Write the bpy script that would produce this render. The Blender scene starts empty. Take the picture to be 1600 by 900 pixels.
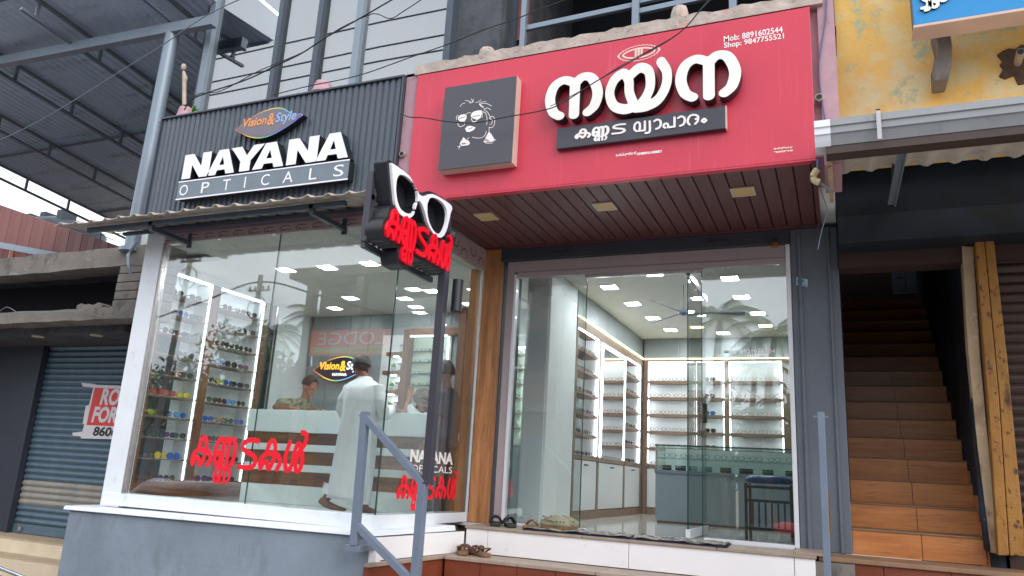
import bpy, bmesh, math, random
import numpy as np
from mathutils import Vector, Matrix
random.seed(7)
S = bpy.context.scene
COL = S.collection
rad = math.radians

# ---------------------------------------------------------------- camera, sky, sun, exposure
PITCH, ROLL, YAW, FPX = rad(13.85), rad(3.27), rad(23.76), 1181.0
CAM = Vector((0, 0, 1.55))
def cam_axes():
    cy, sy, cp, sp = math.cos(YAW), math.sin(YAW), math.cos(PITCH), math.sin(PITCH)
    fwd = Vector((-sy * cp, cy * cp, sp)); r0 = Vector((cy, sy, 0)); u0 = r0.cross(fwd)
    return r0 * math.cos(ROLL) + u0 * math.sin(ROLL), u0 * math.cos(ROLL) - r0 * math.sin(ROLL), fwd
RT, UP, FW = cam_axes()
cd = bpy.data.cameras.new('camera'); cam = bpy.data.objects.new('camera', cd); COL.objects.link(cam)
cam.matrix_world = Matrix(((RT.x, UP.x, -FW.x, CAM.x), (RT.y, UP.y, -FW.y, CAM.y), (RT.z, UP.z, -FW.z, CAM.z), (0, 0, 0, 1)))
cd.sensor_width = 36; cd.lens = 36 * FPX / 1600; cd.clip_start = 0.05; cd.clip_end = 2000
S.camera = cam

W = bpy.data.worlds.new('World'); S.world = W; W.use_nodes = True
wn, wl = W.node_tree.nodes, W.node_tree.links
wn.clear()
sky = wn.new('ShaderNodeTexSky'); sky.sky_type = 'NISHITA'; sky.sun_disc = False
sky.sun_elevation = rad(36); sky.sun_rotation = rad(124); sky.dust_density = 4; sky.air_density = 1.2
tc = wn.new('ShaderNodeTexCoord'); cl = wn.new('ShaderNodeTexNoise')
cl.inputs['Scale'].default_value = 2.2; cl.inputs['Detail'].default_value = 5
cr = wn.new('ShaderNodeValToRGB')
cr.color_ramp.elements[0].position = .3; cr.color_ramp.elements[0].color = (9.6, 10.6, 12.0, 1)
cr.color_ramp.elements[1].position = .75; cr.color_ramp.elements[1].color = (14.0, 14.6, 15.4, 1)
mx = wn.new('ShaderNodeMixRGB'); mx.inputs[0].default_value = .9
bg = wn.new('ShaderNodeBackground'); bg.inputs[1].default_value = .1
wo = wn.new('ShaderNodeOutputWorld')
wl.new(tc.outputs['Generated'], cl.inputs['Vector']); wl.new(cl.outputs['Fac'], cr.inputs[0])
wl.new(sky.outputs[0], mx.inputs[1]); wl.new(cr.outputs[0], mx.inputs[2])
wl.new(mx.outputs[0], bg.inputs[0]); wl.new(bg.outputs[0], wo.inputs[0])

sd = bpy.data.lights.new('sun', 'SUN'); sd.energy = 1.3; sd.angle = rad(40); sd.color = (1, .96, .9)
sun = bpy.data.objects.new('sun', sd); COL.objects.link(sun)
sun.rotation_euler = (rad(90 - 36), 0, rad(56))
S.view_settings.view_transform = 'Standard'; S.view_settings.look = 'None'
S.view_settings.exposure = 0.6; S.view_settings.gamma = 1
S.cycles.use_denoising = True
S.cycles.max_bounces = 10; S.cycles.transparent_max_bounces = 24; S.cycles.diffuse_bounces = 4
S.cycles.sample_clamp_indirect = 6
S.cycles.caustics_reflective = False; S.cycles.caustics_refractive = False

# ---------------------------------------------------------------- turning photograph pixels into places
def ray(x, y): return RT * ((x - 800) / FPX) - UP * ((y - 450) / FPX) + FW
def PY(x, y, Y): d = ray(x, y); return CAM + d * ((Y - CAM.y) / d.y)
def PX(x, y, X): d = ray(x, y); return CAM + d * ((X - CAM.x) / d.x)
def PZ(x, y, Z): d = ray(x, y); return CAM + d * ((Z - CAM.z) / d.z)

# ---------------------------------------------------------------- materials
def lin(h):
    c = [int(h[i:i + 2], 16) / 255 for i in (0, 2, 4)]
    return tuple(x / 12.92 if x <= .04045 else ((x + .055) / 1.055) ** 2.4 for x in c) + (1,)
def mul(c, k): return (min(1, c[0] * k), min(1, c[1] * k), min(1, c[2] * k), 1)
def newmat(name):
    m = bpy.data.materials.new(name); m.use_nodes = True
    return m, m.node_tree.nodes, m.node_tree.links, m.node_tree.nodes['Principled BSDF']
def ntex(n, l, scale, detail=4, stretch=None, rough=.55):
    t = n.new('ShaderNodeTexCoord'); x = n.new('ShaderNodeTexNoise')
    x.inputs['Scale'].default_value = scale; x.inputs['Detail'].default_value = detail; x.inputs['Roughness'].default_value = rough
    if stretch:
        mp = n.new('ShaderNodeMapping'); mp.inputs['Scale'].default_value = stretch
        l.new(t.outputs['Object'], mp.inputs[0]); l.new(mp.outputs[0], x.inputs['Vector'])
    else: l.new(t.outputs['Object'], x.inputs['Vector'])
    return x.outputs['Fac']
def ramp(n, l, fac, stops):
    r = n.new('ShaderNodeValToRGB'); e = r.color_ramp.elements
    while len(e) < len(stops): e.new(.5)
    for k, (p, c) in enumerate(stops): e[k].position = p; e[k].color = c
    l.new(fac, r.inputs[0]); return r.outputs[0]
def mixc(n, l, fac, a, b):
    m = n.new('ShaderNodeMixRGB')
    l.new(fac, m.inputs[0])
    for s, v in ((1, a), (2, b)):
        if isinstance(v, tuple): m.inputs[s].default_value = v
        else: l.new(v, m.inputs[s])
    return m.outputs[0]
def mat(name, hexc, rough=.6, metal=0, var=.1, vs=5, bump=0, bs=60, stains=(), stretch=None, spec=.5, coat=0):
    """paint, plaster, metal: base colour with soft variation, stains [(hex, scale, low, high, stretch)] and fine relief"""
    m, n, l, b = newmat(name)
    c = lin(hexc) if isinstance(hexc, str) else hexc
    col = ramp(n, l, ntex(n, l, vs, 5, stretch), [(.3, mul(c, 1 - var)), (.7, mul(c, 1 + var))])
    for hx, sc, lo, hi, st in stains:
        f = ramp(n, l, ntex(n, l, sc, 6, st, .65), [(lo, (0, 0, 0, 1)), (hi, (1, 1, 1, 1))])
        col = mixc(n, l, f, col, lin(hx))
    l.new(col, b.inputs['Base Color'])
    b.inputs['Roughness'].default_value = rough; b.inputs['Metallic'].default_value = metal
    b.inputs['Specular IOR Level'].default_value = spec; b.inputs['Coat Weight'].default_value = coat
    if bump:
        bp = n.new('ShaderNodeBump'); bp.inputs['Strength'].default_value = bump; bp.inputs['Distance'].default_value = .01
        l.new(ntex(n, l, bs, 4), bp.inputs['Height']); l.new(bp.outputs[0], b.inputs['Normal'])
    return m
def wood(name, a, b_, stretch, scale=3, rough=.45, bump=.1):
    m, n, l, b = newmat(name)
    f1 = ntex(n, l, scale, 8, stretch, .7)
    col = ramp(n, l, f1, [(.32, lin(a)), (.5, tuple((lin(a)[i] + lin(b_)[i]) / 2 for i in range(3)) + (1,)), (.7, lin(b_))])
    f2 = ramp(n, l, ntex(n, l, scale * 3.3, 4, stretch), [(.56, (0, 0, 0, 1)), (.75, (.55, .55, .55, 1))])
    col = mixc(n, l, f2, col, mul(lin(a), .45))
    l.new(col, b.inputs['Base Color']); b.inputs['Roughness'].default_value = rough
    if bump:
        bp = n.new('ShaderNodeBump'); bp.inputs['Strength'].default_value = bump; bp.inputs['Distance'].default_value = .005
        l.new(f1, bp.inputs['Height']); l.new(bp.outputs[0], b.inputs['Normal'])
    return m
def emit(name, hexc, strength):
    m, n, l, b = newmat(name)
    b.inputs['Base Color'].default_value = lin(hexc)
    b.inputs['Emission Color'].default_value = lin(hexc); b.inputs['Emission Strength'].default_value = strength
    return m
def glassmat(name, tint, ior, rough=0.0, extra=0.0, haze=0.0):
    m, n, l, b = newmat(name); n.remove(b); out = n['Material Output']
    # thin sheet: Schlick reflectance, the same from both sides
    f0 = ((ior - 1) / (ior + 1)) ** 2
    fr = n.new('ShaderNodeLayerWeight'); fr.inputs[0].default_value = .5
    pw = n.new('ShaderNodeMath'); pw.operation = 'POWER'; pw.inputs[1].default_value = 5
    sc_ = n.new('ShaderNodeMath'); sc_.operation = 'MULTIPLY_ADD'; sc_.inputs[1].default_value = 1 - f0; sc_.inputs[2].default_value = f0
    l.new(fr.outputs['Facing'], pw.inputs[0]); l.new(pw.outputs[0], sc_.inputs[0])
    ad = n.new('ShaderNodeMath'); ad.operation = 'ADD'; ad.use_clamp = True; ad.inputs[1].default_value = extra
    tr = n.new('ShaderNodeBsdfTransparent'); tr.inputs[0].default_value = tint
    gl = n.new('ShaderNodeBsdfGlossy'); gl.inputs['Roughness'].default_value = rough
    mi = n.new('ShaderNodeMixShader')
    l.new(sc_.outputs[0], ad.inputs[0]); l.new(ad.outputs[0], mi.inputs[0])
    src = tr.outputs[0]
    if haze:
        df = n.new('ShaderNodeBsdfDiffuse'); df.inputs[0].default_value = (.6, .62, .62, 1)
        m2 = n.new('ShaderNodeMixShader'); m2.inputs[0].default_value = haze
        l.new(tr.outputs[0], m2.inputs[1]); l.new(df.outputs[0], m2.inputs[2]); src = m2.outputs[0]
    l.new(src, mi.inputs[1]); l.new(gl.outputs[0], mi.inputs[2])
    l.new(mi.outputs[0], out.inputs['Surface'])
    return m

M = {}
M['white'] = mat('white painted metal', 'e4e8ee', .35, var=.03, stains=[('b9b8b2', 6, .62, .85, None)])
M['white_tile'] = mat('white glazed tile', 'efecee', .12, var=.02, vs=2, stains=[('b9b2ac', 9, .66, .9, None)])
M['beige_stone'] = mat('beige stone nosing', '9c8a7c', .5, var=.15, vs=12, bump=.1)
M['grey_pillar'] = mat('grey painted plaster', '5f6670', .55, var=.1, vs=3, bump=.35, bs=18, stains=[('3c4048', 9, .66, .75, (3, 3, .5)), ('7d838b', 14, .68, .8, None)])
M['plinth'] = mat('blue grey painted plinth plaster', '7f8a97', .6, var=.12, vs=2.2, bump=.5, bs=11, stains=[('6d757c', 5, .55, .75, (1, 1, .35)), ('a7b0b8', 9, .68, .78, (1, 1, .4)), ('56524e', 16, .72, .8, None)])
M['pink_wall'] = mat('pink painted plaster', 'b28c96', .7, var=.12, vs=5, bump=.2, bs=30, stains=[('7d5a5c', 7, .6, .78, None)])
M['sill_cement'] = mat('weathered cement and old paint', 'b3a59c', .85, var=.2, vs=9, bump=.8, bs=25, stains=[('c98b74', 5, .6, .72, None), ('6e6660', 12, .6, .75, None)])
M['red'] = mat('red printed flex face', 'c8344a', .38, var=.05, vs=1.6, stains=[('da6272', 4, .58, .9, (6, 6, .25)), ('e0a49c', 3, .76, .88, (5, 5, .3))])
M['charcoal'] = mat('charcoal board', '46454d', .4, var=.04)
M['cream_edge'] = mat('cream box side', 'cdb2a6', .5, var=.06)
M['letter_white'] = mat('cream white acrylic letter', 'eeeae2', .3, var=.03, vs=3, stains=[('c9bf9f', 5, .68, .85, None)])
M['letter_side'] = mat('dark letter return', '38242a', .4)
M['bar_dark'] = mat('dark name bar', '3b3a43', .3, var=.1, vs=2)
M['print_white'] = mat('white print', 'efe6e4', .5, var=.02)
M['print_pink'] = mat('faded pink print', 'f0c6bd', .5, var=.05)
M['rib'] = mat('grey blue ribbed cladding', '4a535e', .42, var=.06, vs=2, stains=[('5d6874', 6, .6, .85, (4, 4, .4))])
M['rib_frame'] = mat('dark frame trim', '3a424d', .4)
M['nay_white'] = mat('white acrylic letter face', 'e8eaf2', .28, var=.03, vs=8, stains=[('c5c6d4', 9, .6, .8, (.5, 1, 4))])
M['opt_bar'] = mat('slate panel', '6a7580', .35, var=.08)
M['black'] = mat('black painted box', '1f2026', .42, var=.15, vs=6)
M['black_metal'] = mat('dark pole metal', '3a3842', .4, var=.08, vs=3)
M['glasses_white'] = mat('glossy white acrylic', 'f0f2fa', .2, var=.02)
M['red_vinyl'] = mat('red vinyl', 'f0142c', .35, var=.02)
M['soffit'] = mat('maroon pvc plank', '643c3c', .42, var=.12, vs=3, stretch=(8, .6, 1), stains=[('442326', 7, .55, .8, (7, .5, 1))])
M['groove'] = mat('dark groove', '1f0f10', .8)
M['lamp_off'] = mat('yellowed lamp diffuser', 'd0b070', .4, var=.05)
M['lamp_frame'] = mat('pale lamp frame', 'c8c0aa', .4, var=.03)
M['oak'] = wood('oak laminate', '8a5632', 'd09260', (6, 6, .5), 3)
M['walnut'] = wood('walnut laminate', '4a2a18', '9a6238', (.6, .6, 6), 3)
M['walnut_v'] = wood('walnut laminate upright', '4f2e1e', '87573a', (6, 6, .6), 3)
M['shelf_wood'] = mat('dark brown shelf board', '7d6656', .5, var=.12, vs=9, stretch=(.6, .6, 5))
M['frame_pink'] = mat('powder coated door frame', 'a8989a', .4, var=.05)
M['shop_frame'] = mat('pale aluminium frame', 'dcdde4', .3, var=.03)
M['dark_guide'] = mat('dark grey shutter guide', '3b3f49', .45, var=.1)
M['glass'] = glassmat('shop glass', (.93, .96, .95, 1), 1.62, 0, .115, .008)
M['glass_case'] = glassmat('greenish case glass', (.92, .965, .945, 1), 1.5, 0, .0)
M['upper_glass'] = None
M['glass_edge'] = mat('green glass edge', '2b4742', .15, var=.1)
M['clip'] = mat('steel fitting', 'b0a8a8', .25, .8)
M['floor_tile'] = mat('polished vitrified tile', 'c9c8c4', .08, var=.04, vs=1.5, spec=.6)
M['int_white'] = mat('interior white board', 'e9edee', .45, var=.03)
M['int_grey'] = mat('grey laminate panel', '8f979a', .35, var=.04, vs=1)
M['cab_white'] = mat('white glossy cabinet door', 'ccd0d0', .2, var=.02)
M['ceiling'] = mat('gypsum ceiling', 'c6c4bb', .8, var=.03)
M['led'] = emit('led panel', 'f4fbff', 54); M['led_left'] = emit('bright led panel', 'f4fbff', 34)
M['led_warm'] = emit('warm led panel', 'ffe89a', 14)
M['strip'] = emit('led strip', 'ecf8ff', 8.5)
M['strip_warm'] = emit('warm led strip', 'f6f7c4', 3.5)
M['counter_white'] = mat('white solid counter', 'e4efef', .2, var=.02)
M['counter_grey'] = mat('grey counter front', '7f8b90', .3, var=.05)
M['mirror'] = glassmat('mirror', (.1, .12, .12, 1), 8, 0, .5)
M['dark_grey'] = mat('dark grey cabinet end', '1f262d', .3, var=.06)
M['robe'] = mat('white cotton robe', 'f4f7fb', .85, var=.04, vs=12, bump=.15, bs=90)
M['skin'] = mat('brown skin', '8a5a42', .5, var=.08, vs=14)
M['hair'] = mat('black hair', '15130f', .6, var=.3, vs=60, bump=.5, bs=160)
M['cap'] = mat('grey knitted cap', '6d6a68', .9, var=.25, vs=90, bump=.6, bs=150)
M['shirt_dark'] = mat('dark blue grey shirt', '3c4654', .85, var=.12, vs=9)
M['trouser_dark'] = mat('dark trousers', '1a2029', .85, var=.1)
M['scarf'] = mat('brown headscarf', '5c5048', .9, var=.15, vs=14)
M['teal_case'] = mat('teal plastic', '1f7a68', .4)
M['blue_seat'] = mat('blue vinyl', '17437d', .35, var=.05)
M['brown_metal'] = mat('dark stool metal', '2b2a28', .4, .3)
M['tile_brown'] = mat('terracotta step tile', '743a28', .3, var=.1, vs=1.4, stains=[('8a4c34', 3, .5, .8, (.6, 1, 4))])
M['stair_tile'] = wood('wood look stair tile', 'b26c3c', 'd08c54', (1.2, 3, 14), 1.6, .35, 0)
M['stair_tread'] = mat('dusty stair tread', '8a6a52', .6, var=.15, vs=6)
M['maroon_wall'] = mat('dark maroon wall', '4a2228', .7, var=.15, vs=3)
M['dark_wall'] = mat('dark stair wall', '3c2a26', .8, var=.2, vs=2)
M['blue_peel'] = mat('peeling blue wall', '1c3048', .8, var=.25, vs=4, bump=.6, bs=20, stains=[('100e10', 4, .42, .56, (1, .6, .4)), ('b9b3a4', 12, .66, .7, (1, 1, .5))])
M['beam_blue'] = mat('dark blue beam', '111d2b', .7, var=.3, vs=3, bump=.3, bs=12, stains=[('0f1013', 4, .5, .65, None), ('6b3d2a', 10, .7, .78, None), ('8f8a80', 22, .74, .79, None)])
M['post_white'] = mat('whitewashed post', 'b9a184', .85, var=.15, vs=6, bump=.4, bs=30, stains=[('7a4a2e', 6, .55, .7, (1, 1, .4)), ('d8d0bd', 9, .6, .7, None)])
M['post_yellow'] = mat('rusty yellow post', '9c6c2c', .6, var=.1, vs=4, bump=.4, bs=50, stains=[('5a3018', 24, .57, .63, (1, 1, .7)), ('4a2818', 4, .58, .66, (1, 1, .35)), ('8a5a1c', 9, .5, .7, (1, 1, .4))])
M['shutter_brown'] = mat('brown rolling shutter', '43322c', .5, .2, var=.15, vs=4, stains=[('232a33', 5, .55, .75, None)])
M['shutter_blue'] = mat('blue grey rolling shutter', '5a7080', .38, .25, var=.1, vs=4, stains=[('4a6a80', 6, .6, .85, None)])
M['shutter_dusty'] = mat('dusty shutter slat', '98948c', .55, .1, var=.15, vs=5, stains=[('4c6a7c', 4, .55, .75, (.4, 1, 3))])
M['yellow_wall'] = mat('peeling yellow plaster', 'f2c26c', .8, var=.08, vs=2.5, bump=.5, bs=16, stains=[('e6d6a8', 2.6, .46, .64, None), ('b4bd9c', 5.5, .57, .66, None), ('8f7038', 2.4, .66, .8, None), ('6e4a2c', 11, .71, .76, None)])
M['broken_plaster'] = mat('broken dark plaster', '5a4638', .95, var=.3, vs=14, bump=1, bs=30)
M['blue_sign'] = mat('blue enamel sign', '1786c4', .3, var=.06, vs=2)
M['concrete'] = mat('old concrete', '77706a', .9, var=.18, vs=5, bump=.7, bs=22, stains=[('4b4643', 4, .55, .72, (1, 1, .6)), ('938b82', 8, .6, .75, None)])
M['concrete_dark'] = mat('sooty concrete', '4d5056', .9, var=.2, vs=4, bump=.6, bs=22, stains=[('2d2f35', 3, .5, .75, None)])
M['gutter'] = mat('grey pvc gutter', '8e8f93', .35, var=.05, stains=[('77706c', 6, .6, .8, None)])
M['gutter_dark'] = mat('brown gutter underside', '43352f', .6, var=.15)
M['asbestos'] = mat('asbestos roofing', 'ccc2b6', .85, var=.12, vs=6, bump=.2, stains=[('a9792f', 5, .68, .75, None), ('6b635b', 9, .6, .75, None)])
M['door_blue'] = mat('lightened blue plank', 'b4cadb', .7, var=.15, vs=4, stains=[('4a5866', 7, .58, .7, (1, 1, .4))])  # colour lightened to stand in for daylight that hardly reaches the door
M['navy_wall'] = mat('dark navy wall', '2c313e', .6, var=.1)
M['step_tan'] = mat('tan step stone', 'b09c84', .7, var=.12, vs=5); M['step_cream'] = mat('cream step face', 'd8cab0', .6, var=.08)
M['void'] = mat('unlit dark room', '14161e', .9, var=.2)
M['sheet'] = mat('corrugated roof sheet', 'b6c6da', .5, .2, var=.08, vs=2, stains=[('7d8791', 3, .55, .8, (.3, 2, 1))])
M['truss'] = mat('grey truss steel', '69747f', .5, .2, var=.08)
M['led_front'] = emit('brightest led panel', 'f4fbff', 130)
M['steel_dark'] = mat('dark roof steel', '4a535f', .55, .2, var=.1)
M['steel_grey'] = mat('grey painted pipe', '7e8b97', .4, .2, var=.06, vs=3, stains=[('5e6a74', 6, .6, .8, (1, 1, .3))])
M['rail'] = mat('grey blue painted rail', '737e90', .35, .2, var=.06, vs=6, stains=[('4f5866', 18, .68, .75, None)])
M['awning'] = mat('weathered awning sheet', 'b0a49a', .6, var=.12, vs=5, stains=[('7d6c60', 7, .55, .75, (1, .4, 1))])
M['red_roof'] = mat('red brown roof sheet', '7a4a46', .6, var=.1, vs=1.2)
M['tank'] = mat('black water tank', '2a343e', .5, var=.1)
M['asphalt'] = mat('asphalt', '77767a', .85, var=.15, vs=3, bump=.4, bs=120)
M['bounce_pave'] = mat('light concrete pavement', 'a8a49c', .8, var=.1, vs=3, bump=.2)
M['earth'] = mat('dusty verge', 'a4937f', .9, var=.2, vs=2)
M['leaf'] = mat('tree leaf', '3f5a2c', .55, var=.35, vs=2)
M['palm_leaf'] = mat('palm leaf', '46602f', .5, var=.3, vs=3)
M['bark'] = mat('bark', '6a5c4c', .9, var=.2, vs=8, bump=.5)
M['bldg_cream_shaded'] = mat('shaded cream render', '7d7566', .8, var=.06, vs=1)  # shadow on the facade opposite is put into this colour
M['bldg_brown'] = mat('brown trim', '6a3a2c', .7, var=.1)
M['banner_orange'] = mat('orange banner', 'f0601c', .5, var=.05)
M['banner_yellow'] = mat('yellow banner strip', 'd4b428', .5)
M['paper'] = mat('white paper poster', 'd9d6da', .6, var=.04)
M['poster_red'] = mat('red poster print', 'd8302e', .5, var=.06, vs=12)
M['ink'] = mat('black ink', '16161a', .6)
M['cable'] = mat('black cable', '1c1c20', .6)
M['cable_grey'] = mat('grey cable', '66707c', .6)
M['cable_blue'] = mat('blue cable', '4a5f8a', .5)
M['rubber'] = mat('black rubber sandal', '1a1a1c', .5, var=.2, vs=20)
M['leather'] = mat('brown leather', '5a3828', .5, var=.2, vs=25)
M['tan_sole'] = mat('tan sole', '7d5c40', .6, var=.15)
M['gold'] = mat('golden slipper strap', '8a6a48', .3, .4)
M['khaki'] = mat('khaki clog', '8d8a72', .6, var=.12, vs=14)
M['rug'] = mat('patterned door mat', 'b8b1a2', .95, var=.2, vs=60, bump=.6, bs=200, stains=[('32364e', 26, .5, .54, None), ('6b6258', 60, .55, .62, None)])
M['rug_edge'] = mat('navy mat border', '1f2440', .95)
M['green_leaf'] = mat('small plant leaf', '4f9a2e', .5, var=.25, vs=30)
M['pot'] = mat('pale pot', 'b9c2c0', .4)
M['car'] = mat('dark car paint', '2c333f', .2, .3, var=.03, coat=.6)
M['chrome'] = mat('bright trim', 'c6ccd4', .15, .8)
M['pelmet'] = mat('pinkish marble pelmet', 'b39ea0', .35, var=.06)
M['curl'] = mat('brown scroll print', '5f4438', .5)
M['rust_pipe'] = mat('old pipe', 'a8998c', .6, var=.15, vs=12)
M['beige_pipe'] = mat('beige conduit', 'c8b48a', .45)
M['sticker'] = mat('pale sticker', 'a9c4cf', .5, var=.2, vs=30, stains=[('2f7fb0', 20, .5, .6, None)])
M['brass'] = mat('brass padlock', '9a6a26', .35, .6)
M['cloth_print'] = mat('printed shirt', '8f8a72', .85, var=.2, vs=14, stains=[('454a3a', 16, .5, .58, None), ('b8a37a', 22, .6, .66, None)])
M['white_shirt'] = mat('white shirt', 'c9cfcf', .85, var=.04)
M['maroon_trim'] = mat('dark brown wood post', '4a2c20', .5, var=.1)
M['display_back'] = mat('greenish display back', 'b4c4b4', .3, var=.03)

def upperglass():
    m, n, l, b = newmat('bluish reflective glazing')
    b.inputs['Base Color'].default_value = lin('5d7482'); b.inputs['Roughness'].default_value = .04
    b.inputs['Metallic'].default_value = .55; b.inputs['Specular IOR Level'].default_value = .9
    col = ramp(n, l, ntex(n, l, 1.2, 3), [(.3, lin('8c979e')), (.7, lin('9aa5ab'))])
    l.new(col, b.inputs['Base Color'])
    return m
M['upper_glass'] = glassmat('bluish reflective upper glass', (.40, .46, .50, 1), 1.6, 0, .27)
M['curtain'] = mat('pale drawn curtain', 'a9b4ba', .8, var=.12, vs=3, stretch=(6, 1, .4)); M['tube'] = emit('fluorescent tube', 'f4f8ff', 14)
def rainbow():
    m, n, l, b = newmat('rainbow rim')
    t = n.new('ShaderNodeTexCoord'); sx = n.new('ShaderNodeSeparateXYZ'); l.new(t.outputs['Generated'], sx.inputs[0])
    ad = n.new('ShaderNodeMath'); ad.operation = 'MULTIPLY_ADD'; ad.inputs[1].default_value = -.25
    l.new(sx.outputs['Z'], ad.inputs[0]); l.new(sx.outputs['X'], ad.inputs[2])
    c = ramp(n, l, ad.outputs[0], [(.02, lin('c06a3a')), (.25, lin('f0c84a')), (.42, lin('8ad07a')), (.6, lin('5aa8e0')), (.8, lin('8a7ae0')), (.95, lin('c090c8'))])
    l.new(c, b.inputs['Base Color']); b.inputs['Roughness'].default_value = .3
    return m, c
M['rainbow'], _ = rainbow()
M['rainbow_lit'], _c = rainbow()
_b = M['rainbow_lit'].node_tree.nodes['Principled BSDF']
M['rainbow_lit'].node_tree.links.new(_c, _b.inputs['Emission Color']); _b.inputs['Emission Strength'].default_value = 1.2
M['orange_print'] = mat('orange print', 'e09050', .4); M['blue_print'] = mat('pale blue print', '8fb0dc', .4)
M['plaque'] = mat('grey plaque face', '6b6470', .35, var=.12, vs=4)
M['orange_lit'] = emit('lit orange letter', 'ffb030', 1.6); M['white_lit'] = emit('lit white letter', 'eef4ff', 1.5)
M['plaque_lit'] = mat('dark lit plaque face', '2a2440', .3)

# ---------------------------------------------------------------- building meshes
class MB:
    def __init__(s): s.v = []; s.f = []; s.m = []; s.mats = []; s.sm = []; s.cur = 0
    def use(s, k):
        if k not in s.mats: s.mats.append(k)
        s.cur = s.mats.index(k); return s
    def add(s, vs, fs, smooth=False):
        o = len(s.v); s.v += [tuple(p) for p in vs]
        for f in fs: s.f.append(tuple(i + o for i in f)); s.m.append(s.cur); s.sm.append(smooth)
        return s
    def box(s, x0, x1, y0, y1, z0, z1):
        x0, x1 = min(x0, x1), max(x0, x1); y0, y1 = min(y0, y1), max(y0, y1); z0, z1 = min(z0, z1), max(z0, z1)
        vs = [(x, y, z) for z in (z0, z1) for y in (y0, y1) for x in (x0, x1)]
        return s.add(vs, [(0, 2, 3, 1), (4, 5, 7, 6), (0, 1, 5, 4), (2, 6, 7, 3), (0, 4, 6, 2), (1, 3, 7, 5)])
    def quadbox(s, c8): return s.add(c8, [(0, 3, 2, 1), (4, 5, 6, 7), (0, 1, 5, 4), (1, 2, 6, 5), (2, 3, 7, 6), (3, 0, 4, 7)])
    def bar(s, a, b, w, h, up=(0, 0, 1)):
        a, b = Vector(a), Vector(b); d = (b - a).normalized(); u = Vector(up)
        r = d.cross(u)
        if r.length < 1e-4: r = d.cross(Vector((1, 0, 0)))
        r.normalize(); u = r.cross(d)
        q = [a + r * (w / 2 * i) + u * (h / 2 * j) for i, j in ((-1, -1), (1, -1), (1, 1), (-1, 1))]
        q2 = [p + (b - a) for p in q]
        return s.add(q + q2, [(0, 1, 2, 3), (7, 6, 5, 4), (0, 4, 5, 1), (1, 5, 6, 2), (2, 6, 7, 3), (3, 7, 4, 0)])
    def tube(s, path, r, n=8, cap=True):
        path = [Vector(p) for p in path]; rs = r if isinstance(r, (list, tuple)) else [r] * len(path)
        vs = []; ref = None
        for i, p in enumerate(path):
            d = (path[min(i + 1, len(path) - 1)] - path[max(i - 1, 0)]).normalized()
            if ref is None:
                ref = Vector((0, 0, 1)) if abs(d.z) < .9 else Vector((1, 0, 0))
            a = d.cross(ref).normalized(); b = a.cross(d); ref = b.copy() if False else ref
            vs += [p + (a * math.cos(2 * math.pi * k / n) + b * math.sin(2 * math.pi * k / n)) * rs[i] for k in range(n)]
        fs = [(i * n + k, i * n + (k + 1) % n, (i + 1) * n + (k + 1) % n, (i + 1) * n + k) for i in range(len(path) - 1) for k in range(n)]
        s.add(vs, fs, True)
        if cap: s.add(vs[:n], [tuple(range(n))[::-1]]); s.add(vs[-n:], [tuple(range(n))])
        return s
    def loft(s, rings, cap=True, smooth=True):
        n = len(rings[0]); vs = [p for r in rings for p in r]
        fs = [(i * n + k, i * n + (k + 1) % n, (i + 1) * n + (k + 1) % n, (i + 1) * n + k) for i in range(len(rings) - 1) for k in range(n)]
        if cap: fs += [tuple(range(n))[::-1], tuple((len(rings) - 1) * n + k for k in range(n))]
        return s.add(vs, fs, smooth)
    def ell(s, c, r, nu=12, nv=8, fn=None):
        c = Vector(c); vs = []
        for j in range(1, nv):
            t = math.pi * j / nv
            for i in range(nu):
                a = 2 * math.pi * i / nu
                p = Vector((math.sin(t) * math.cos(a), math.sin(t) * math.sin(a), math.cos(t)))
                if fn: p = fn(p)
                vs.append(c + Vector((p.x * r[0], p.y * r[1], p.z * r[2])))
        top, bot = Vector((0, 0, 1)), Vector((0, 0, -1))
        if fn: top, bot = fn(top), fn(bot)
        vs += [c + Vector((top.x * r[0], top.y * r[1], top.z * r[2])), c + Vector((bot.x * r[0], bot.y * r[1], bot.z * r[2]))]
        T = len(vs) - 2
        fs = [(j * nu + i, (j + 1) * nu + i, (j + 1) * nu + (i + 1) % nu, j * nu + (i + 1) % nu) for j in range(nv - 2) for i in range(nu)]
        fs += [(T, i, (i + 1) % nu) for i in range(nu)] + [(T + 1, (nv - 2) * nu + (i + 1) % nu, (nv - 2) * nu + i) for i in range(nu)]
        return s.add(vs, fs, True)
    def prism(s, poly, fn, d):
        """poly in (u,v); fn(u,v,w) -> place; front at w=0, back at w=d"""
        n = len(poly); a = [fn(u, v, 0) for u, v in poly]; b = [fn(u, v, d) for u, v in poly]
        return s.add(a + b, [tuple(range(n)), tuple(range(2 * n - 1, n - 1, -1))] + [(k, k + n, (k + 1) % n + n, (k + 1) % n) for k in range(n)])
    def build(s, name, material=None, parent=None, bev=0, label=None):
        me = bpy.data.meshes.new(name); me.from_pydata(s.v, [], s.f)
        if material: me.materials.append(M[material]); mi = None
        else:
            for k in s.mats: me.materials.append(M[k])
            mi = s.m
        if mi: me.polygons.foreach_set('material_index', mi)
        me.polygons.foreach_set('use_smooth', s.sm)
        me.update()
        return link(name, me, parent, bev, label)
def link(name, me, parent=None, bev=0, label=None):
    o = bpy.data.objects.new(name, me); COL.objects.link(o)
    if parent is not None: attach(o, parent)
    if bev:
        b = o.modifiers.new('bevel', 'BEVEL'); b.width = bev; b.segments = 2; b.limit_method = 'ANGLE'; b.angle_limit = rad(40)
    if label: o['label'] = label
    return o
ORG = {}
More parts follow.
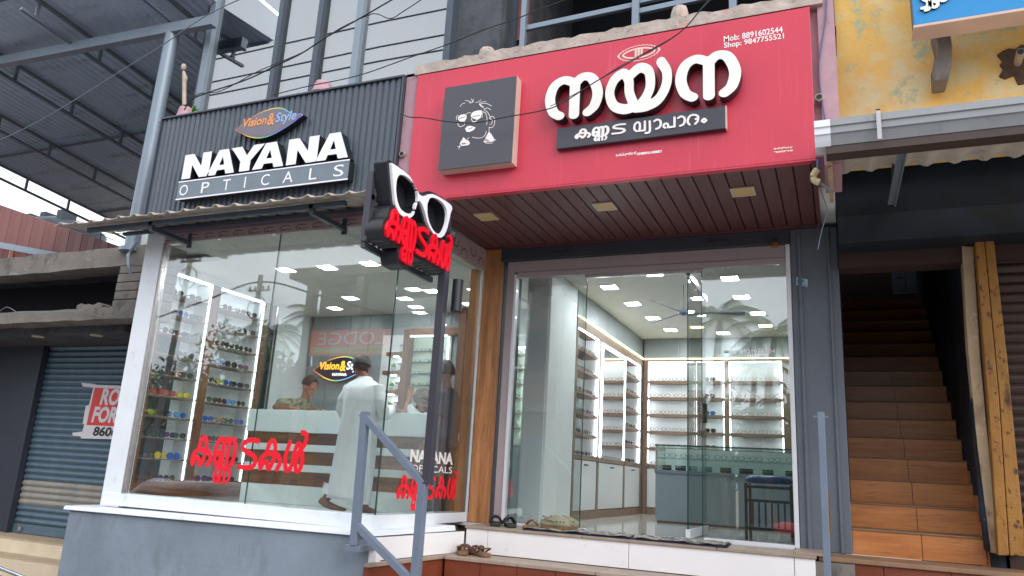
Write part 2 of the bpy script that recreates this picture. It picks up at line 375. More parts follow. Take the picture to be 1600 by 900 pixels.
def attach(o, parent):
    o.parent = parent
    o.matrix_parent_inverse = Matrix.Translation(-Vector(ORG.get(parent.name, (0, 0, 0))))
def thing(name, label, cat, loc=(0, 0, 0), group=None):
    e = bpy.data.objects.new(name, None); COL.objects.link(e); e.location = loc; e.empty_display_size = .1
    ORG[e.name] = tuple(loc); return tag(e, label, cat, group)
def tag(o, label, cat, group=None):
    o['label'] = label; o['category'] = cat
    if group: o['group'] = group
    return o
def struct(o): o['kind'] = 'structure'; return o
def stuff(o): o['kind'] = 'stuff'; return o
def B(name, x0, x1, y0, y1, z0, z1, m, parent=None, bev=0, label=None):
    return MB().box(x0, x1, y0, y1, z0, z1).build(name, m, parent, bev, label)
def dup(root, loc, label=None, rotz=None, group=None):
    r = root.copy(); COL.objects.link(r); r.location = loc
    ORG[r.name] = ORG.get(root.name, (0, 0, 0))
    if rotz is not None: r.rotation_euler = (0, 0, rotz)
    if label: r['label'] = label
    if group: r['group'] = group
    for ch in [c for c in ALLCH.get(root.name, root.children)]:
        c = ch.copy(); COL.objects.link(c); c.parent = r
        for g in ch.children:
            d = g.copy(); COL.objects.link(d); d.parent = c
    return r
ALLCH = {}

# ---- lettering: strokes swept with a width, united on a fine grid, given real thickness
def crom(pts, k=7):
    P = [np.array(p, float) for p in pts]
    if len(P) < 3: return [P[0] + (P[1] - P[0]) * t for t in np.linspace(0, 1, k)]
    out = []
    for i in range(len(P) - 1):
        a, b = P[max(i - 1, 0)], P[min(i + 2, len(P) - 1)]; p, q = P[i], P[i + 1]
        for t in np.linspace(0, 1, k, endpoint=False):
            out.append(.5 * (2 * p + (q - a) * t + (2 * a - 5 * p + 4 * q - b) * t * t + (3 * p - a - 3 * q + b) * t ** 3))
    out.append(P[-1]); return out
def field(strokes, x0, x1, y0, y1, h):
    nx, ny = int((x1 - x0) / h) + 2, int((y1 - y0) / h) + 2
    X, Y = np.meshgrid(x0 + np.arange(nx) * h, y0 + np.arange(ny) * h)
    D = np.full(X.shape, 9.)
    for pts, r in strokes:
        for a, b in zip(pts[:-1], pts[1:]):
            dx, dy = b[0] - a[0], b[1] - a[1]; L = dx * dx + dy * dy + 1e-12
            t = np.clip(((X - a[0]) * dx + (Y - a[1]) * dy) / L, 0, 1)
            D = np.minimum(D, np.hypot(X - a[0] - t * dx, Y - a[1] - t * dy) - r)
    return X, Y, D
def polyfield(polys, x0, x1, y0, y1, h):
    """signed distance of even-odd polygons"""
    nx, ny = int((x1 - x0) / h) + 2, int((y1 - y0) / h) + 2
    X, Y = np.meshgrid(x0 + np.arange(nx) * h, y0 + np.arange(ny) * h)
    D = np.full(X.shape, 9.); ins = np.zeros(X.shape, bool)
    for P in polys:
        for a, b in zip(P, P[1:] + P[:1]):
            dx, dy = b[0] - a[0], b[1] - a[1]; L = dx * dx + dy * dy + 1e-12
            t = np.clip(((X - a[0]) * dx + (Y - a[1]) * dy) / L, 0, 1)
            D = np.minimum(D, np.hypot(X - a[0] - t * dx, Y - a[1] - t * dy))
            if abs(dy) > 1e-12:
                c = ((a[1] > Y) != (b[1] > Y)) & (X < dx * (Y - a[1]) / dy + a[0]); ins ^= c
    return X, Y, np.where(ins, -D, D)
def iso(XYD, fn, depth, mb, front, side, back=False):
    X, Y, D = XYD; ny, nx = D.shape; vid = {}; V = []; F = []; E = []
    def corner(i, j):
        k = (i, j)
        if k not in vid: vid[k] = len(V); V.append((X[j, i], Y[j, i]))
        return vid[k]
    def cross(a, b):
        k = (min(a, b), max(a, b))
        if k not in vid:
            da, db = D[k[0][1], k[0][0]], D[k[1][1], k[1][0]]; t = da / (da - db)
            p, q = k[0], k[1]
            vid[k] = len(V); V.append((X[p[1], p[0]] * (1 - t) + X[q[1], q[0]] * t, Y[p[1], p[0]] * (1 - t) + Y[q[1], q[0]] * t))
        return vid[k]
    neg = D < 0
    anyc = neg[:-1, :-1] | neg[1:, :-1] | neg[:-1, 1:] | neg[1:, 1:]
    for j, i in zip(*np.nonzero(anyc)):
        cs = [(i, j), (i + 1, j), (i + 1, j + 1), (i, j + 1)]; poly = []; cr_ = []
        for a, b in zip(cs, cs[1:] + cs[:1]):
            na, nb = neg[a[1], a[0]], neg[b[1], b[0]]
            if na: poly.append(corner(*a)); cr_.append(0)
            if na != nb: poly.append(cross(a, b)); cr_.append(1)
        if len(poly) >= 3:
            F.append(tuple(poly))
            for q in range(len(poly)):
                if cr_[q] and cr_[(q + 1) % len(poly)]: E.append((poly[q], poly[(q + 1) % len(poly)]))
    n = len(V); fr = [fn(u, v, 0) for u, v in V]
    mb.use(front); mb.add(fr, F)
    if depth:
        bk = [fn(u, v, depth) for u, v in V]
        mb.use(side); mb.add(fr + bk, [(a, a + n, b + n, b) for a, b in E])
        if back: mb.add(bk, [f[::-1] for f in F])
    return mb
G = {  # Malayalam letters as pen strokes on a unit body: (advance, strokes)
 'na': (1.08, [[(.27, .07), (.15, .19), (.08, .5), (.15, .80), (.32, .92), (.48, .85)], [(.54, .80), (.54, .05)], [(.55, .80), (.68, .93), (.85, .86), (.96, .52), (.91, .21), (.79, .07)]]),
 'ya': (1.36, [[(.24, .775), (.136, .67), (.068, .44), (.17, .186), (.407, .085), (.644, .12)], [(.24, .775), (.38, .81), (.48, .65), (.50, .407), (.60, .15)], [(.50, .74), (.71, .875), (.905, .78), (.945, .49), (.86, .27), (.70, .10)], [(1.17, .93), (1.29, .71), (1.275, .44), (1.12, .19), (.88, .09), (.644, .085)]]),
 'ka': (1.02, [[(.10, .06), (.04, .25), (.14, .44), (.36, .54), (.64, .54), (.86, .46), (.96, .26), (.86, .05)], [(.30, .54), (.36, .84), (.5, .96), (.64, .84), (.68, .55), (.62, .25), (.48, .05), (.38, .22), (.24, .26), (.10, .06)]]),
 'nna': (1.12, [[(.22, .06), (.33, .26), (.27, .48), (.13, .42)], [(.22, .06), (.08, .16), (.04, .5), (.12, .84), (.27, .95), (.40, .82)], [(.42, .8), (.42, .04)], [(.42, .8), (.55, .95), (.67, .8), (.67, .04)], [(.67, .8), (.82, .95), (.97, .8), (1.0, .4), (.88, .06)]]),
 'tta': (.92, [[(.84, .92), (.5, .95), (.2, .86), (.16, .66), (.42, .54), (.74, .42), (.82, .2), (.6, .05), (.08, .06)]]),
 'lla': (1.0, [[(.2, .93), (.07, .5), (.14, .1), (.3, .06), (.42, .3), (.47, .7), (.6, .9), (.74, .7), (.84, .4), (.78, .1), (.63, .05), (.56, .3), (.66, .64), (.86, .88), (.9, 1.18), (.7, 1.26)]]),
 'va': (1.05, [[(.26, .06), (.06, .3), (.1, .76), (.30, .95), (.48, .82), (.52, .4), (.44, .06)], [(.44, .06), (.92, .06)], [(.92, .06), (.92, .95)]]),
 'yas': (.42, [[(.20, .90), (.23, .2), (.20, -.14), (.06, -.24), (-.12, -.22)]]),
 'aa': (.74, [[(.10, .84), (.33, .96), (.58, .8), (.62, .45), (.5, .15), (.26, .05)]]),
 'pa': (1.05, [[(.18, .05), (.04, .2), (.14, .44), (.34, .42), (.42, .2), (.40, .05)], [(.40, .05), (.92, .05)], [(.92, .05), (.92, .95)]]),
 'ra': (1.0, [[(.2, .05), (.05, .36), (.17, .82), (.48, .96), (.8, .82), (.86, .58), (.68, .52)], [(.86, .58), (.82, .28), (.64, .06)]]),
 'am': (.6, [[(.26, .1), (.1, .26), (.26, .44), (.42, .26), (.26, .1)]]),
}
def word(seq, r=.095, gap=.1):
    """-> list of (name, strokes) in one line, x-height 1, and its width"""
    x = 0; out = []
    for g in seq:
        if g == ' ': x += .55; continue
        sub = g.endswith('+'); g = g.rstrip('+'); adv, st = G[g]
        ss = [([(p[0] + x, p[1]) for p in crom(k)], r) for k in st]
        if sub:  # doubled letter: a small one hangs beneath
            ss += [([(p[0] * .78 + x + .12, p[1] * .5 - .51) for p in crom(k)], r * .62) for k in st]
        out.append(ss); x += adv + gap
    return out, x - gap
def lay_word(seq, fn, width, height, r, depth, front, side, name, parent, h=.03, base=0, gap=.1, dil=0, joined=False, sheary=0):
    ws, w = word(seq, r, gap); sx, sy = width / w, height
    objs = []; pool = []
    for ss in ws:
        if joined: pool += ss; continue
        objs.append(_lay(ss, fn, sx, sy, base, depth, front, side, name, parent, h, dil))
    if joined: objs.append(_lay(pool, fn, sx, sy, base, depth, front, side, name, parent, h, dil))
    return objs
def _lay(ss, fn, sx, sy, base, depth, front, side, name, parent, h, dil):
    ss = [(p, r + dil) for p, r in ss]
    xs = [q[0] for p, r in ss for q in p]; ys = [q[1] for p, r in ss for q in p]; R = max(r for p, r in ss) + h * 2
    f = field(ss, min(xs) - R, max(xs) + R, min(ys) - R, max(ys) + R, h)
    mb = MB(); iso(f, lambda u, v, w: fn(u * sx, base + v * sy, w), depth, mb, front, side)
    return mb.build(name, None, parent)
def text_mesh(body, size, offset=0, shear=0, sx=1):
    t = bpy.data.curves.new('t', 'FONT'); t.body = body; t.size = size; t.offset = offset; t.shear = shear; t.fill_mode = 'FRONT' if False else 'NONE'
    t.fill_mode = 'FRONT'; t.resolution_u = 3
    o = bpy.data.objects.new('t', t); COL.objects.link(o); bpy.context.view_layer.update()
    me = bpy.data.meshes.new_from_object(o.evaluated_get(bpy.context.evaluated_depsgraph_get()))
    V = [(v.co.x * sx, v.co.y) for v in me.vertices]; F = [tuple(p.vertices) for p in me.polygons]
    bpy.data.objects.remove(o); bpy.data.curves.remove(t); bpy.data.meshes.remove(me)
    return V, F
def text_obj(body, fn, size, front, name, parent=None, depth=0, side=None, offset=0, shear=0, sx=1, fit=None, at=(0, 0)):
    """flat or raised lettering; fit=(width, height) scales it to that box with its lower left corner at `at`"""
    V, F = text_mesh(body, size, offset, shear, sx)
    if not V: return None
    x0 = min(v[0] for v in V); x1 = max(v[0] for v in V); y0 = min(v[1] for v in V); y1 = max(v[1] for v in V)
    kx, ky = (fit[0] / (x1 - x0), fit[1] / (y1 - y0)) if fit else (1, 1)
    ox, oy = (x0, y0) if fit else (0, 0)
    V = [((x - ox) * kx + at[0], (y - oy) * ky + at[1]) for x, y in V]
    mb = MB().use(front); fr = [fn(u, v, 0) for u, v in V]; mb.add(fr, F)
    if depth:
        cnt = {}
        for f in F:
            for a, b in zip(f, f[1:] + f[:1]): cnt[(a, b)] = 1
        E = [(a, b) for a, b in cnt if (b, a) not in cnt]
        n = len(V); bk = [fn(u, v, depth) for u, v in V]
        mb.use(side or front).add(fr + bk, [(a, a + n, b + n, b) for a, b in E])
    return mb.build(name, None, parent)

# ================================================================ SETTING
def FY(Y): return lambda u, v, w: (u, Y + w, v)
YD, YB, ZF, ZC = 6.4, 5.0, 1.12, 3.6       # door plane, bay glass plane, shop floor, shop ceiling
struct(B('ground', -400, 400, -400, 400, -.4, 0, 'earth'))
struct(B('road', -400, 400, -9.5, 2.6, -.1, .012, 'asphalt'))
struct(B('pavement', -60, 60, 2.601, 5.7, -.1, .10, 'bounce_pave')); struct(B('kerb', -60, 60, 2.5, 2.6, -.1, .13, 'concrete'))  # pale unseen pavement, added to bounce light into the shaded fronts
mb = MB()
for k in range(-12, 13): mb.box(k * 6 - 1.2, k * 6 + 1.2, -3.4, -3.28, .008, .018)
struct(mb.build('road_marking', 'white'))

# ---- the shop building: walls, slabs, pillars
bld = thing('shop_building', 'two storey shop building with the two glass fronted optician rooms and pink plaster edges', 'building', (-3, 6.4, 0))
def part(name, *a, **k): return B(name, *a, parent=bld, **k)
part('parapet_beam', -6.16, .045, 5.03, 5.6, 3.70, 4.84, 'pink_wall', bev=.01)
mb = MB()   # uneven cement coping over the signs
random.seed(3)
xs = [-3.2 + i * .067 for i in range(49)]
tops = [4.895 + random.uniform(-.014, .012) for _ in xs]
for a, b, ta, tb in zip(xs[:-1], xs[1:], tops[:-1], tops[1:]):
    mb.quadbox([(a, 4.955, 4.80), (b, 4.955, 4.80), (b, 5.35, 4.80), (a, 5.35, 4.80), (a, 4.955, ta), (b, 4.955, tb), (b, 5.35, tb + .01), (a, 5.35, ta + .01)])
mb.build('coping', 'sill_cement', bld)
B('coping', -6.2, -3.2, 4.985, 5.35, 4.80, 4.845, 'pink_wall', bld, bev=.01)
for (px, py, w, h, m) in ((757, 86, .13, .12, 'sill_cement'), (1060, 30, .12, .17, 'sill_cement'), (500, 132, .16, .09, 'pink_wall'), (284, 172, .13, .09, 'pink_wall')):
    p = PY(px, py, 5.02); mb = MB(); n = 9
    mb.loft([[(p.x + (w / 2 * s_) * math.cos(a) * (1.15 if abs(math.cos(a)) > .9 else 1), 5.06 + w / 2 * s_ * math.sin(a), z)
              for a in [2 * math.pi * k / n + .3 for k in range(n)]] for z, s_ in ((4.84, 1.25), (4.90, 1.02), (4.86 + h * .75, 1.0), (4.87 + h, .82))], smooth=False)
    mb.build('coping_stub', m, bld, bev=.006)
part('side_strip', -3.3, -3.17, 4.985, 5.04, 3.66, 4.84, 'pink_wall')
part('side_strip', -.02, .085, 4.99, 5.5, 3.62, 4.85, 'pink_wall')
part('plaster_band', -6.03, -3.12, 5.0, 5.08, 3.58, 3.72, 'pink_wall')
part('rear_wall', -6.95, .04, 11.02, 11.2, 1.0, 8.2, 'int_white')
MB().quadbox([(-6.05, 5.09, 1.05), (-5.96, 5.09, 1.05), (-6.93, 5.9, 1.05), (-7.0, 5.86, 1.05), (-6.05, 5.09, 3.7), (-5.96, 5.09, 3.7), (-6.93, 5.9, 3.7), (-7.0, 5.86, 3.7)]).build('left_wall', 'int_white', bld)
part('left_wall', -7.1, -6.98, 5.9, 11.02, .0, 3.7, 'int_white')
part('left_wall', -7.1, -6.98, 6.3, 11.02, 3.7, 8.2, 'concrete_dark')
part('grey_pillar', -.317, .045, 6.38, 6.9, 1.12, 3.66, 'grey_pillar', bev=.008)
part('pillar_trim', -.262, -.236, 6.362, 6.39, 1.12, 3.62, 'grey_pillar', bev=.004)
part('pillar_trim', -.035, -.015, 6.362, 6.39, 1.12, 3.66, 'grey_pillar', bev=.004)
part('grey_pillar', -3.12, -2.93, 6.47, 6.9, 1.12, 3.62, 'grey_pillar')
oak = B('oak_column', -3.105, -2.935, 6.36, 6.465, 1.12, 3.655, 'oak', bld, bev=.004)
part('lintel', -2.93, -.317, 6.36, 6.6, 3.535, 3.655, 'dark_guide', bev=.004)
for px in (880, 1120):   # small plates on the lintel
    p = PY(px, 395, 6.355); B('lintel_plate', p.x - .09, p.x + .09, 6.35, 6.362, 3.57, 3.60, 'black_metal', bld, bev=.003)
part('party_wall', .0, .045, 6.9, 11.02, 1.12, 6.5, 'maroon_wall')
part('upper_slab', -6.95, .04, 5.6, 11.02, 3.70, 3.95, 'int_white')

# upper storey
YU = 5.62
ux = {}
def mull(pt, pb, w, m, name='mullion'):
    """an upright seen at two pixels, on the upper glass plane"""
    a, b = PY(*pt, YU), PY(*pb, YU); x = (a.x + b.x) / 2
    return B(name, x - w / 2, x + w / 2, YU - .05, YU + .06, 4.84, 8.4, m, upw, bev=.004), x
upw = thing('upper_glazing', 'tall reflective bluish window wall with dark mullions above the ribbed black sign', 'window', (-4.8, YU, 4.86))
xs_ = []
for pt, pb, w, m in (((341, 0), (311, 172), .09, 'steel_grey'), ((446, 0), (425, 150), .055, 'steel_dark'), ((508, 0), (491, 125), .06, 'steel_dark'), ((570, 0), (553, 125), .075, 'steel_grey'), ((707, 0), (700, 100), .07, 'steel_dark')):
    o, x = mull(pt, pb, w, m); xs_.append(x)
for a, b in zip(xs_[:-1], xs_[1:]):
    mb = MB(); t = 0
    mb.quadbox([(a, YU + .01 + t, 4.86), (b, YU + .01, 4.86), (b, YU + .03, 4.86), (a, YU + .03 + t, 4.86), (a, YU + .01 - t, 8.4), (b, YU + .01 + t, 8.4), (b, YU + .03 + t, 8.4), (a, YU + .03 - t, 8.4)])
    mb.build('pane', 'upper_glass', upw)
part('upper_wall', xs_[-1] - .03, xs_[-1] + .5, YU + .065, YU + .2, 4.86, 8.4, 'concrete_dark')
part('upper_wall', xs_[0] - .1, xs_[0] - .05, YU - .02, 6.6, 4.86, 8.4, 'concrete_dark')
B('curtain', -6.45, -3.3, 6.02, 6.04, 4.86, 8.4, 'curtain', upw)
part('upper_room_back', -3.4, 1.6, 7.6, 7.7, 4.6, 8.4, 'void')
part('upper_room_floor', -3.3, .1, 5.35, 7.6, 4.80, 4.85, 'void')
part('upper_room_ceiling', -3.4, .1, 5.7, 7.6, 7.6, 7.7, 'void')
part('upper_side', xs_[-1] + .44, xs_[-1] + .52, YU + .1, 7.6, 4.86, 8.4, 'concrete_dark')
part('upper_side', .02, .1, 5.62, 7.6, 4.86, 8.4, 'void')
p = PY(815, 40, 5.9); q = PY(815, 95, 5.9)
grl = thing('window_grille', 'grey metal frame of rails in the dark opening above the red sign', 'metal frame', (-1.3, 5.7, 4.86))
for px, w in ((818, .05), (993, .06), (1146, .06)):
    x = PY(px, 50, 5.72).x; B('upright', x - w / 2, x + w / 2, 5.69, 5.75, 4.86, 7.6, 'steel_grey', grl, bev=.004)
def rail_px(a, b, w, nm='rail'):
    a, b = PY(*a, 5.74), PY(*b, 5.74); MB().bar(a, b, .04, w, (0, 0, 1)).build(nm, 'steel_grey', grl, bev=.003)
rail_px((817, 46), (990, 9), .05); rail_px((997, 19), (1145, -13), .05); rail_px((997, 5), (1145, -27), .03)
a = PY(820, 24, 5.8); B('junction_box', -2.62, -2.54, 5.78, 5.84, 5.36, 5.46, 'steel_grey', bld)
for px, w in ((775, .06), (800, .1)):
    x = PY(px, 50, 5.9).x; part('inner_jamb', x - w / 2, x + w / 2, 5.86, 5.95, 4.86, 8, 'steel_dark')
B('diagonal_plank', -2.7, -2.62, 5.9, 6.0, 5.6, 6.6, 'red_roof', bld)

# ---- plinth, ledge and steps
pl = thing('front_plinth', 'rough blue grey plastered plinth under the left shop window', 'plinth', (-4.6, 4.8, 0))
mb = MB().quadbox([(-6.19, 4.80, 0), (-3.02, 4.80, 0), (-3.02, 5.3, 0), (-6.19, 5.3, 0), (-6.19, 4.80, 1.04), (-3.10, 4.80, 1.065), (-3.10, 5.3, 1.065), (-6.19, 5.3, 1.04)])
mb.build('plaster_front', 'plinth', pl, bev=.012)
mb = MB().quadbox([(-6.23, 4.77, 1.042), (-3.10, 4.77, 1.067), (-2.96, 5.86, 1.075), (-6.23, 5.3, 1.042), (-6.23, 4.78, 1.075), (-3.11, 4.78, 1.098), (-2.97, 5.86, 1.118), (-6.23, 5.3, 1.08)])
mb.build('ledge', 'white', pl, bev=.006)
struct(B('shop_floor_base', -6.0, -3.2, 5.02, 11.02, .5, 1.05, 'concrete')); struct(B('shop_floor_base', -3.199, 0, 6.4, 11.02, .5, 1.05, 'concrete'))
# steps (white tiled riser, beige tread, terracotta below)
st = thing('entrance_steps', 'entrance step with white riser tiles and terracotta tiles below the glass door', 'step', (-1.6, 5.8, 0))
LY = 5.97
def riser(x0, x1, y, z0, z1, m, nm='riser_tile'): return B(nm, x0 + .002, x1 - .002, y, y + .03, z0, z1, m, st, bev=.0025)
for a, b in ((-2.92, -2.72), (-2.72, -1.53), (-1.53, -.34), (-.34, -.20)): riser(a, b, LY, .905, 1.095, 'white_tile')
B('step_body', -2.9, .05, LY + .032, 6.36, .0, 1.08, 'concrete', st)
nos = [(-2.93, -1.9), (-1.9, -.87), (-.87, -.19)]
for a, b in nos: B('nosing', a + .002, b - .002, LY - .015, 6.36, 1.096, 1.118, 'beige_stone', st, bev=.003)
TY = 5.62
B('lower_body', -2.9, .2, TY + .03, LY - .002, 0, .86, 'concrete', st)
k = -2.92
while k < -.2:
    B('tread_tile', k + .002, min(k + .62, -.18) - .002, TY - .012, LY - .001, .875, .9, 'beige_stone', st, bev=.003)
    riser(k, min(k + .31, -.18), TY, .66, .873, 'tile_brown'); riser(k + .31, min(k + .62, -.18), TY, .66, .873, 'tile_brown') if k + .31 < -.18 else None
    k += .62
B('tread_tile', -2.92, -.18, 5.3, TY - .001, .63, .655, 'beige_stone', st)
B('lower_body', -2.9, .2, 5.33, TY - .001, 0, .63, 'tile_brown', st)
# side wall tiles under the bay return (slightly splayed)
def sideq(nm, a, b, z0, z1, m, off=0):
    (xa, ya), (xb, yb) = a, b
    MB().quadbox([(xa - .04, ya, z0), (xa, ya, z0), (xb, yb, z0), (xb - .04, yb, z0), (xa - .04, ya, z1), (xa, ya, z1), (xb, yb, z1), (xb - .04, yb, z1)]).build(nm, m, st, bev=.002)
sideq('side_tile', (-3.06, 4.83), (-3.0, 5.38), .905, 1.062, 'white_tile'); sideq('side_tile', (-2.998, 5.385), (-2.93, 5.96), .905, 1.068, 'white_tile')
sideq('side_nosing', (-3.02, 4.70), (-2.90, 5.95), .876, .902, 'beige_stone')
for i in range(4):
    a, b = i / 4, (i + .99) / 4
    sideq('side_tile', (-3.04 + .12 * a, 4.72 + 1.22 * a), (-3.04 + .12 * b, 4.72 + 1.22 * b), .60, .874, 'tile_brown')
B('side_post', -3.10, -3.035, 4.80, 4.86, .87, 1.03, 'white_tile', pl, bev=.003)
# landing before the stairs
ln = thing('stair_landing', 'dusty brown landing edge with reddish tiles below the indoor staircase', 'step', (.6, 6.2, 0))
B('landing_slab', -.18, 2.6, 6.0, 6.4, 1.085, 1.118, 'stair_tread', ln, bev=.006)
for i in range(7): B('riser_tile', -.17 + i * .4, .226 + i * .4, 6.02, 6.05, .6, 1.083, 'tile_brown', ln, bev=.003)
B('landing_body', -.17, 2.6, 6.052, 6.4, 0, 1.08, 'concrete', ln)
B('stone_edge', -.34, -.12, LY - .01, 6.36, 1.119, 1.135, 'beige_stone', ln)

# ---- staircase
sc = thing('staircase', 'narrow indoor staircase with orange wood look tiled risers going up into the dark', 'staircase', (.5, 6.4, ZF))
RH, TD, N = .186, .27, 15
for i in range(N):
    y, z = 6.4 + TD * i, ZF + RH * i
    for a, b in ((.047, .50), (.503, .895 + .012 * i)):
        B('riser_tile', a, b - .002, y, y + .012, z + .002, z + RH - .012, 'stair_tile', sc)
    B('riser_back', .046, .9 + .012 * i, y + .0125, y + .02, z, z + RH - .013, 'stair_tread', sc)
    B('tread', .046, .9 + .012 * i, y - .01, y + TD + .012, z + RH - .012, z + RH, 'stair_tread', sc, bev=.003)
    B('skirting', .9 + .012 * i, .925 + .012 * i, y - .01, y + TD, z - .02, z + RH + .1, 'stair_tile', sc)
stw = thing('stair_side_wall', 'dark wall with peeling blue paint beside the staircase', 'wall', (1, 8, 0))
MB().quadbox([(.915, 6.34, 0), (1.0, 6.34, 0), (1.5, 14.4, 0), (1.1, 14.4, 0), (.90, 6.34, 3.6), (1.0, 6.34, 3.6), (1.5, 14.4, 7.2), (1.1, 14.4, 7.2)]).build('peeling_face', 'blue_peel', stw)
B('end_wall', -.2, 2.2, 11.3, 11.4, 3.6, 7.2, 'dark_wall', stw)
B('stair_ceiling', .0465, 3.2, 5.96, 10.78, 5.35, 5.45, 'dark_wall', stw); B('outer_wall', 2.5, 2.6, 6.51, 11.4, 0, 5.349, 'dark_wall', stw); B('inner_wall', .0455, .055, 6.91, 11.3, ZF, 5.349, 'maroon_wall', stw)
MB().quadbox([(.047, 6.63, 3.5), (1.6, 6.63, 3.5), (1.6, 10.55, 4.8), (.047, 10.55, 4.8), (.047, 6.63, 3.55), (1.6, 6.63, 3.55), (1.6, 10.55, 4.85), (.047, 10.55, 4.85)]).build('added_shade_slab', 'dark_wall', stw)  # unseen low slab, added to keep light off the upper steps
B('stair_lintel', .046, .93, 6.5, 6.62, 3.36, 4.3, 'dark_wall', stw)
ud = thing('upstairs_door', 'old lightened blue plank door at the top of the staircase', 'door', (.9, 11, 3.9))
a, b = PY(1395, 458, 11), PY(1455, 392, 11)
zt, zb = b.z, a.z; w3 = (b.x - a.x) / 3
for i in range(3): B('plank', a.x + w3 * i + .004, a.x + w3 * (i + 1) - .004, 11, 11.04, zb, zt, 'door_blue', ud, bev=.004)
MB().tube([(a.x + .05, 10.97, zb + .2), (a.x + .14, 10.97, zb + .2)], .012, 6).build('handle', 'black', ud)

# ---- right neighbour: yellow wall, gutter, roof, beam, posts, brown shutter
yb = thing('yellow_building', 'old building with peeling yellow plaster wall right of the red sign', 'building', (2, 6, 0))
YY = 5.7
B('yellow_face', .0455, 3.2, YY, YY + .25, 3.95, 8.2, 'yellow_wall', yb)
p = PY(1585, 100, YY)
mb = MB(); random.seed(11)   # patch of broken plaster with a pipe stub
ang = [2 * math.pi * k / 22 for k in range(22)]; rr = [random.uniform(.10, .17) for _ in ang]
mb.prism([(p.x + .03 + r * math.cos(t), p.z + r * math.sin(t)) for r, t in zip(rr, ang)], FY(YY - .012), .02)
mb.build('broken_plaster', 'broken_plaster', yb, bev=.006)
pipe = thing('drain_stub', 'short old drain pipe sticking out of the broken plaster', 'pipe', (p.x, YY, p.z))
MB().tube([(p.x + .02, YY + .02, p.z + .0), (p.x - .0, YY - .2, p.z - .02)], .026, 12).build('pipe', 'rust_pipe', pipe)
MB().tube([(p.x + .0, YY - .201, p.z - .02), (p.x - .0, YY - .206, p.z - .02)], .02, 12).build('bore', 'black', pipe)
bs = thing('blue_sign', 'blue sign board with white Malayalam lettering jutting from the yellow wall', 'sign', (1.1, 5.2, 4.66))
a, b = PY(1428, 40, 5.2), PY(1600, 5, 5.2)
B('sign_face', a.x, a.x + 2.2, 5.2, 5.23, a.z, a.z + 1.0, 'blue_sign', bs, bev=.006)
B('sign_box', a.x + .004, a.x + 2.2, 5.232, 5.36, a.z - .002, a.z + 1.0, 'concrete', bs)
B('bottom_trim', a.x - .004, a.x + 2.2, 5.19, 5.37, a.z - .022, a.z - .003, 'cream_edge', bs)
# visible tails of the word
sxp = PY(1442, 12, 5.18)
for name_, st_ in (('letter', [(.19, .62), (.03, .60), (-.02, .46), (.06, .33), (.17, .24), (.19, .12), (.12, .02), (-.03, .0)]), ('letter', [(.25, .6), (.26, .08), (.2, -.07), (.09, -.1)]), ('letter', [(.42, .3), (.3, .18), (.32, .02), (.42, -.04), (.52, .03), (.52, .16), (.42, .18)]), ('letter', [(.6, .4), (.62, .22), (.75, .16), (.9, .24)])):
    ss = [([(q[0] * .17 + sxp.x, q[1] * .19 + sxp.z) for q in crom(st_)], .011)]
    P = [q for q in ss[0][0]]; f = field(ss, min(q[0] for q in P) - .02, max(q[0] for q in P) + .02, min(q[1] for q in P) - .02, max(q[1] for q in P) + .02, .0035)
    m_ = MB(); iso(f, FY(5.185), .014, m_, 'letter_white', 'ink'); m_.build('letter', None, bs)
br = thing('timber_bracket', 'weathered wooden bracket hanging beneath the blue sign', 'bracket', (.78, 5.6, 4.6))
pts = [(1457, 48), (1482, 46), (1487, 75), (1486, 108), (1480, 128), (1459, 131), (1458, 100), (1466, 92), (1463, 70)]
P2 = [PY(x, y, 5.5) for x, y in pts]
MB().prism([(q.x, q.z) for q in P2][::-1], FY(5.46), .2).build('timber', wood and 'concrete', br, bev=.008)
gt = thing('gutter', 'grey plastic rain gutter along the roof edge above the staircase', 'gutter', (1, 4.7, 3.75))
g0, g1 = PY(1272, 193, 4.6), PY(1600, 155, 4.6); zt = (g0.z + g1.z) / 2 - .0
prof = [(4.56, zt), (4.555, zt - .045), (4.565, zt - .05), (4.565, zt - .09), (4.575, zt - .094), (4.59, zt - .13), (4.60, zt - .155), (4.72, zt - .155), (4.74, zt), (4.73, zt), (4.71, zt - .14), (4.61, zt - .14), (4.575, zt)]
mb = MB(); mb.use('gutter')
x0, x1 = g0.x + .06, 3.2
n = len(prof); vs = [(x0, y, z) for y, z in prof] + [(x1, y, z) for y, z in prof]
mb.add(vs, [(k, (k + 1) % n, (k + 1) % n + n, k + n) for k in range(n)]); mb.build('channel', None, gt)
B('gutter_board', x0, 3.2, 4.605, 4.72, zt - .205, zt - .157, 'gutter_dark', gt)
vs = [(g0.x, y - .004 if y < 4.6 else y, z - .002) for y, z in prof] + [(x0 + .03, y - .004 if y < 4.6 else y, z - .002) for y, z in prof]
MB().add(vs, [(k, (k + 1) % n, (k + 1) % n + n, k + n) for k in range(n)] + [tuple(range(n))]).build('end_cap', 'shop_frame', gt)
gx = PY(1373, 190, 4.55).x
mb = MB(); mb.box(gx - .012, gx + .012, 4.545, 4.552, zt - .17, zt + .02); mb.box(gx - .012, gx + .012, 4.545, 4.64, zt + .012, zt + .02); mb.build('strap', 'clip', gt)
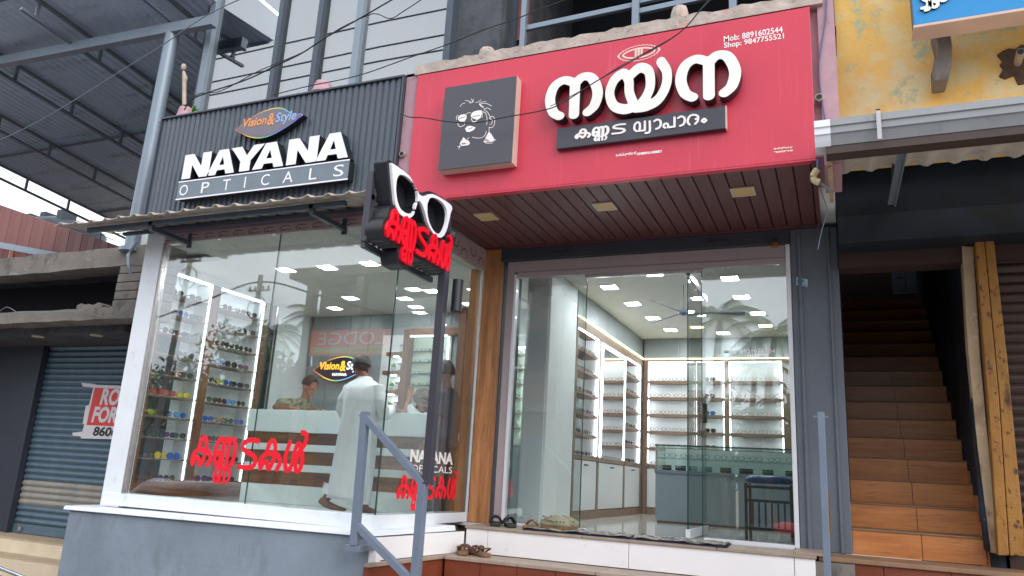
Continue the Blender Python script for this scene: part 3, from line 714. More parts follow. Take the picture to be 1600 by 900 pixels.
# sloping corrugated roof seen from below
rf = thing('lean_to_roof', 'sloping old cement sheet roof over the staircase entrance, seen from below', 'roof', (1.4, 5.2, 3.8))
mb = MB(); nx = 96; V = []; F = []
def rz(x, y): return 3.685 + (y - 4.62) * .145 + .022 * math.cos(2 * math.pi * (x - .02) / .177)
for j, y in enumerate((4.62, 5.05, 5.66)):
    for i in range(nx + 1): x = .0 + 3.1 * i / nx; V.append((x, y, rz(x, y)))
for lay in (0, 1): pass
nn = nx + 1; V2 = V + [(x, y, z + .012) for x, y, z in V]; m3 = len(V)
for j in range(2):
    for i in range(nx):
        a = j * nn + i; F.append((a, a + nn, a + nn + 1, a + 1)); F.append((a + m3, a + 1 + m3, a + nn + 1 + m3, a + nn + m3))
MB().add(V2, F, True).build('sheet', 'asbestos', rf)
B('purlin', .03, 3.1, 5.02, 5.06, rz(0, 5.04) - .085, rz(0, 5.04) - .05, 'steel_dark', rf, bev=.003)
B('purlin', .0, 3.1, 4.64, 4.68, 3.58, 3.62, 'steel_dark', rf, bev=.003)
B('end_board', -.0, .03, 4.62, 5.66, 3.6, 3.66, 'post_white', rf)
bm_ = thing('dark_beam', 'sooty blue painted beam and wall above the staircase and brown shutter', 'beam', (1.5, 6.2, 3.5))
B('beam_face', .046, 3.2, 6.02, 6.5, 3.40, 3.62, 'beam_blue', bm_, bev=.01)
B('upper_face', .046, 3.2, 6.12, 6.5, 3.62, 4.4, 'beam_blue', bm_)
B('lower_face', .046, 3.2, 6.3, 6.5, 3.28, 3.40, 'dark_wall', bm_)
a, b = PY(1393, 318, 5.95), PY(1416, 205, 4.9)
stt = thing('roof_strut', 'grey angle iron strut propping the roof over the staircase', 'strut', tuple(a))
MB().bar(a, b, .05, .02).bar(a + Vector((.022, 0, 0)), b + Vector((.022, 0, 0)), .008, .06).build('angle_iron', 'steel_grey', stt)
MB().bar(PY(1399, 300, 6.0), PY(1400, 205, 5.2), .05, .05).build('timber_prop', 'gutter_dark', stt)
def slab_px(name, pts, Y, d, m, parent, bev=.006):
    P = [PY(x, y, Y) for x, y in pts]
    return MB().prism([(q.x, q.z) for q in P], FY(Y), d).build(name, m, parent, bev)
wp = thing('whitewashed_post', 'worn whitewashed post with blue and brown flaking paint beside the staircase', 'post', (.93, 6.2, 1.1))
slab_px('post_face', [(1503, 384), (1521, 385), (1532, 560), (1549, 740), (1566, 866), (1549, 864), (1528, 700), (1512, 540)], 6.28, .12, 'post_white', wp)
slab_px('edge_board', [(1521, 385), (1526, 385), (1540, 560), (1556, 740), (1573, 868), (1567, 866), (1549, 740), (1533, 560)], 6.29, .1, 'shutter_brown', wp)
slab_px('blue_board', [(1519, 600), (1530, 680), (1541, 770), (1552, 864), (1540, 860), (1531, 780), (1521, 700)], 6.3, .08, 'blue_peel', wp)
yp = thing('yellow_post', 'rusty yellow painted steel door post between staircase and brown shutter', 'post', (1.0, 6.2, 1.1))
slab_px('post_half', [(1523, 366), (1537, 365), (1561, 620), (1577, 868), (1560, 868), (1545, 640)], 6.2, .1, 'post_yellow', yp)
slab_px('post_half', [(1538, 365), (1552, 366), (1558, 420), (1574, 560), (1600, 830), (1600, 870), (1578, 868), (1562, 620)], 6.2, .1, 'post_yellow', yp)
bsh = thing('brown_shutter', 'dark brown closed rolling shutter at the right edge of the photo', 'shutter', (1.6, 6.3, 1.1))
def shutter(parent, x0, x1, z0, z1, Y, pitch, matfn):
    prof = [(0, 0), (-.004, .12), (-.016, .3), (-.02, .5), (-.016, .7), (-.004, .88), (.004, 1.0)]
    me = None; i = 0; z = z0
    while z < z1:
        vs = [(x, y, t * pitch) for x in (x0, x1) for y, t in prof]; n = len(prof)
        o = MB().add(vs, [(k, k + n, k + n + 1, k + 1) for k in range(n - 1)], True).build('slat', matfn(z), parent) if (matfn(z) not in shutter.c) else None
        if o is None:
            o = bpy.data.objects.new('slat', shutter.c[matfn(z)]); COL.objects.link(o); attach(o, parent)
        else: shutter.c[matfn(z)] = o.data
        o.location = (0, Y, z); i += 1; z += pitch
    shutter.c = {}
shutter.c = {}
shutter(bsh, 1.02, 2.4, 1.2, 3.3, 6.36, .074, lambda z: 'shutter_brown')
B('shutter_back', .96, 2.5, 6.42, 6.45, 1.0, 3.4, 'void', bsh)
B('bottom_bar', 1.02, 2.4, 6.33, 6.36, 1.119, 1.2, 'shutter_brown', bsh)

# ---- red sign box over the right shop
rs = thing('red_sign', 'large red sign box with big white Malayalam letters above the glass door', 'sign', (-1.6, 4.95, 3.66))
RX0, RX1, RZ0, RZ1, RY = -3.165, -.068, 3.66, 4.785, 4.95
B('face', RX0, RX1, RY, RY + .012, RZ0, RZ1, 'red', rs, bev=.003)
B('box', RX0 + .004, RX1 - .004, RY + .0125, RY + .09, RZ0 + .03, RZ1 - .01, 'red', rs)
B('bottom_rim', RX0, RX1, RY + .002, RY + .06, RZ0 - .012, RZ0 - .0005, 'red', rs)
RL = RY - .09
def fnRL(u, v, w): return (u, RL + w, v)
for seq, (xa, ya), (xb, yb_) in (('na', (852, 150), (942, 150)), ('ya', (946, 130), (1050, 130)), ('na', (1055, 110), (1158, 110))):
    x0_, x1_ = PY(xa, ya, RL).x, PY(xb, yb_, RL).x
    zt_, zb_ = 4.505, 4.135
    if seq == 'ya': zt_, zb_ = 4.53, 4.115
    st_ = G[seq][1]; r_ = .095 if seq == 'na' else .10
    ss = [([(q[0], q[1]) for q in crom(k)], [r_]) for k in st_]
    ss = [(p_, r_) for p_, _ in ss]
    xs2 = [q[0] for p_, r in ss for q in p_]; ys2 = [q[1] for p_, r in ss for q in p_]
    X_, Y_, D_ = field(ss, min(xs2) - .2, max(xs2) + .2, min(ys2) - .2, max(ys2) + .2, .022)
    ax, bx, ay, by = min(xs2) - r_, max(xs2) + r_, min(ys2) - r_, max(ys2) + r_
    fx = lambda u, v, w, a=x0_, b=x1_, c=zb_, d=zt_, ax=ax, bx=bx, ay=ay, by=by: (a + (u - ax) / (bx - ax) * (b - a), RL + w, c + (v - ay) / (by - ay) * (d - c))
    m_ = MB(); iso((X_, Y_, D_), fx, .085, m_, 'letter_white', 'letter_side'); m_.build('letter', None, rs)
# dark name bar
a, b = PY(870, 203, 4.9), PY(1133, 165, 4.9); zb_ = 3.935
bx0, bx1 = a.x, b.x
B('name_bar', bx0, bx1, 4.905, 4.945, 3.93, 4.10, 'bar_dark', rs, bev=.004)
B('name_bar_edge', bx1 + .0005, bx1 + .008, 4.903, 4.946, 3.928, 4.10, 'cream_edge', rs)
xw0, xw1 = PY(899, 210, 4.9).x, PY(978, 205, 4.9).x
lay_word(['ka', 'nna+', 'tta'], lambda u, v, w: (xw0 + u, 4.8985 + w, v), xw1 - xw0, .074, .09, .005, 'print_white', 'print_white', 'letter', rs, .03, 3.99)
xv0, xv1 = PY(990, 205, 4.9).x, PY(1107, 190, 4.9).x
lay_word(['va', 'yas', 'aa', 'pa', 'aa', 'ra', 'am'], lambda u, v, w: (xv0 + u, 4.8985 + w, v), xv1 - xv0, .078, .09, .005, 'print_white', 'print_white', 'letter', rs, .03, 3.985, .06)
# printed lines
FP = FY(RY - .002)
a = PY(1131, 62, RY); text_obj('Mob: 8891602544', FP, .1, 'print_white', 'print', rs, offset=.0018, fit=(PY(1223, 47, RY).x - a.x, .048), at=(a.x, PY(1131, 66, RY).z))
text_obj('Shop: 9847755521', FP, .1, 'print_white', 'print', rs, offset=.0018, fit=(PY(1225, 57, RY).x - a.x, .055), at=(a.x, PY(1131, 78, RY).z))
a = PY(962, 246, RY); b = PY(994, 242, RY); text_obj('\u0d46\u0d1a\u0d7c\u0d2a\u0d4d\u0d2a\u0d41\u0d33\u0d36\u0d4d\u0d36\u0d47\u0d30\u0d3f', FP, .04, 'print_white', 'print', rs, offset=.002, fit=(b.x - a.x, .03), at=(a.x, a.z))
a = PY(995, 243, RY); b = PY(1035, 238, RY); text_obj('CHERPULASSERY', FP, .04, 'print_white', 'print', rs, offset=.0025, fit=(b.x - a.x, .02), at=(a.x, a.z))
a = PY(1209, 236, RY); text_obj('Safa@cpy', FP, .04, 'print_pink', 'print', rs, offset=.003, fit=(.12, .018), at=(a.x, a.z + .004)); text_obj('9847229443', FP, .04, 'print_pink', 'print', rs, offset=.003, fit=(.12, .014), at=(a.x, a.z - .018))
# eye emblem above the middle letter
ce = PY(998, 83, RY); ew, eh = .155, .062
def lens(w, h, c, n=26):
    P = [(w * math.cos(t), h * math.sin(t) * abs(math.sin(t)) ** .25) for t in [2 * math.pi * k / n for k in range(n)]]
    return [(c.x + x, c.z + y) for x, y in P]
ss = [(lens(ew * .78, eh * .62, ce) + [lens(ew * .78, eh * .62, ce)[0]], .0065)]
zz = []
o_ = lens(ew, eh, ce, 60)
for k, q in enumerate(o_): s_ = 1.05 if k % 2 else .95; zz.append((ce.x + (q[0] - ce.x) * s_, ce.z + (q[1] - ce.z) * s_))
ss.append((zz + [zz[0]], .0028))
for dx, hh in ((-.022, .024), (.0, .036), (.022, .022)): ss.append(([(ce.x + dx, ce.z - hh), (ce.x + dx, ce.z + hh)], .008))
m_ = MB(); iso(field(ss, ce.x - .2, ce.x + .2, ce.z - .1, ce.z + .1, .0028), FY(RY - .002), 0, m_, 'print_pink', 'print_pink'); m_.build('eye_emblem', None, rs)
# portrait box
pb = thing('portrait_board', 'square charcoal board with white line drawing of a face in sunglasses on red sign', 'sign', (-2.6, 4.9, 3.9))
a, b = PY(690, 135, 4.85), PY(803, 252, 4.85)
c_, d_ = PY(690, 266, 4.85), PY(803, 122, 4.85)
qx0, qx1, qz0, qz1 = (a.x + c_.x) / 2, (b.x + d_.x) / 2, (c_.z + b.z) / 2, (a.z + d_.z) / 2
B('face', qx0, qx1, 4.85, 4.858, qz0, qz1, 'charcoal', pb, bev=.002)
B('side', qx0 - .003, qx1 + .003, 4.859, 4.947, qz0 - .003, qz1 + .003, 'cream_edge', pb)
def bp(x, y):  # pixel of the zoomed crop (847 wide = 160 px) to the board
    p = PY(670 + x / 5.294, 110 + y / 5.294, 4.848); return (p.x, p.z)
SW = .0022
lines = [([(260, 300), (275, 278), (300, 270)], 1), ([(300, 250), (325, 252), (350, 262)], 1), ([(332, 268), (358, 266), (372, 236)], 1), ([(352, 236), (368, 264)], 1), ([(388, 268), (415, 258), (432, 242)], 1), ([(415, 272), (445, 262), (475, 256)], 1),
 ([(420, 280), (440, 300), (452, 304)], 2), ([(430, 278), (475, 274), (520, 295)], 1), ([(455, 320), (485, 312), (515, 328)], 1), ([(456, 322), (490, 352), (512, 400)], 1), ([(440, 340), (470, 355), (482, 400), (480, 450)], 1), ([(310, 362), (330, 350), (350, 352)], 1),
 ([(232, 410), (228, 385), (245, 368)], 1), ([(240, 430), (244, 452), (262, 466), (290, 455), (298, 436)], 1.2), ([(352, 398), (365, 424), (392, 420), (396, 402)], 1.4), ([(440, 392), (447, 350)], 1), ([(500, 400), (520, 380), (542, 395), (544, 440), (525, 472), (498, 470)], 1.1), ([(505, 410), (525, 405), (520, 440), (505, 450)], 1),
 ([(360, 552), (395, 560), (440, 556), (465, 535), (476, 505)], 1.1), ([(318, 566), (335, 556)], 1), ([(235, 630), (262, 632)], 1), ([(248, 655), (260, 612)], 1), ([(500, 470), (498, 505)], 1), ([(455, 590), (480, 603), (530, 600)], 1), ([(530, 588), (555, 572)], 1)]
fills = [[(240, 388), (262, 368), (300, 362), (314, 372), (312, 398), (296, 424), (262, 424), (244, 410)], [(346, 372), (364, 345), (400, 332), (436, 330), (442, 352), (430, 392), (404, 410), (372, 400), (352, 388)],
 [(300, 484), (318, 462), (345, 458), (388, 472), (372, 494), (338, 510), (312, 508)], [(288, 552), (306, 572), (328, 580), (342, 604), (325, 620), (270, 626), (256, 604)], [(498, 506), (520, 530), (546, 574), (520, 592), (470, 596), (452, 590), (470, 556)]]
m_ = MB()
ss = [([bp(*q) for q in crom(p_, 5)], SW * w_) for p_, w_ in lines]
iso(field(ss, qx0, qx1, qz0, qz1, .0035), FY(4.8475), 0, m_, 'print_white', 'print_white')
for f_ in fills: m_.use('print_white').add([(bp(*q)[0], 4.847, bp(*q)[1]) for q in f_][::-1], [tuple(range(len(f_)))])
for l_ in ([(330, 484), (362, 474)], [(270, 606), (300, 600)], [(276, 612), (310, 604)], [(460, 575), (490, 588)], [(466, 566), (504, 588)], [(250, 400), (300, 384)], [(362, 382), (424, 372)]):
    a_, b_ = bp(*l_[0]), bp(*l_[1]); m_.use('charcoal').bar((a_[0], 4.846, a_[1]), (b_[0], 4.846, b_[1]), .0015, .0035)
m_.build('line_drawing', None, pb)

# ---- maroon soffit with square lamps
sf = thing('soffit', 'maroon plank ceiling under the red sign with three square lamps', 'soffit', (-1.6, 5.7, 3.66))
sx0, sx1 = -3.12, -.1; npl = 27; pw = (sx1 - sx0) / npl
me = None
for i in range(npl):
    if me is None: o = B('plank', 0, pw - .010, 4.965, 6.355, 3.668, 3.68, 'soffit', sf, bev=.003); me = o.data
    else:
        o = bpy.data.objects.new('plank', me); COL.objects.link(o); attach(o, sf); bv = o.modifiers.new('bevel', 'BEVEL'); bv.width = .003; bv.segments = 2
    o.location = (sx0 + pw * i, 0, 0)
B('backing', sx0, sx1, 4.965, 6.355, 3.681, 3.695, 'groove', sf)
B('side_board', sx1, sx1 + .03, 4.965, 6.36, 3.64, 3.69, 'soffit', sf, bev=.003)
B('rear_trim', sx0, sx1, 6.33, 6.36, 3.655, 3.667, 'soffit', sf)
for k_, (px, py) in enumerate(((760, 339), (945, 323), (1161, 300))):
    p = PZ(px, py, 3.66)
    L_ = thing('soffit_lamp', 'yellowed square soffit lamp, ' + ('leftmost, next to the glasses sign', 'middle one of three under the red sign', 'rightmost, near the grey pillar')[k_], 'lamp', (p.x, p.y, 3.66), 'square lamps in the maroon soffit')
    s_ = .085
    mb = MB()
    for q in ((-s_, s_, -s_, -s_ + .014), (-s_, s_, s_ - .014, s_), (-s_, -s_ + .014, -s_ + .014, s_ - .014), (s_ - .014, s_, -s_ + .014, s_ - .014)): mb.box(p.x + q[0], p.x + q[1], p.y + q[2], p.y + q[3], 3.655, 3.667)
    mb.build('frame', 'lamp_frame', L_, bev=.002); B('diffuser', p.x - s_ + .014, p.x + s_ - .014, p.y - s_ + .014, p.y + s_ - .014, 3.658, 3.667, 'lamp_off', L_)

# ---- NAYANA sign
ns = thing('ribbed_sign', 'dark grey ribbed sign board reading NAYANA OPTICALS above the left shop', 'sign', (-4.7, 4.95, 3.7))
NX0, NX1, NZ0, NZ1 = -6.11, -3.29, 3.66, 4.815
B('backing', NX0, NX1, 4.97, 5.02, NZ0, NZ1, 'rib_frame', ns)
nr = 44; rw = (NX1 - NX0 - .03) / nr; me = None
for i in range(nr):
    prof = [(0, .0), (rw * .12, -.014), (rw * .62, -.014), (rw * .74, 0), (rw, 0)]
    if me is None:
        vs = [(x, 4.968 + y, z) for z in (NZ0 + .01, NZ1 - .015) for x, y in prof]
        o = MB().add(vs, [(k, k + 1, k + 6, k + 5) for k in range(4)]).build('slat', 'rib', ns); me = o.data
    else: o = bpy.data.objects.new('slat', me); COL.objects.link(o); attach(o, ns)
    o.location = (NX0 + .015 + rw * i, 0, 0)
for q in ((NX0, NX1, NZ1 - .018, NZ1), (NX0, NX0 + .018, NZ0, NZ1 - .018), (NX1 - .018, NX1, NZ0, NZ1 - .018), (NX0, NX1, NZ0 - .015, NZ0)):
    B('trim', q[0], q[1], 4.935, 4.975, q[2], q[3], 'rib_frame', ns, bev=.002)
# NAYANA letters as solid shapes
def solid(name, polys, x0, x1, z0, z1, Y, d, front, side, parent, h=.02):
    f = polyfield(polys, -.05, max(p[0] for P in polys for p in P) + .05, -.05, 1.05, h)
    W_ = max(p[0] for P in polys for p in P)
    m_ = MB(); iso(f, lambda u, v, w: (x0 + u / W_ * (x1 - x0), Y + w, z0 + v * (z1 - z0)), d, m_, front, side)
    return m_.build(name, None, parent)
Nn = [[(0, 0), (0, 1), (.32, 1), (.62, .45), (.62, 1), (.92, 1), (.92, 0), (.60, 0), (.30, .55), (.30, 0)]]
Aa = [[(0, 0), (.36, 1), (.72, 1), (1.04, 0), (.72, 0), (.67, .18), (.38, .18), (.33, 0)], [(.44, .38), (.62, .38), (.53, .72)]]
Yy = [[(.34, 0), (.34, .4), (0, 1), (.34, 1), (.52, .62), (.70, 1), (1.04, 1), (.66, .4), (.66, 0)]]
def L2(px0, px1, ym): return PY(px0, ym, 4.86).x, PY(px1, ym, 4.86).x
seq = [(Nn, 282, 325), (Aa, 324, 366), (Yy, 366, 411), (Aa, 397, 440), (Nn, 446, 495), (Aa, 494, 545)]
seq = [(Nn, 286, 327), (Aa, 325, 367), (Yy, 359, 410), (Aa, 396, 444), (Nn, 449, 496), (Aa, 495, 545)]
for sh, a_, b_ in seq:
    x0_, x1_ = L2(a_, b_, 265 - (a_ - 282) * .15)
    x1_ += .0
    solid('letter', sh, x0_, x1_, 4.07, 4.315, 4.86, .09, 'nay_white', 'black', ns)
ox0, ox1 = PY(276, 303, 4.86).x, PY(544, 270, 4.86).x
B('name_bar', ox0, ox1, 4.865, 4.945, 3.875, 4.04, 'black', ns, bev=.003)
B('name_bar_face', ox0 + .002, ox1 - .002, 4.861, 4.8645, 3.877, 4.038, 'opt_bar', ns)
B('white_line', ox0, ox1, 4.858, 4.8645, 4.0385, 4.05, 'nay_white', ns); B('white_line', ox0, ox1, 4.858, 4.8645, 3.865, 3.8765, 'nay_white', ns)
for ch, a_, b_ in (('O', 282, 295), ('P', 316, 328), ('T', 349, 361), ('I', 383, 385), ('C', 409, 422), ('A', 443, 459), ('L', 484, 496), ('S', 522, 538)):
    x0_, x1_ = PY(a_, 290 - (a_ - 282) * .12, 4.86).x, PY(b_, 290 - (b_ - 282) * .12, 4.86).x
    text_obj(ch, FY(4.859), .14, 'nay_white', 'letter', ns, offset=.0, fit=(x1_ - x0_, .105), at=(x0_, 3.905))
# leaf shaped plaque
def leaf_poly(cx, cz, w, h, tipx=.16):
    P = [(-.5, -.06), (-.40, .10), (-.22, .34), (.0, .47), (.18, .43), (.34, .20), (.5, .10), (.44, -.02), (.30, -.22), (.10, -.42), (-.08, -.48), (-.26, -.38), (-.40, -.20)]
    C = crom(P + [P[0]], 5)
    return [(cx + p[0] * w, cz + p[1] * h) for p in C]
def plaque(parent, cx, cz, w, h, Y, d, face, rim, t1, t2, nay=None):
    o_ = leaf_poly(cx, cz, w, h); i_ = leaf_poly(cx, cz, w * .955, h * .92)
    m_ = MB().use(rim); m_.add([(x, Y, z) for x, z in o_], [tuple(range(len(o_)))[::-1]])
    m_.use('black').prism([(x, z) for x, z in o_][::-1], FY(Y + .002), d); m_.build('rim', None, parent)
    m_ = MB().use(face); m_.add([(x, Y - .003, z) for x, z in i_], [tuple(range(len(i_)))[::-1]]); m_.build('plaque_face', None, parent)
    F_ = FY(Y - .006)
    text_obj('Vision', F_, .1, t1, 'letter', parent, offset=.003, shear=.15, fit=(w * .36, h * .30), at=(cx - w * .38, cz - h * .04))
    text_obj('&', F_, .1, 'orange_print' if nay is None else t1, 'letter', parent, offset=.003, shear=.1, fit=(w * .11, h * .40), at=(cx - w * .01, cz - h * .1))
    text_obj('Style', F_, .1, t2, 'letter', parent, offset=.002, shear=.15, fit=(w * .30, h * .42), at=(cx + w * .11, cz - h * .14))
    if nay: text_obj('NAYANA', F_, .1, nay, 'letter', parent, offset=.004, fit=(w * .26, h * .11), at=(cx - w * .13, cz - h * .28))
lp = thing('leaf_plaque', 'leaf shaped grey plaque with rainbow rim reading Vision and Style on the ribbed sign', 'sign', (-4.7, 4.88, 4.5))
pc = PY(419, 192, 4.88); pa, pb_ = PY(368, 196, 4.88), PY(470, 183, 4.88)
plaque(lp, pc.x, pc.z + .0, (pb_.x - pa.x) * 1.03, .30, 4.88, .06, 'plaque', 'rainbow', 'orange_print', 'blue_print')

# ---- awning over the left window
aw = thing('awning', 'short corrugated awning on dark brackets below the ribbed sign', 'awning', (-4.7, 4.7, 3.6))
mb = MB(); nx = 150; pr_ = (4.40, 4.55, 4.75, 4.96); V = []; F = []
def az(x, y):
    ph = ((x + 6.2) / .185) % 1
    ridge = max(0, 1 - abs(ph - .5) / .16)
    return 3.535 + (y - 4.4) * .20 + .022 * min(1, ridge * 1.6) + .003 * math.sin(x * 2.1)
for j, y in enumerate(pr_):
    for i in range(nx + 1): x = -6.55 + 3.45 * i / nx; V.append((x, y + (.012 * math.sin(x * 7) if j == 0 else 0), az(x, y)))
nn = nx + 1; n0 = len(V); V += [(x, y, z + .006) for x, y, z in V]
for j in range(len(pr_) - 1):
    for i in range(nx): a = j * nn + i; F += [(a, a + nn, a + nn + 1, a + 1), (a + n0, a + 1 + n0, a + nn + 1 + n0, a + nn + n0)]
for i in range(nx): F.append((i, i + 1, i + 1 + n0, i + n0))
MB().add(V, F).build('sheet', 'awning', aw)
B('front_angle', -6.3, -3.45, 4.53, 4.57, 3.50, 3.54, 'steel_dark', aw, bev=.002)
B('rear_angle', -6.3, -3.45, 4.9, 4.935, 3.585, 3.615, 'steel_dark', aw, bev=.002)
for (a, b) in (((300, 365), (240, 347)), ((542, 335), (490, 317))):
    X_ = PY(*a, 5.0).x
    B('bracket', X_ - .02, X_ + .02, 4.54, 4.99, 3.455, 3.495, 'rib_frame', aw, bev=.002)
    B('bracket_post', X_ - .02, X_ + .02, 4.53, 4.57, 3.496, 3.535, 'rib_frame', aw)
    B('bracket_plate', X_ - .022, X_ + .022, 4.98, 4.999, 3.43, 3.57, 'rib_frame', aw)

# ================================================================ SHOP FRONTS (glass)
sfl = thing('bay_window', 'frameless glass shop window of the left shop with white frame and white sill box', 'window', (-4.6, 5.0, 1.07))
B('frame_post', -6.03, -5.81, 4.965, 5.06, 1.085, 3.60, 'white', sfl, bev=.004)
B('steel_channel', -5.808, -5.785, 4.975, 5.03, 1.205, 3.49, 'clip', sfl, bev=.002)
GX = (-5.80, -4.445, -3.21)
B('sill_box', -6.0, -3.195, 4.955, 5.14, 1.098, 1.202, 'white', sfl, bev=.004)
MB().quadbox([(-3.34, 5.14, 1.10), (-3.19, 4.956, 1.10), (-3.12, 6.40, 1.12), (-3.3, 6.40, 1.12), (-3.34, 5.14, 1.202), (-3.19, 4.956, 1.202), (-3.12, 6.40, 1.199), (-3.3, 6.40, 1.199)]).build('sill_box', 'white', sfl, .004)
pa_ = B('pane', GX[0], GX[1] - .003, 4.995, 5.007, 1.2025, 3.49, 'glass', sfl)
pb2 = B('pane', GX[1] + .003, GX[2], 4.995, 5.007, 1.2025, 3.49, 'glass', sfl)
B('glass_joint', GX[1] - .0018, GX[1] + .0018, 4.994, 5.008, 1.2025, 3.49, 'glass_edge', sfl)
MB().quadbox([(-3.212, 5.010, 1.2025), (-3.20, 5.010, 1.2025), (-3.135, 6.37, 1.2), (-3.147, 6.37, 1.2), (-3.212, 5.010, 3.49), (-3.20, 5.010, 3.49), (-3.135, 6.37, 3.49), (-3.147, 6.37, 3.49)]).build('pane', 'glass', sfl)
B('corner_joint', -3.2095, -3.204, 4.994, 5.0095, 1.2025, 3.49, 'glass_edge', sfl)
B('white_post', -3.145, -3.118, 6.375, 6.41, 1.12, 3.47, 'white', sfl, bev=.003)
B('inner_oak_post', -3.28, -3.16, 6.42, 6.47, 1.2, 3.49, 'oak', sfl, bev=.003)
for z in (1.35, 1.75, 2.1, 2.5, 2.9, 3.3): MB().ell((-5.795, 4.972, z), (.006, .005, .006), 6, 4).build('screw', 'clip', sfl)
# patterned pelmet along both sides
pm = thing('pelmet', 'pinkish pelmet with a row of brown scroll marks above the left shop glass', 'pelmet', (-4.6, 4.99, 3.5))
B('pelmet_front', -5.95, -3.19, 4.985, 5.02, 3.492, 3.585, 'pelmet', pm, bev=.003)
MB().quadbox([(-3.22, 5.02, 3.45), (-3.185, 5.02, 3.45), (-3.095, 6.36, 3.45), (-3.13, 6.36, 3.45), (-3.22, 5.02, 3.66), (-3.185, 5.02, 3.66), (-3.095, 6.36, 3.66), (-3.13, 6.36, 3.66)]).build('pelmet_side', 'pelmet', pm)
MB().tube([(-3.19, 5.5, 3.43), (-3.11, 6.36, 3.435)], .028, 8).build('rolled_sheet', 'glass_case', pm)
x = -5.85
while x < -3.3:
    pts = [(.10, .05), (.03, .055), (0, .03), (.02, .012), (.05, .02)]
    mb = MB(); iso(field([([(q[0] + x, q[1] + 3.50) for q in crom(pts)], .004), ([(q[0] + x + .03, 3.55 - q[1] * .6) for q in crom(pts[:3])], .003)], x - .02, x + .16, 3.48, 3.58, .004), FY(4.982), 0, mb, 'curl', 'curl'); mb.build('scroll', None, pm); x += .175
for i in range(8):
    y = 5.15 + i * .16; fx_ = lambda u, v, w, y=y: (-3.182 + (y - 5.02) / 1.34 * .09 + .001, y + u, v)
    arc = [(.055 * math.cos(t), .06 * math.sin(t)) for t in np.linspace(-.2, 3.3, 12)]
    mb = MB(); z0 = 3.49 if i % 2 else 3.585; s_ = 1 if i % 2 else -1
    iso(field([([(q[0], z0 + s_ * q[1]) for q in arc], .006)], -.08, .08, 3.45, 3.66, .004), fx_, 0, mb, 'curl', 'curl'); mb.build('scroll', None, pm)

# red vinyl words on the glass
V1 = thing('vinyl_word', 'large red Malayalam word in vinyl on the left shop front glass', 'lettering', (-4.5, 4.99, 1.5))
x0_, x1_ = PY(298, 720, 4.99).x, PY(480, 700, 4.99).x
lay_word(['ka', 'nna+', 'tta', 'ka', 'lla'], lambda u, v, w: (x0_ + u, 4.991 + w, v), x1_ - x0_, .245, .085, .002, 'red_vinyl', 'red_vinyl', 'letter', V1, .025, 1.475, .09)
def fnS(u, v, w): return (-3.198 + (u - 5.01) / 1.36 * .065 - w + .003, u, v)
V2_ = thing('vinyl_word', 'smaller red Malayalam word in vinyl on the side glass by the oak column', 'lettering', (-3.18, 5.7, 1.35))
lay_word(['ka', 'nna+', 'tta', 'ka', 'lla'], lambda u, v, w: fnS(u + 5.25, v, w), .93, .175, .085, .002, 'red_vinyl', 'red_vinyl', 'letter', V2_, .025, 1.32, .09)
V3 = thing('vinyl_logo', 'white NAYANA OPTICALS lettering in vinyl on the side glass', 'lettering', (-3.18, 5.7, 1.6))
text_obj('NAYANA', fnS, .2, 'print_white', 'letters', V3, offset=.008, fit=(.68, .10), at=(5.39, 1.605))
text_obj('OPTICALS', fnS, .2, 'print_white', 'letters', V3, offset=.0, fit=(.66, .055), at=(5.41, 1.53))

# right shop front
sfr = thing('glass_shopfront', 'right shop front of glass panes in a pale aluminium frame with an open glass door', 'shopfront', (-1.6, 6.4, 1.12))
fx0, fx1 = -2.865, -.32
B('frame_side', fx0, fx0 + .075, 6.385, 6.46, 1.13, 3.53, 'frame_pink', sfr, bev=.004)
B('frame_side', fx0 + .077, fx0 + .10, 6.375, 6.45, 1.13, 3.40, 'shop_frame', sfr, bev=.003)
B('frame_side', fx1 - .035, fx1, 6.37, 6.46, 1.13, 3.53, 'shop_frame', sfr, bev=.004)
B('frame_top', fx0 + .0755, fx1 - .036, 6.387, 6.455, 3.42, 3.53, 'frame_pink', sfr, bev=.004)
B('frame_top', fx0 + .103, fx1 - .036, 6.378, 6.44, 3.365, 3.418, 'frame_pink', sfr, bev=.004)
B('door_rail', -2.09, -1.03, 6.388, 6.42, 3.335, 3.3635, 'clip', sfr, bev=.003)
B('frame_bottom', fx0 + .10, -2.02, 6.375, 6.44, 1.119, 1.142, 'shop_frame', sfr, bev=.003)
B('frame_bottom', -1.03, fx1 - .036, 6.37, 6.44, 1.119, 1.15, 'shop_frame', sfr, bev=.003)
B('pane', fx0 + .103, -2.075, 6.402, 6.412, 1.1425, 3.364, 'glass', sfr)
B('glass_joint', -2.0735, -2.069, 6.40, 6.414, 1.1425, 3.364, 'glass_edge', sfr)
B('pane', -1.04, fx1 - .036, 6.402, 6.412, 1.1505, 3.364, 'glass', sfr)
B('glass_joint', -1.046, -1.0405, 6.40, 6.414, 1.1505, 3.364, 'glass_edge', sfr)
B('door_leaf', -1.172, -1.16, 6.45, 7.36, 1.20, 3.30, 'glass', sfr)
B('leaf_edge', -1.172, -1.162, 6.44, 6.4495, 1.20, 3.30, 'glass_edge', sfr)
B('leaf_patch', -1.185, -1.147, 6.44, 7.37, 1.13, 1.199, 'white', sfr, bev=.003)
B('leaf_patch', -1.185, -1.147, 6.44, 7.37, 3.301, 3.36, 'clip', sfr, bev=.003)
MB().tube([(-1.2, 7.2, 2.0), (-1.2, 7.2, 2.35)], .012, 8).box(-1.2, -1.14, 7.19, 7.21, 2.02, 2.04).box(-1.2, -1.14, 7.19, 7.21, 2.3, 2.32).build('pull_handle', 'clip', sfr)
MB().box(-1.19, -1.145, 7.27, 7.33, 2.12, 2.3).build('door_lock', 'black', sfr, .004)
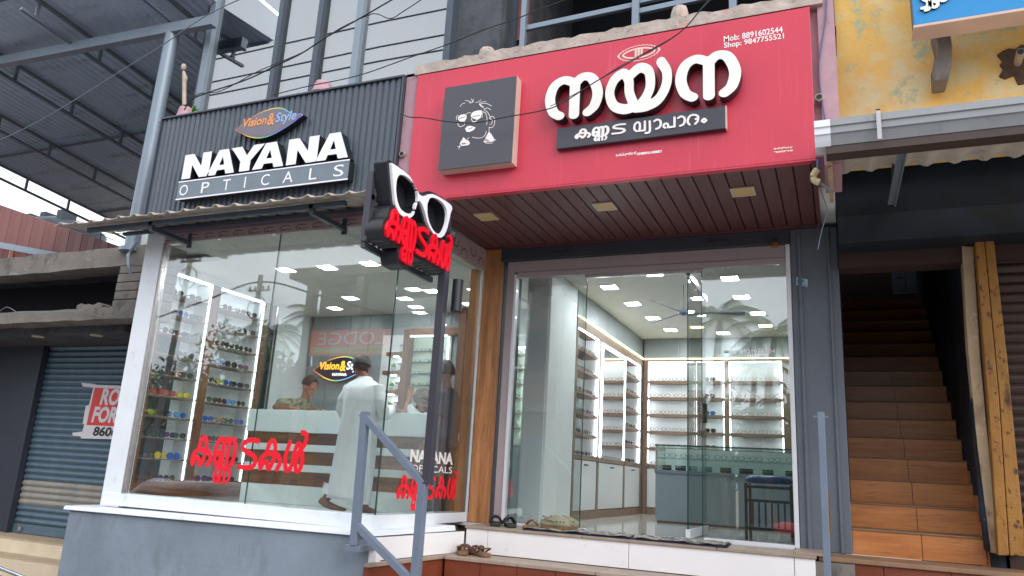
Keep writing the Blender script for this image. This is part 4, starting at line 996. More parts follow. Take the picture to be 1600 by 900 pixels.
a = PY(1132, 580, 6.399); text_obj('Mob :8921986204', FY(6.3995), .1, 'print_white', 'print', sfr, offset=.001, fit=(.40, .036), at=(a.x, 2.62))
lk = thing('padlock', 'small brass padlock box under the lintel at the right frame corner', 'padlock', (-.48, 6.34, 3.5))
a = PY(1211, 381, 6.34); B('lock_body', a.x - .025, a.x + .025, 6.32, 6.35, a.z - .03, a.z + .012, 'brass', lk, bev=.005)
MB().tube([(a.x - .014, 6.335, a.z + .01), (a.x - .014, 6.335, a.z + .04), (a.x + .014, 6.335, a.z + .04), (a.x + .014, 6.335, a.z + .01)], .005, 6).build('shackle', 'clip', lk)
a = PY(1252, 440, 6.36); stk = thing('sticker', 'small blue and white sticker on the grey pillar', 'sticker', (a.x, 6.36, a.z))
MB().quadbox([(a.x - .045, 6.372, a.z - .02), (a.x + .04, 6.372, a.z - .045), (a.x + .045, 6.379, a.z - .045), (a.x - .045, 6.379, a.z - .02), (a.x - .035, 6.372, a.z + .045), (a.x + .05, 6.372, a.z + .018), (a.x + .05, 6.379, a.z + .018), (a.x - .035, 6.379, a.z + .045)]).build('film', 'sticker', stk)

# ================================================================ INTERIORS
struct(B('shop_floor', -3.199, -.0, 6.4, 11.0, 1.051, 1.09, 'concrete')); struct(B('shop_floor', -6.0, -3.2, 5.15, 11.0, 1.051, 1.09, 'concrete')); struct(B('shop_floor', -6.95, -6.001, 5.95, 11.0, 1.051, 1.09, 'concrete'))
fl = MB(); 
for i in range(12):
    for j in range(10):
        x, y = -6.95 + i * .6, 5.12 + j * .6
        if x > -.1 or (x < -6.5 and y < 5.9) or (x < -5.8 and y < 5.2) or (x > -3.6 and y < 6.2): continue
        fl.box(x + .001, min(x + .599, -.0), max(y + .001, 6.37 if x > -3.3 else 0), min(y + .599, 11.0), 1.091, ZF - .001)
o = fl.build('floor_tiles', 'floor_tile'); struct(o)
B('ceiling_board', -6.95, -6.0005, 5.9, 8.68, 3.60, 3.64, 'ceiling', bld); B('ceiling_board', -6.0, -3.20, 5.06, 8.68, 3.60, 3.64, 'ceiling', bld); B('ceiling_board', -3.199, 0, 6.47, 10.98, 3.60, 3.64, 'ceiling', bld)
B('back_partition', -6.95, -2.95, 8.7, 8.78, ZF, 3.6, 'int_grey', bld)
pn = -6.9
while pn < -3.1:
    B('wall_panel', pn + .004, pn + .316, 8.682, 8.699, ZF + .02, 3.595, 'int_grey', bld, bev=.002); pn += .32
B('white_pillar', -2.88, -2.62, 6.95, 7.78, ZF, 3.6, 'int_white', bld, bev=.006)
B('white_pillar_face', -2.86, -2.64, 6.93, 6.949, ZF, 3.6, 'int_white', bld)
B('right_wall', -.12, -.001, 6.92, 10.98, ZF, 3.6, 'int_grey', bld)
for i in range(8): B('wall_panel', -2.64, -2.625, 7.83 + i * .39, 8.215 + i * .39, 3.30, 3.595, 'int_grey', bld, bev=.002)
for i in range(5): B('wall_panel', -2.6 + i * .5, -2.105 + i * .5, 10.86, 10.875, 3.30, 3.595, 'int_grey', bld, bev=.002)

ledseen = {}
def led(x, y, lab, warm=False, s=.08):
    bright = 'left shop' in lab
    L = thing('ceiling_light', lab, 'ceiling light', (x, y, 3.6), 'square recessed ceiling lights')
    mb = MB(); t = .012
    for q in ((-s - t, s + t, -s - t, -s), (-s - t, s + t, s, s + t), (-s - t, -s, -s, s), (s, s + t, -s, s)): mb.box(x + q[0], x + q[1], y + q[2], y + q[3], 3.590, 3.5995)
    mb.build('frame', 'shop_frame', L); B('diffuser', x - s, x + s, y - s, y + s, 3.594, 3.5995, 'led_warm' if warm else (('led_front' if y < 7 else 'led_left') if bright else 'led'), L)
for (x, y, w) in ((-2.25, 7.75, 0), (-2.2, 8.57, 0), (-2.14, 9.39, 0), (-2.08, 10.2, 0), (-1.66, 7.3, 0), (-.96, 7.62, 0), (-.94, 8.43, 0), (-1.42, 10.5, 0), (-1.65, 9.1, 0), (-1.69, 10.05, 1), (-.85, 9.3, 0), (-.83, 10.05, 1)):
    row = 'left' if x < -2 else ('middle' if x < -1.3 else 'right')
    dep = 'near the door' if y < 8 else ('halfway back' if y < 8.8 else ('before the back shelves' if y < 9.6 else 'farthest back'))
    led(x, y, ('warm yellow' if w else 'white') + ' lit square ceiling light of the right shop, %s row, %s' % (row, dep), bool(w))
for (x, y) in ((-5.53, 6.37), (-4.98, 6.38), (-4.42, 6.34), (-4.9, 7.85), (-4.35, 7.55), (-3.75, 6.4), (-3.8, 7.6), (-5.6, 7.7), (-6.2, 8.2), (-5.0, 8.3), (-4.2, 8.25)):
    dep = 'front row' if y < 7 else ('middle row' if y < 8 else 'added rear row')  # rear row lamps are added to brighten the back wall
    pos = 'over the sunglasses cabinet' if x < -5.4 else ('above the white robed man' if x < -4.7 else ('above the counter end' if x < -4 else 'by the side glass'))
    led(x, y, 'white lit square ceiling light of the left shop, %s, %s' % (dep, pos))
led(-3.6, 8.2, 'warm yellow lit square ceiling light in the rear right corner of left shop', True)

# ---- eyewear: small frames with lenses, shared meshes
def eyewear(kind, lens, frame, facing):
    """facing: 'x' (looks to +X) or 'y' (looks to -Y). one mesh: rims, lenses, bridge, temples"""
    mb = MB(); w, h = (.030, .023) if kind != 'round' else (.026, .025)
    if kind == 'big': w, h = .034, .029
    n = 10
    def P(a, b, c):  # a: sideways, b: up, c: backward
        return (-c, a, b + .027) if facing == 'x' else (a, c, b + .027)
    for s in (-1, 1):
        cx = s * (w + .006)
        out = []; inn = []
        for k in range(n):
            t = 2 * math.pi * k / n; q = .72 if kind in ('square', 'big') else 1.0
            ct, st = math.cos(t), math.sin(t); ux = abs(ct) ** q * (1 if ct > 0 else -1); uy = abs(st) ** q * (1 if st > 0 else -1)
            out.append((cx + ux * w, uy * h)); inn.append((cx + ux * w * .88, uy * h * .86))
        fr = [P(a, b, 0) for a, b in out]; fi = [P(a, b, 0) for a, b in inn]; bk = [P(a, b, .006) for a, b in out]
        mb.use(frame).add(fr + fi + bk, [(k, (k + 1) % n, n + (k + 1) % n, n + k) for k in range(n)] + [(k, 2 * n + k, 2 * n + (k + 1) % n, (k + 1) % n) for k in range(n)])
        if lens: mb.use(lens).add([P(a, b, .002) for a, b in inn], [tuple(range(n))])
        a, b = P(s * (2 * w + .008), .008, .003), P(s * (2 * w + .004), .0, .075); mb.use(frame).bar(a, b, .004, .006)
    mb.use(frame).bar(P(-.008, .004, .002), P(.008, .004, .002), .004, .005)
    me = bpy.data.meshes.new('eyewear'); me.from_pydata(mb.v, [], mb.f)
    for k in mb.mats: me.materials.append(M[k])
    me.polygons.foreach_set('material_index', mb.m); me.update(); return me
LC = {'black': '16181c', 'brown': '4a2e22', 'red': 'a02c34', 'yellow': 'c9b42c', 'blue': '1f4fa8', 'purple': '5a2f58', 'green': '27483c', 'pink': 'b05a62', 'grey': '555a60', 'clear': 'a8b4b8', 'lime': '8f9a2e', 'gold': '8a6a35', 'skyblue': '5a8ec8'}
for k, v in LC.items(): M['lens_' + k] = mat(k + ' lens', v, .12, var=.05)
M['wire_black'] = mat('black spectacle rim', '222428', .35); M['wire_silver'] = mat('silver spectacle rim', '5a6064', .3, .5)
EW = {}
def ew(kind, col, facing, clear=False):
    k = (kind, col, facing, clear)
    if k not in EW: EW[k] = eyewear(kind, None if clear else 'lens_' + col, ('wire_' + col) if clear else ('lens_' + ('black' if col in ('black', 'green', 'grey') else col)), facing)
    return EW[k]
ORD = ['bottom', 'second', 'third', 'fourth', 'fifth', 'sixth', 'seventh', 'eighth', 'ninth', 'top']
NTH = ['first', 'second', 'third', 'fourth', 'fifth', 'sixth', 'seventh', 'eighth']
def put_ew(me, loc, label, cat, group, rot=0):
    o = bpy.data.objects.new('sunglasses' if cat == 'sunglasses' else 'spectacles', me); COL.objects.link(o); o.location = loc; o.rotation_euler = (0, 0, rot)
    if 'cabinet' in label: o.scale = (1.3, 1.3, 1.3)
    return tag(o, label, cat, group)

# left wall cabinet of sunglasses (two bays)
cab = thing('sunglasses_cabinet', 'tall walnut and white lit wall cabinet of sunglasses behind the left glass', 'cabinet', (-6.8, 6.6, ZF))
CX = -6.7
bays = ((5.87, 6.53), (6.66, 7.43))
for a, b in ((5.74, 5.87), (6.53, 6.66), (7.43, 7.55)): B('upright', -6.96, CX, a + .001, b - .001, ZF, 3.52, 'walnut_v', cab, bev=.002)
B('base_panel', -6.96, CX + .004, 5.74, 7.55, ZF - .001, 1.272, 'walnut', cab, bev=.002)
B('top_panel', -6.96, CX + .003, 5.74, 7.55, 3.521, 3.6, 'int_white', cab)
SZ = [1.285 + .222 * k for k in range(10)]
rows = {0: [[('brown', 'big'), ('purple', 'round'), ('brown', 'round')], [('purple', 'big'), ('purple', 'square'), ('brown', 'round'), ('black', 'round')]],
 1: [[('grey', 'round'), ('yellow', 'big'), ('blue', 'big')], [('brown', 'square'), ('black', 'square'), ('brown', 'round'), ('black', 'square')]],
 2: [[('green', 'round'), ('green', 'round'), ('purple', 'square'), ('green', 'square')], [('red', 'square'), ('grey', 'round'), ('black', 'square'), ('grey', 'square')]],
 3: [[('lime', 'square'), ('black', 'square'), ('skyblue', 'square'), ('blue', 'square')], [('blue', 'square'), ('gold', 'round'), ('grey', 'round'), ('blue', 'round')]],
 4: [[('red', 'round'), ('pink', 'square'), ('yellow', 'square')], [('green', 'square'), ('brown', 'square'), ('skyblue', 'square'), ('black', 'round')]],
 5: [[('black', 'big'), ('black', 'round'), ('red', 'square'), ('black', 'square')], [('brown', 'square'), ('lime', 'square'), ('blue', 'round'), ('black', 'square'), ('black', 'square')]],
 6: [[('green', 'round'), ('green', 'round'), ('black', 'square')], [('blue', 'square'), ('black', 'big'), ('purple', 'square')]],
 7: [[('black', 'round'), ('brown', 'square'), ('grey', 'square')], [('brown', 'round'), ('black', 'round'), ('black', 'round'), ('black', 'round')]],
 8: [[('black', 'square'), ('blue', 'round'), ('grey', 'square')], [('green', 'round'), ('green', 'round'), ('brown', 'square'), ('green', 'square')]],
 9: [[('black', 'round'), ('grey', 'square')], [('grey', 'round'), ('black', 'square'), ('brown', 'square')]]}
for bi, (ya, yb_) in enumerate(bays):
    B('back_board', -6.96, -6.945, ya, yb_, 1.272, 3.52, 'int_white', cab)
    B('side_liner', -6.944, CX - .003, yb_ - .0035, yb_ - .0005, 1.29, 3.51, 'int_white', cab)
    B('led_strip', CX - .03, CX - .02, yb_ - .011, yb_ - .004, 1.29, 3.505, 'strip', cab); B('led_strip', CX - .06, CX - .03, ya + .002, ya + .008, 1.29, 3.505, 'strip', cab)  # strip behind the near upright is hidden, added to brighten the shelf backs
    B('led_strip', CX - .035, CX - .02, ya + .009, yb_ - .012, 3.50, 3.508, 'strip', cab)
    for k, z in enumerate(SZ):
        if k: B('shelf', -6.944, CX - .001, ya + .001, yb_ - .001, z - .012, z, 'shelf_wood', cab, bev=.001)
        r_ = rows[k][bi]; cnt = {}
        n = len(r_)
        for i, (c, kd) in enumerate(r_):
            y = ya + .07 + (yb_ - ya - .15) * (i + .5) / n + random.uniform(-.012, .012)
            lab = '%s sunglasses, %s from the left on the %s shelf, %s bay of the cabinet' % ({'lime': 'yellow green', 'skyblue': 'light blue', 'gold': 'golden brown', 'green': 'dark green'}.get(c, c), NTH[i], ORD[k], ('left', 'right')[bi])
            put_ew(ew(kd, c, 'x'), (CX - .03 - random.uniform(0, .02), y, z + (.001 if k else -.012)), lab, 'sunglasses', 'sunglasses in the lit wall cabinet', random.uniform(-.15, .15))
ex_ = PY(421, 560, 7.6).x
B('end_panel', -6.96, ex_, 7.6, 7.68, ZF, 3.52, 'dark_grey', cab, bev=.003)
B('end_strip', ex_ + .001, ex_ + .018, 7.6, 7.62, ZF, 3.52, 'clip', cab)

# counter of the left shop
ct = thing('shop_counter', 'long shop counter with white top and alternating walnut and white boards', 'counter', (-4.8, 6.7, ZF))
YC = 6.72; cx0, cx1 = -6.05, -3.62
B('core', cx0 + .01, cx1 - .01, YC + .02, YC + .5, ZF, 2.06, 'int_white', ct)
B('top_fascia', cx0 - .02, cx1 + .02, YC - .03, YC + .55, 1.86, 2.10, 'counter_white', ct, bev=.006)
zz = [(1.74, 1.859, 'walnut'), (1.665, 1.738, 'counter_white'), (1.53, 1.663, 'walnut'), (1.455, 1.528, 'counter_white'), (1.31, 1.453, 'walnut'), (ZF, 1.308, 'counter_white')]
for a, b, m in zz: B('board', cx0, cx1, YC + (0 if m == 'walnut' else -.012), YC + .02, a, b, m, ct, bev=.003)
B('return_board', cx1 - .01, cx1 + .005, YC, YC + .5, ZF, 1.859, 'walnut', ct)

# lit leaf logo on back wall
ll = thing('lit_leaf_sign', 'glowing leaf shaped sign reading Vision and Style on the back wall behind the man', 'sign', (-6.2, 8.6, 2.8))
pc = PY(530, 576, 8.6); plaque(ll, pc.x + .02, pc.z, .92, .36, 8.6, .05, 'plaque_lit', 'rainbow_lit', 'orange_lit', 'white_lit', 'white_lit')

# floating shelves with plants and boxes
NB = B('niche_back', PY(592, 600, 8.66).x, PY(636, 600, 8.66).x, 8.66, 8.681, 2.0, 3.3, 'int_white', bld)
for k, (x0, x1, y) in enumerate(((606, 631, 551), (600, 628, 580), (597, 624, 610), (594, 622, 640))):
    a, b = PY(x0, y, 8.5), PY(x1, y, 8.5); lv = ('top', 'second from top', 'third from top', 'lowest')[k]
    fs = thing('floating_shelf', 'small walnut floating shelf with a spot lamp, %s of four by the plants' % lv, 'shelf', (a.x, 8.6, a.z), 'floating shelves on the back wall')
    B('board', a.x, b.x, 8.46, 8.66, a.z - .05, a.z, 'walnut', fs, bev=.003)
    cx = (a.x + b.x) / 2; B('spot', cx - .03, cx + .03, 8.5, 8.55, a.z - .058, a.z - .051, 'led', fs)
    if k:
        pt = thing('potted_plant', 'small bright green plant in a pale pot on the %s floating shelf' % lv, 'plant', (cx - .02, 8.54, a.z), 'small plants on floating shelves')
        n = 10; MB().loft([[(cx - .02 + r * math.cos(t), 8.54 + r * math.sin(t), a.z + h) for t in [2 * math.pi * q / n for q in range(n)]] for h, r in ((.001, .028), (.05, .038), (.055, .036))]).build('pot', 'pot', pt)
        mb = MB(); random.seed(k)
        for _ in range(46):
            t = random.uniform(0, 6.28); e = random.uniform(.3, 1.4); L = random.uniform(.05, .085)
            d = Vector((math.cos(t) * math.cos(e), math.sin(t) * math.cos(e), math.sin(e))); s_ = d.cross(Vector((0, 0, 1))).normalized() * .010
            o_ = Vector((cx - .02, 8.54, a.z + .05)); mb.add([o_, o_ + d * L * .5 + s_, o_ + d * L, o_ + d * L * .5 - s_], [(0, 1, 2, 3)])
        mb.build('leaves', 'green_leaf', pt)
    bx = thing('small_box', 'pale blue and white packet standing on the %s floating shelf' % lv, 'box', (cx + .07, 8.56, a.z), 'packets on floating shelves')
    B('carton', cx + .045, cx + .10, 8.52, 8.57, a.z + .001, a.z + .11, 'opt_bar', bx, bev=.002); B('front_label', cx + .05, cx + .095, 8.517, 8.5195, a.z + .02, a.z + .09, 'paper', bx)
# spectacle display boards on the back wall
dp = thing('spectacle_display', 'lit greenish spectacle display board with walnut edges on the back wall', 'display', (-4.9, 8.6, 2.0))
d0, d1 = PY(640, 560, 8.55).x, PY(697, 560, 8.55).x
B('back', d0, d1 + .02, 8.62, 8.64, 1.9, 3.26, 'display_back', dp)
B('edge_board', d0 - .09, d0 - .002, 8.5, 8.64, 1.9, 3.34, 'walnut_v', dp, bev=.003); B('edge_board', d0 - .002, d1 + .2, 8.5, 8.64, 3.262, 3.35, 'walnut', dp, bev=.003)
B('edge_board', d1 + .18, d1 + .28, 8.48, 8.64, 1.6, 3.6, 'maroon_trim', dp, bev=.003)
B('led_strip', d0, d1, 8.52, 8.535, 3.245, 3.258, 'strip', dp); B('led_strip', d1 + .02, d1 + .035, 8.52, 8.535, 2.7, 3.24, 'strip', dp); B('led_strip', d0 + .42, d0 + .43, 8.6, 8.61, 2.7, 3.2, 'strip', dp)
for k in range(8):
    z = 2.02 + k * .15; B('rail', d0, d1, 8.585, 8.619, z - .006, z, 'counter_grey', dp)
    for i in range(4):
        put_ew(ew('square', 'black', 'y', True), (d0 + .08 + i * .13 + random.uniform(-.01, .01), 8.58, z - .02), 'spectacles, %s from left on the %s rail of the greenish display board' % (NTH[i], ORD[k]), 'spectacles', 'spectacles on the greenish board')
# side display seen through the gap between the shops
dq = thing('side_display', 'narrow green lit rack of spectacles seen left of the white pillar', 'display', (-3.6, 8.9, ZF))
a, b = PY(797, 600, 8.62).x, PY(836, 600, 8.62).x
B('back', a - .3, b + .2, 8.63, 8.66, 1.9, 3.1, 'display_back', dq); B('led_strip', a - .3, b + .2, 8.6, 8.62, 3.09, 3.105, 'strip', dq); B('led_strip', a + .2, a + .215, 8.6, 8.62, 2.0, 3.09, 'strip', dq); B('cupboard', a - .3, b + .2, 8.56, 8.66, ZF, 1.88, 'counter_grey', dq)
for k in range(6):
    z = 2.1 + k * .18; B('rail', a - .3, b + .2, 8.57, 8.629, z - .008, z, 'shelf_wood', dq)
    for i in range(3): put_ew(ew('square', 'black', 'y', True), (a - .0 + i * .15, 8.575, z + .001), 'spectacles, %s from left on the %s shelf of the narrow green rack' % (NTH[i], ORD[k]), 'spectacles', 'spectacles on the narrow rack')

# ---- right shop wall units
wu = thing('wall_unit', 'lit wall unit of brown shelves and white cupboards along the left wall of right shop', 'shelving', (-2.8, 9.3, ZF))
XW = -2.62; D_ = .22
B('carcass_top', XW - D_, XW + .004, 7.80, 10.87, 3.19, 3.29, 'shelf_wood', wu, bev=.003)
B('led_strip', XW + .006, XW + .022, 7.80, 10.86, 3.292, 3.305, 'strip_warm', wu)
B('kick', XW - D_, XW + .002, 7.80, 10.87, ZF, 1.205, 'shelf_wood', wu, bev=.002)
ub = ((7.83, 8.68), (8.75, 9.88), (9.95, 10.76)); SH = [1.80, 2.04, 2.27, 2.50, 2.74, 2.97]
for y in (7.80, 8.69, 9.885, 10.77): B('upright', XW - D_, XW, y, y + .055, 1.206, 3.188, 'shelf_wood', wu, bev=.002)
for bi, (a, b) in enumerate(ub):
    B('cupboard_door', XW - .02, XW - .001, a + .03, b - .01, 1.215, 1.745, 'cab_white', wu, bev=.003)
    h_ = MB().tube([(XW + .0, (a + b) / 2 - .05, 1.70), (XW + .02, (a + b) / 2 - .05, 1.70), (XW + .02, (a + b) / 2 + .05, 1.70), (XW, (a + b) / 2 + .05, 1.70)], .008, 6).build('handle', 'black', wu)
    B('counter_board', XW - D_, XW + .003, a, b, 1.75, 1.80, 'shelf_wood', wu, bev=.002)
    if bi == 1: continue
    B('back_board', XW - D_, XW - D_ + .01, a, b, 1.8, 3.188, 'int_white', wu)
    B('side_liner', XW - D_ + .011, XW - .002, b + .002, b + .008, 1.81, 3.18, 'int_white', wu); B('led_strip', XW - .026, XW - .012, b - .011, b + .0, 1.81, 3.18, 'strip', wu); B('led_strip', XW - .08, XW - .04, a + .028, a + .034, 1.81, 3.18, 'strip', wu); B('led_strip', XW - .03, XW - .012, a + .03, b - .02, 3.175, 3.187, 'strip', wu)
    for k, z in enumerate(SH):
        if k: B('shelf', XW - D_ + .011, XW - .001, a + .03, b - .018, z - .035, z, 'shelf_wood', wu, bev=.002)
        for i in range(5):
            y = a + .10 + (b - a - .16) * (i + .4) / 5
            put_ew(ew(('square', 'round')[i % 2], ('black', 'silver')[(i + k) % 2], 'x', True), (XW - .05, y, z + .001), 'spectacles, %s from left on the %s shelf, %s section of the wall unit' % (NTH[i], ORD[k], ('near', '', 'far')[bi]), 'spectacles', 'spectacles on the wall unit', random.uniform(-.2, .2))
a, b = ub[1]
B('mirror', XW + .001, XW + .008, a + .06, b - .06, 1.83, 3.12, 'mirror', wu)
for q in ((a + .02, a + .055, 1.81, 3.16), (b - .055, b - .02, 1.81, 3.16), (a + .056, b - .056, 3.125, 3.16)): B('mirror_light', XW + .001, XW + .012, q[0], q[1], q[2], q[3], 'strip', wu)
B('mirror_back', XW - D_, XW, a, b, 1.8, 3.188, 'int_grey', wu)
bu = thing('back_wall_unit', 'lit brown shelving full of spectacles on the back wall of right shop', 'shelving', (-1.5, 10.9, ZF))
YB2 = 10.87
secs = ((-2.54, -1.87), (-1.86, -1.47), (-1.40, -.70))
B('top_board', -2.6, -.13, YB2 - .004, YB2 + .12, 3.262, 3.30, 'shelf_wood', bu); B('led_strip', -2.59, -.13, YB2 - .03, YB2 - .015, 3.292, 3.305, 'strip_warm', bu)
for x0, x1 in ((-2.61, -2.545), (-1.88, -1.855), (-1.465, -1.405), (-.695, -.35)): B('upright', x0, x1, YB2 - .002, YB2 + .12, ZF, 3.26, 'shelf_wood', bu, bev=.002)
B('cupboard_door', -2.54, -1.9, YB2, YB2 + .03, 1.22, 1.74, 'cab_white', bu, bev=.003); B('kick', -2.54, -.7, YB2 + .002, YB2 + .05, ZF, 1.215, 'shelf_wood', bu)
B('cupboard_door', -1.85, -1.47, YB2, YB2 + .03, 1.22, 1.74, 'cab_white', bu, bev=.003); B('cupboard_door', -1.40, -.7, YB2, YB2 + .03, 1.22, 1.74, 'cab_white', bu, bev=.003)
for si, (a, b) in enumerate(secs):
    B('back_board', a, b, YB2 + .11, YB2 + .12, 1.8, 3.26, 'int_white', bu)
    B('led_strip', a + .004, b - .004, YB2 + .01, YB2 + .022, 3.247, 3.26, 'strip', bu); B('led_strip', a + .003, a + .014, YB2 + .01, YB2 + .022, 1.82, 3.245, 'strip', bu); B('led_strip', b - .014, b - .003, YB2 + .01, YB2 + .022, 1.82, 3.245, 'strip', bu)
    for k, z in enumerate([1.80, 2.04, 2.27, 2.51, 2.75, 2.985]):
        B('shelf', a + .001, b - .001, YB2, YB2 + .11, z - .045, z, 'shelf_wood', bu, bev=.002)
        n = 4 if si != 1 else 1
        for i in range(n):
            dark = si == 1
            put_ew(ew('big', ('black', 'brown', 'black', 'blue', 'brown', 'black')[k], 'y') if dark else ew(('round', 'square')[(i + k) % 2], ('silver', 'black')[(i * k) % 2], 'y', True),
                   (a + .02 + (b - a - .04) * (i + .5) / n + random.uniform(-.012, .012), YB2 + .02, z + .001),
                   ('dark sunglasses alone on the %s shelf of the narrow middle section, back wall' % ORD[k]) if dark else 'spectacles, %s from left on the %s shelf, %s section of the back wall' % (NTH[i], ORD[k], ('left', '', 'right')[si]), 'sunglasses' if dark else 'spectacles', 'eyewear on the back wall unit')
pf = thing('wall_poster', 'small greenish picture on the back wall right of the lit shelves', 'picture', (-.5, 10.8, 3.0)); B('print', -.62, -.36, 10.84, 10.866, 2.85, 3.2, 'display_back', pf)

# glass counter, stool, fan
gc = thing('glass_counter', 'grey counter with a greenish glass display case on top in the right shop', 'counter', (-1.2, 8.9, ZF))
gy = 8.85; g0_, g1_ = -1.97, -.28
B('body', g0_, g1_, gy, gy + .5, ZF + .02, 1.66, 'counter_grey', gc, bev=.004); B('base', g0_ + .02, g1_, gy + .02, gy + .5, ZF, ZF + .02, 'shelf_wood', gc)
B('case_base', g0_ - .01, g1_, gy - .01, gy + .5, 1.661, 1.70, 'opt_bar', gc, bev=.003)
B('glass_front', g0_, g1_, gy, gy + .006, 1.701, 1.97, 'glass_case', gc); B('glass_side', g0_, g0_ + .006, gy + .007, gy + .5, 1.701, 1.97, 'glass_case', gc); B('glass_top', g0_ - .005, g1_, gy - .005, gy + .505, 1.9705, 1.98, 'glass_case', gc)
B('glass_rim', g0_ - .006, g1_, gy - .008, gy - .0055, 1.968, 1.984, 'glass_edge', gc)
B('post', g0_ - .001, g0_ + .02, gy - .004, gy + .02, 1.701, 1.968, 'clip', gc); B('post', -1.59, -1.57, gy - .004, gy + .02, 1.701, 1.968, 'clip', gc)
B('glass_shelf', g0_ + .01, g1_, gy + .01, gy + .49, 1.832, 1.838, 'glass_case', gc); B('back_panel', g0_ + .01, g1_, gy + .49, gy + .5, 1.70, 1.96, 'int_white', gc)
cs = 0
for x, w, m, nm in ((-1.86, .10, 'scarf', 'brown'), (-1.7, .12, 'black', 'black'), (-1.42, .14, 'teal_case', 'teal'), (-1.2, .12, 'leather', 'dark brown'), (-.98, .15, 'black', 'second black'), (-.75, .12, 'teal_case', 'second teal'), (-.5, .14, 'shutter_brown', 'rightmost dark')):
    c = thing('spectacle_case', '%s spectacle case lying in the bottom of the glass display case' % nm, 'case', (x, gy + .1, 1.70), 'spectacle cases in the glass counter')
    B('case_body', x - w / 2, x + w / 2, gy + .06, gy + .12, 1.702, 1.735, m, c, bev=.01); B('case_lid', x - w / 2, x + w / 2, gy + .06, gy + .12, 1.737, 1.757, m, c, bev=.008)
for i in range(8): put_ew(ew('square', 'black', 'y', True), (-1.82 + i * .19, gy + .06, 1.839), 'spectacles, %s from left on the glass shelf inside the counter' % NTH[i], 'spectacles', 'spectacles in the glass counter')
sto = thing('bar_stool', 'dark slatted metal chair with round blue seat behind the right pane', 'stool', (-.58, 7.2, ZF))
sa, sb = -.79, -.40
n = 20; MB().loft([[(-.595 + r * math.cos(t), 7.22 + .8 * r * math.sin(t), h) for t in [2 * math.pi * q / n for q in range(n)]] for h, r in ((1.595, .195), (1.61, .215), (1.635, .215), (1.66, .17), (1.668, .08))]).build('seat', 'blue_seat', sto)
for x in (sa, sb - .02): 
    for y in (7.03, 7.36): B('leg', x, x + .024, y, y + .024, ZF, 1.594, 'brown_metal', sto, bev=.003)
for z in (1.565, 1.45, 1.22): B('rail', sa + .024, sb - .02, 7.033, 7.05, z - .012, z + .012, 'brown_metal', sto, bev=.002)
for i in range(6): B('slat', sa + .06 + i * .052, sa + .075 + i * .052, 7.036, 7.048, 1.235, 1.436, 'brown_metal', sto)
fn_ = thing('ceiling_fan', 'dark ceiling fan with thin blades in the right shop', 'fan', (-1.5, 8.1, 3.3))
fc = PZ(1068, 489, 3.3)
MB().tube([(fc.x, fc.y, 3.6), (fc.x, fc.y, 3.33)], .006, 8).build('rod', 'opt_bar', fn_)
MB().ell((fc.x, fc.y, 3.31), (.055, .055, .04), 14, 8).build('motor', 'opt_bar', fn_)
for k in range(3):
    t = 2.3 + k * 2.094; d = Vector((math.cos(t), math.sin(t), 0)); s_ = Vector((-d.y, d.x, 0))
    c = Vector((fc.x, fc.y, 3.30)); MB().quadbox([c + d * .1 + s_ * .018, c + d * .1 - s_ * .018, c + d * .62 - s_ * .03 + Vector((0, 0, .01)), c + d * .62 + s_ * .03 - Vector((0, 0, .01))] + [p + Vector((0, 0, .006)) for p in (c + d * .1 + s_ * .018, c + d * .1 - s_ * .018, c + d * .62 - s_ * .03 + Vector((0, 0, .01)), c + d * .62 + s_ * .03 - Vector((0, 0, .01)))]).build('blade', 'opt_bar', fn_)

# ================================================================ LEFT NEIGHBOUR
nb = thing('concrete_building', 'old sooty concrete shop row with an open upper void, left of the white framed window', 'building', (-9, 6, 0))
def nbx(name, *a, **k): return B(name, *a, parent=nb, **k)
def beam_rough(name, x0, x1, z0, z1, Y, d, m, amp=.014, n=40, seed=1, drop=0):
    random.seed(seed); mb = MB(); xs = [x0 + (x1 - x0) * i / n for i in range(n + 1)]
    t = [z1 + random.uniform(-amp, amp * .5) for _ in xs]; b = [z0 + random.uniform(-amp * .4, amp) for _ in xs]
    f = [Y + random.uniform(-.004, .006) for _ in xs]
    for i in range(n):
        A, C = xs[i], xs[i + 1]
        mb.quadbox([(A, f[i], b[i]), (C, f[i + 1], b[i + 1]), (C, Y + d, b[i + 1]), (A, Y + d, b[i]), (A, f[i], t[i]), (C, f[i + 1], t[i + 1]), (C, Y + d, t[i + 1]), (A, Y + d, t[i])])
    return mb.build(name, m, nb)
beam_rough('parapet', -16, -6.30, 3.44, 3.66, 5.4, .3, 'concrete', seed=4)
beam_rough('slab_edge', -16, -6.35, 2.87, 3.00, 5.38, .3, 'concrete', .01, seed=6)
beam_rough('slab_rubble', -7.45, -7.08, 3.0, 3.06, 5.42, .15, 'concrete', .02, 7, 8)
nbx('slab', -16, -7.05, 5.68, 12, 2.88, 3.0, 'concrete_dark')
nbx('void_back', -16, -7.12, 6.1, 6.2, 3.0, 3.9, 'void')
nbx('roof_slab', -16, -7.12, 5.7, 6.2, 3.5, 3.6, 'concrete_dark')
mb = MB()  # stacked block pier between void and white frame
for k in range(5):
    z = 2.99 + k * .094; dx = random.uniform(-.012, .012)
    B('block', -6.90 + dx, -6.33 + dx * .5, 5.40 + random.uniform(0, .01), 5.66, z + .002, z + .090, 'concrete', nb, bev=.008)
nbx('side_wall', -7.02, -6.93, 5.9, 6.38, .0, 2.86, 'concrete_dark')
nbx('shop_wall', -16, -9.22, 6.36, 6.6, .0, 2.87, 'navy_wall')
nbx('left_pier', -11.4, -10.9, 5.38, 5.8, 0, 2.86, 'concrete_dark')
nbx('shutter_hood', -9.22, -7.0, 6.45, 6.6, 2.6, 2.87, 'dark_guide')
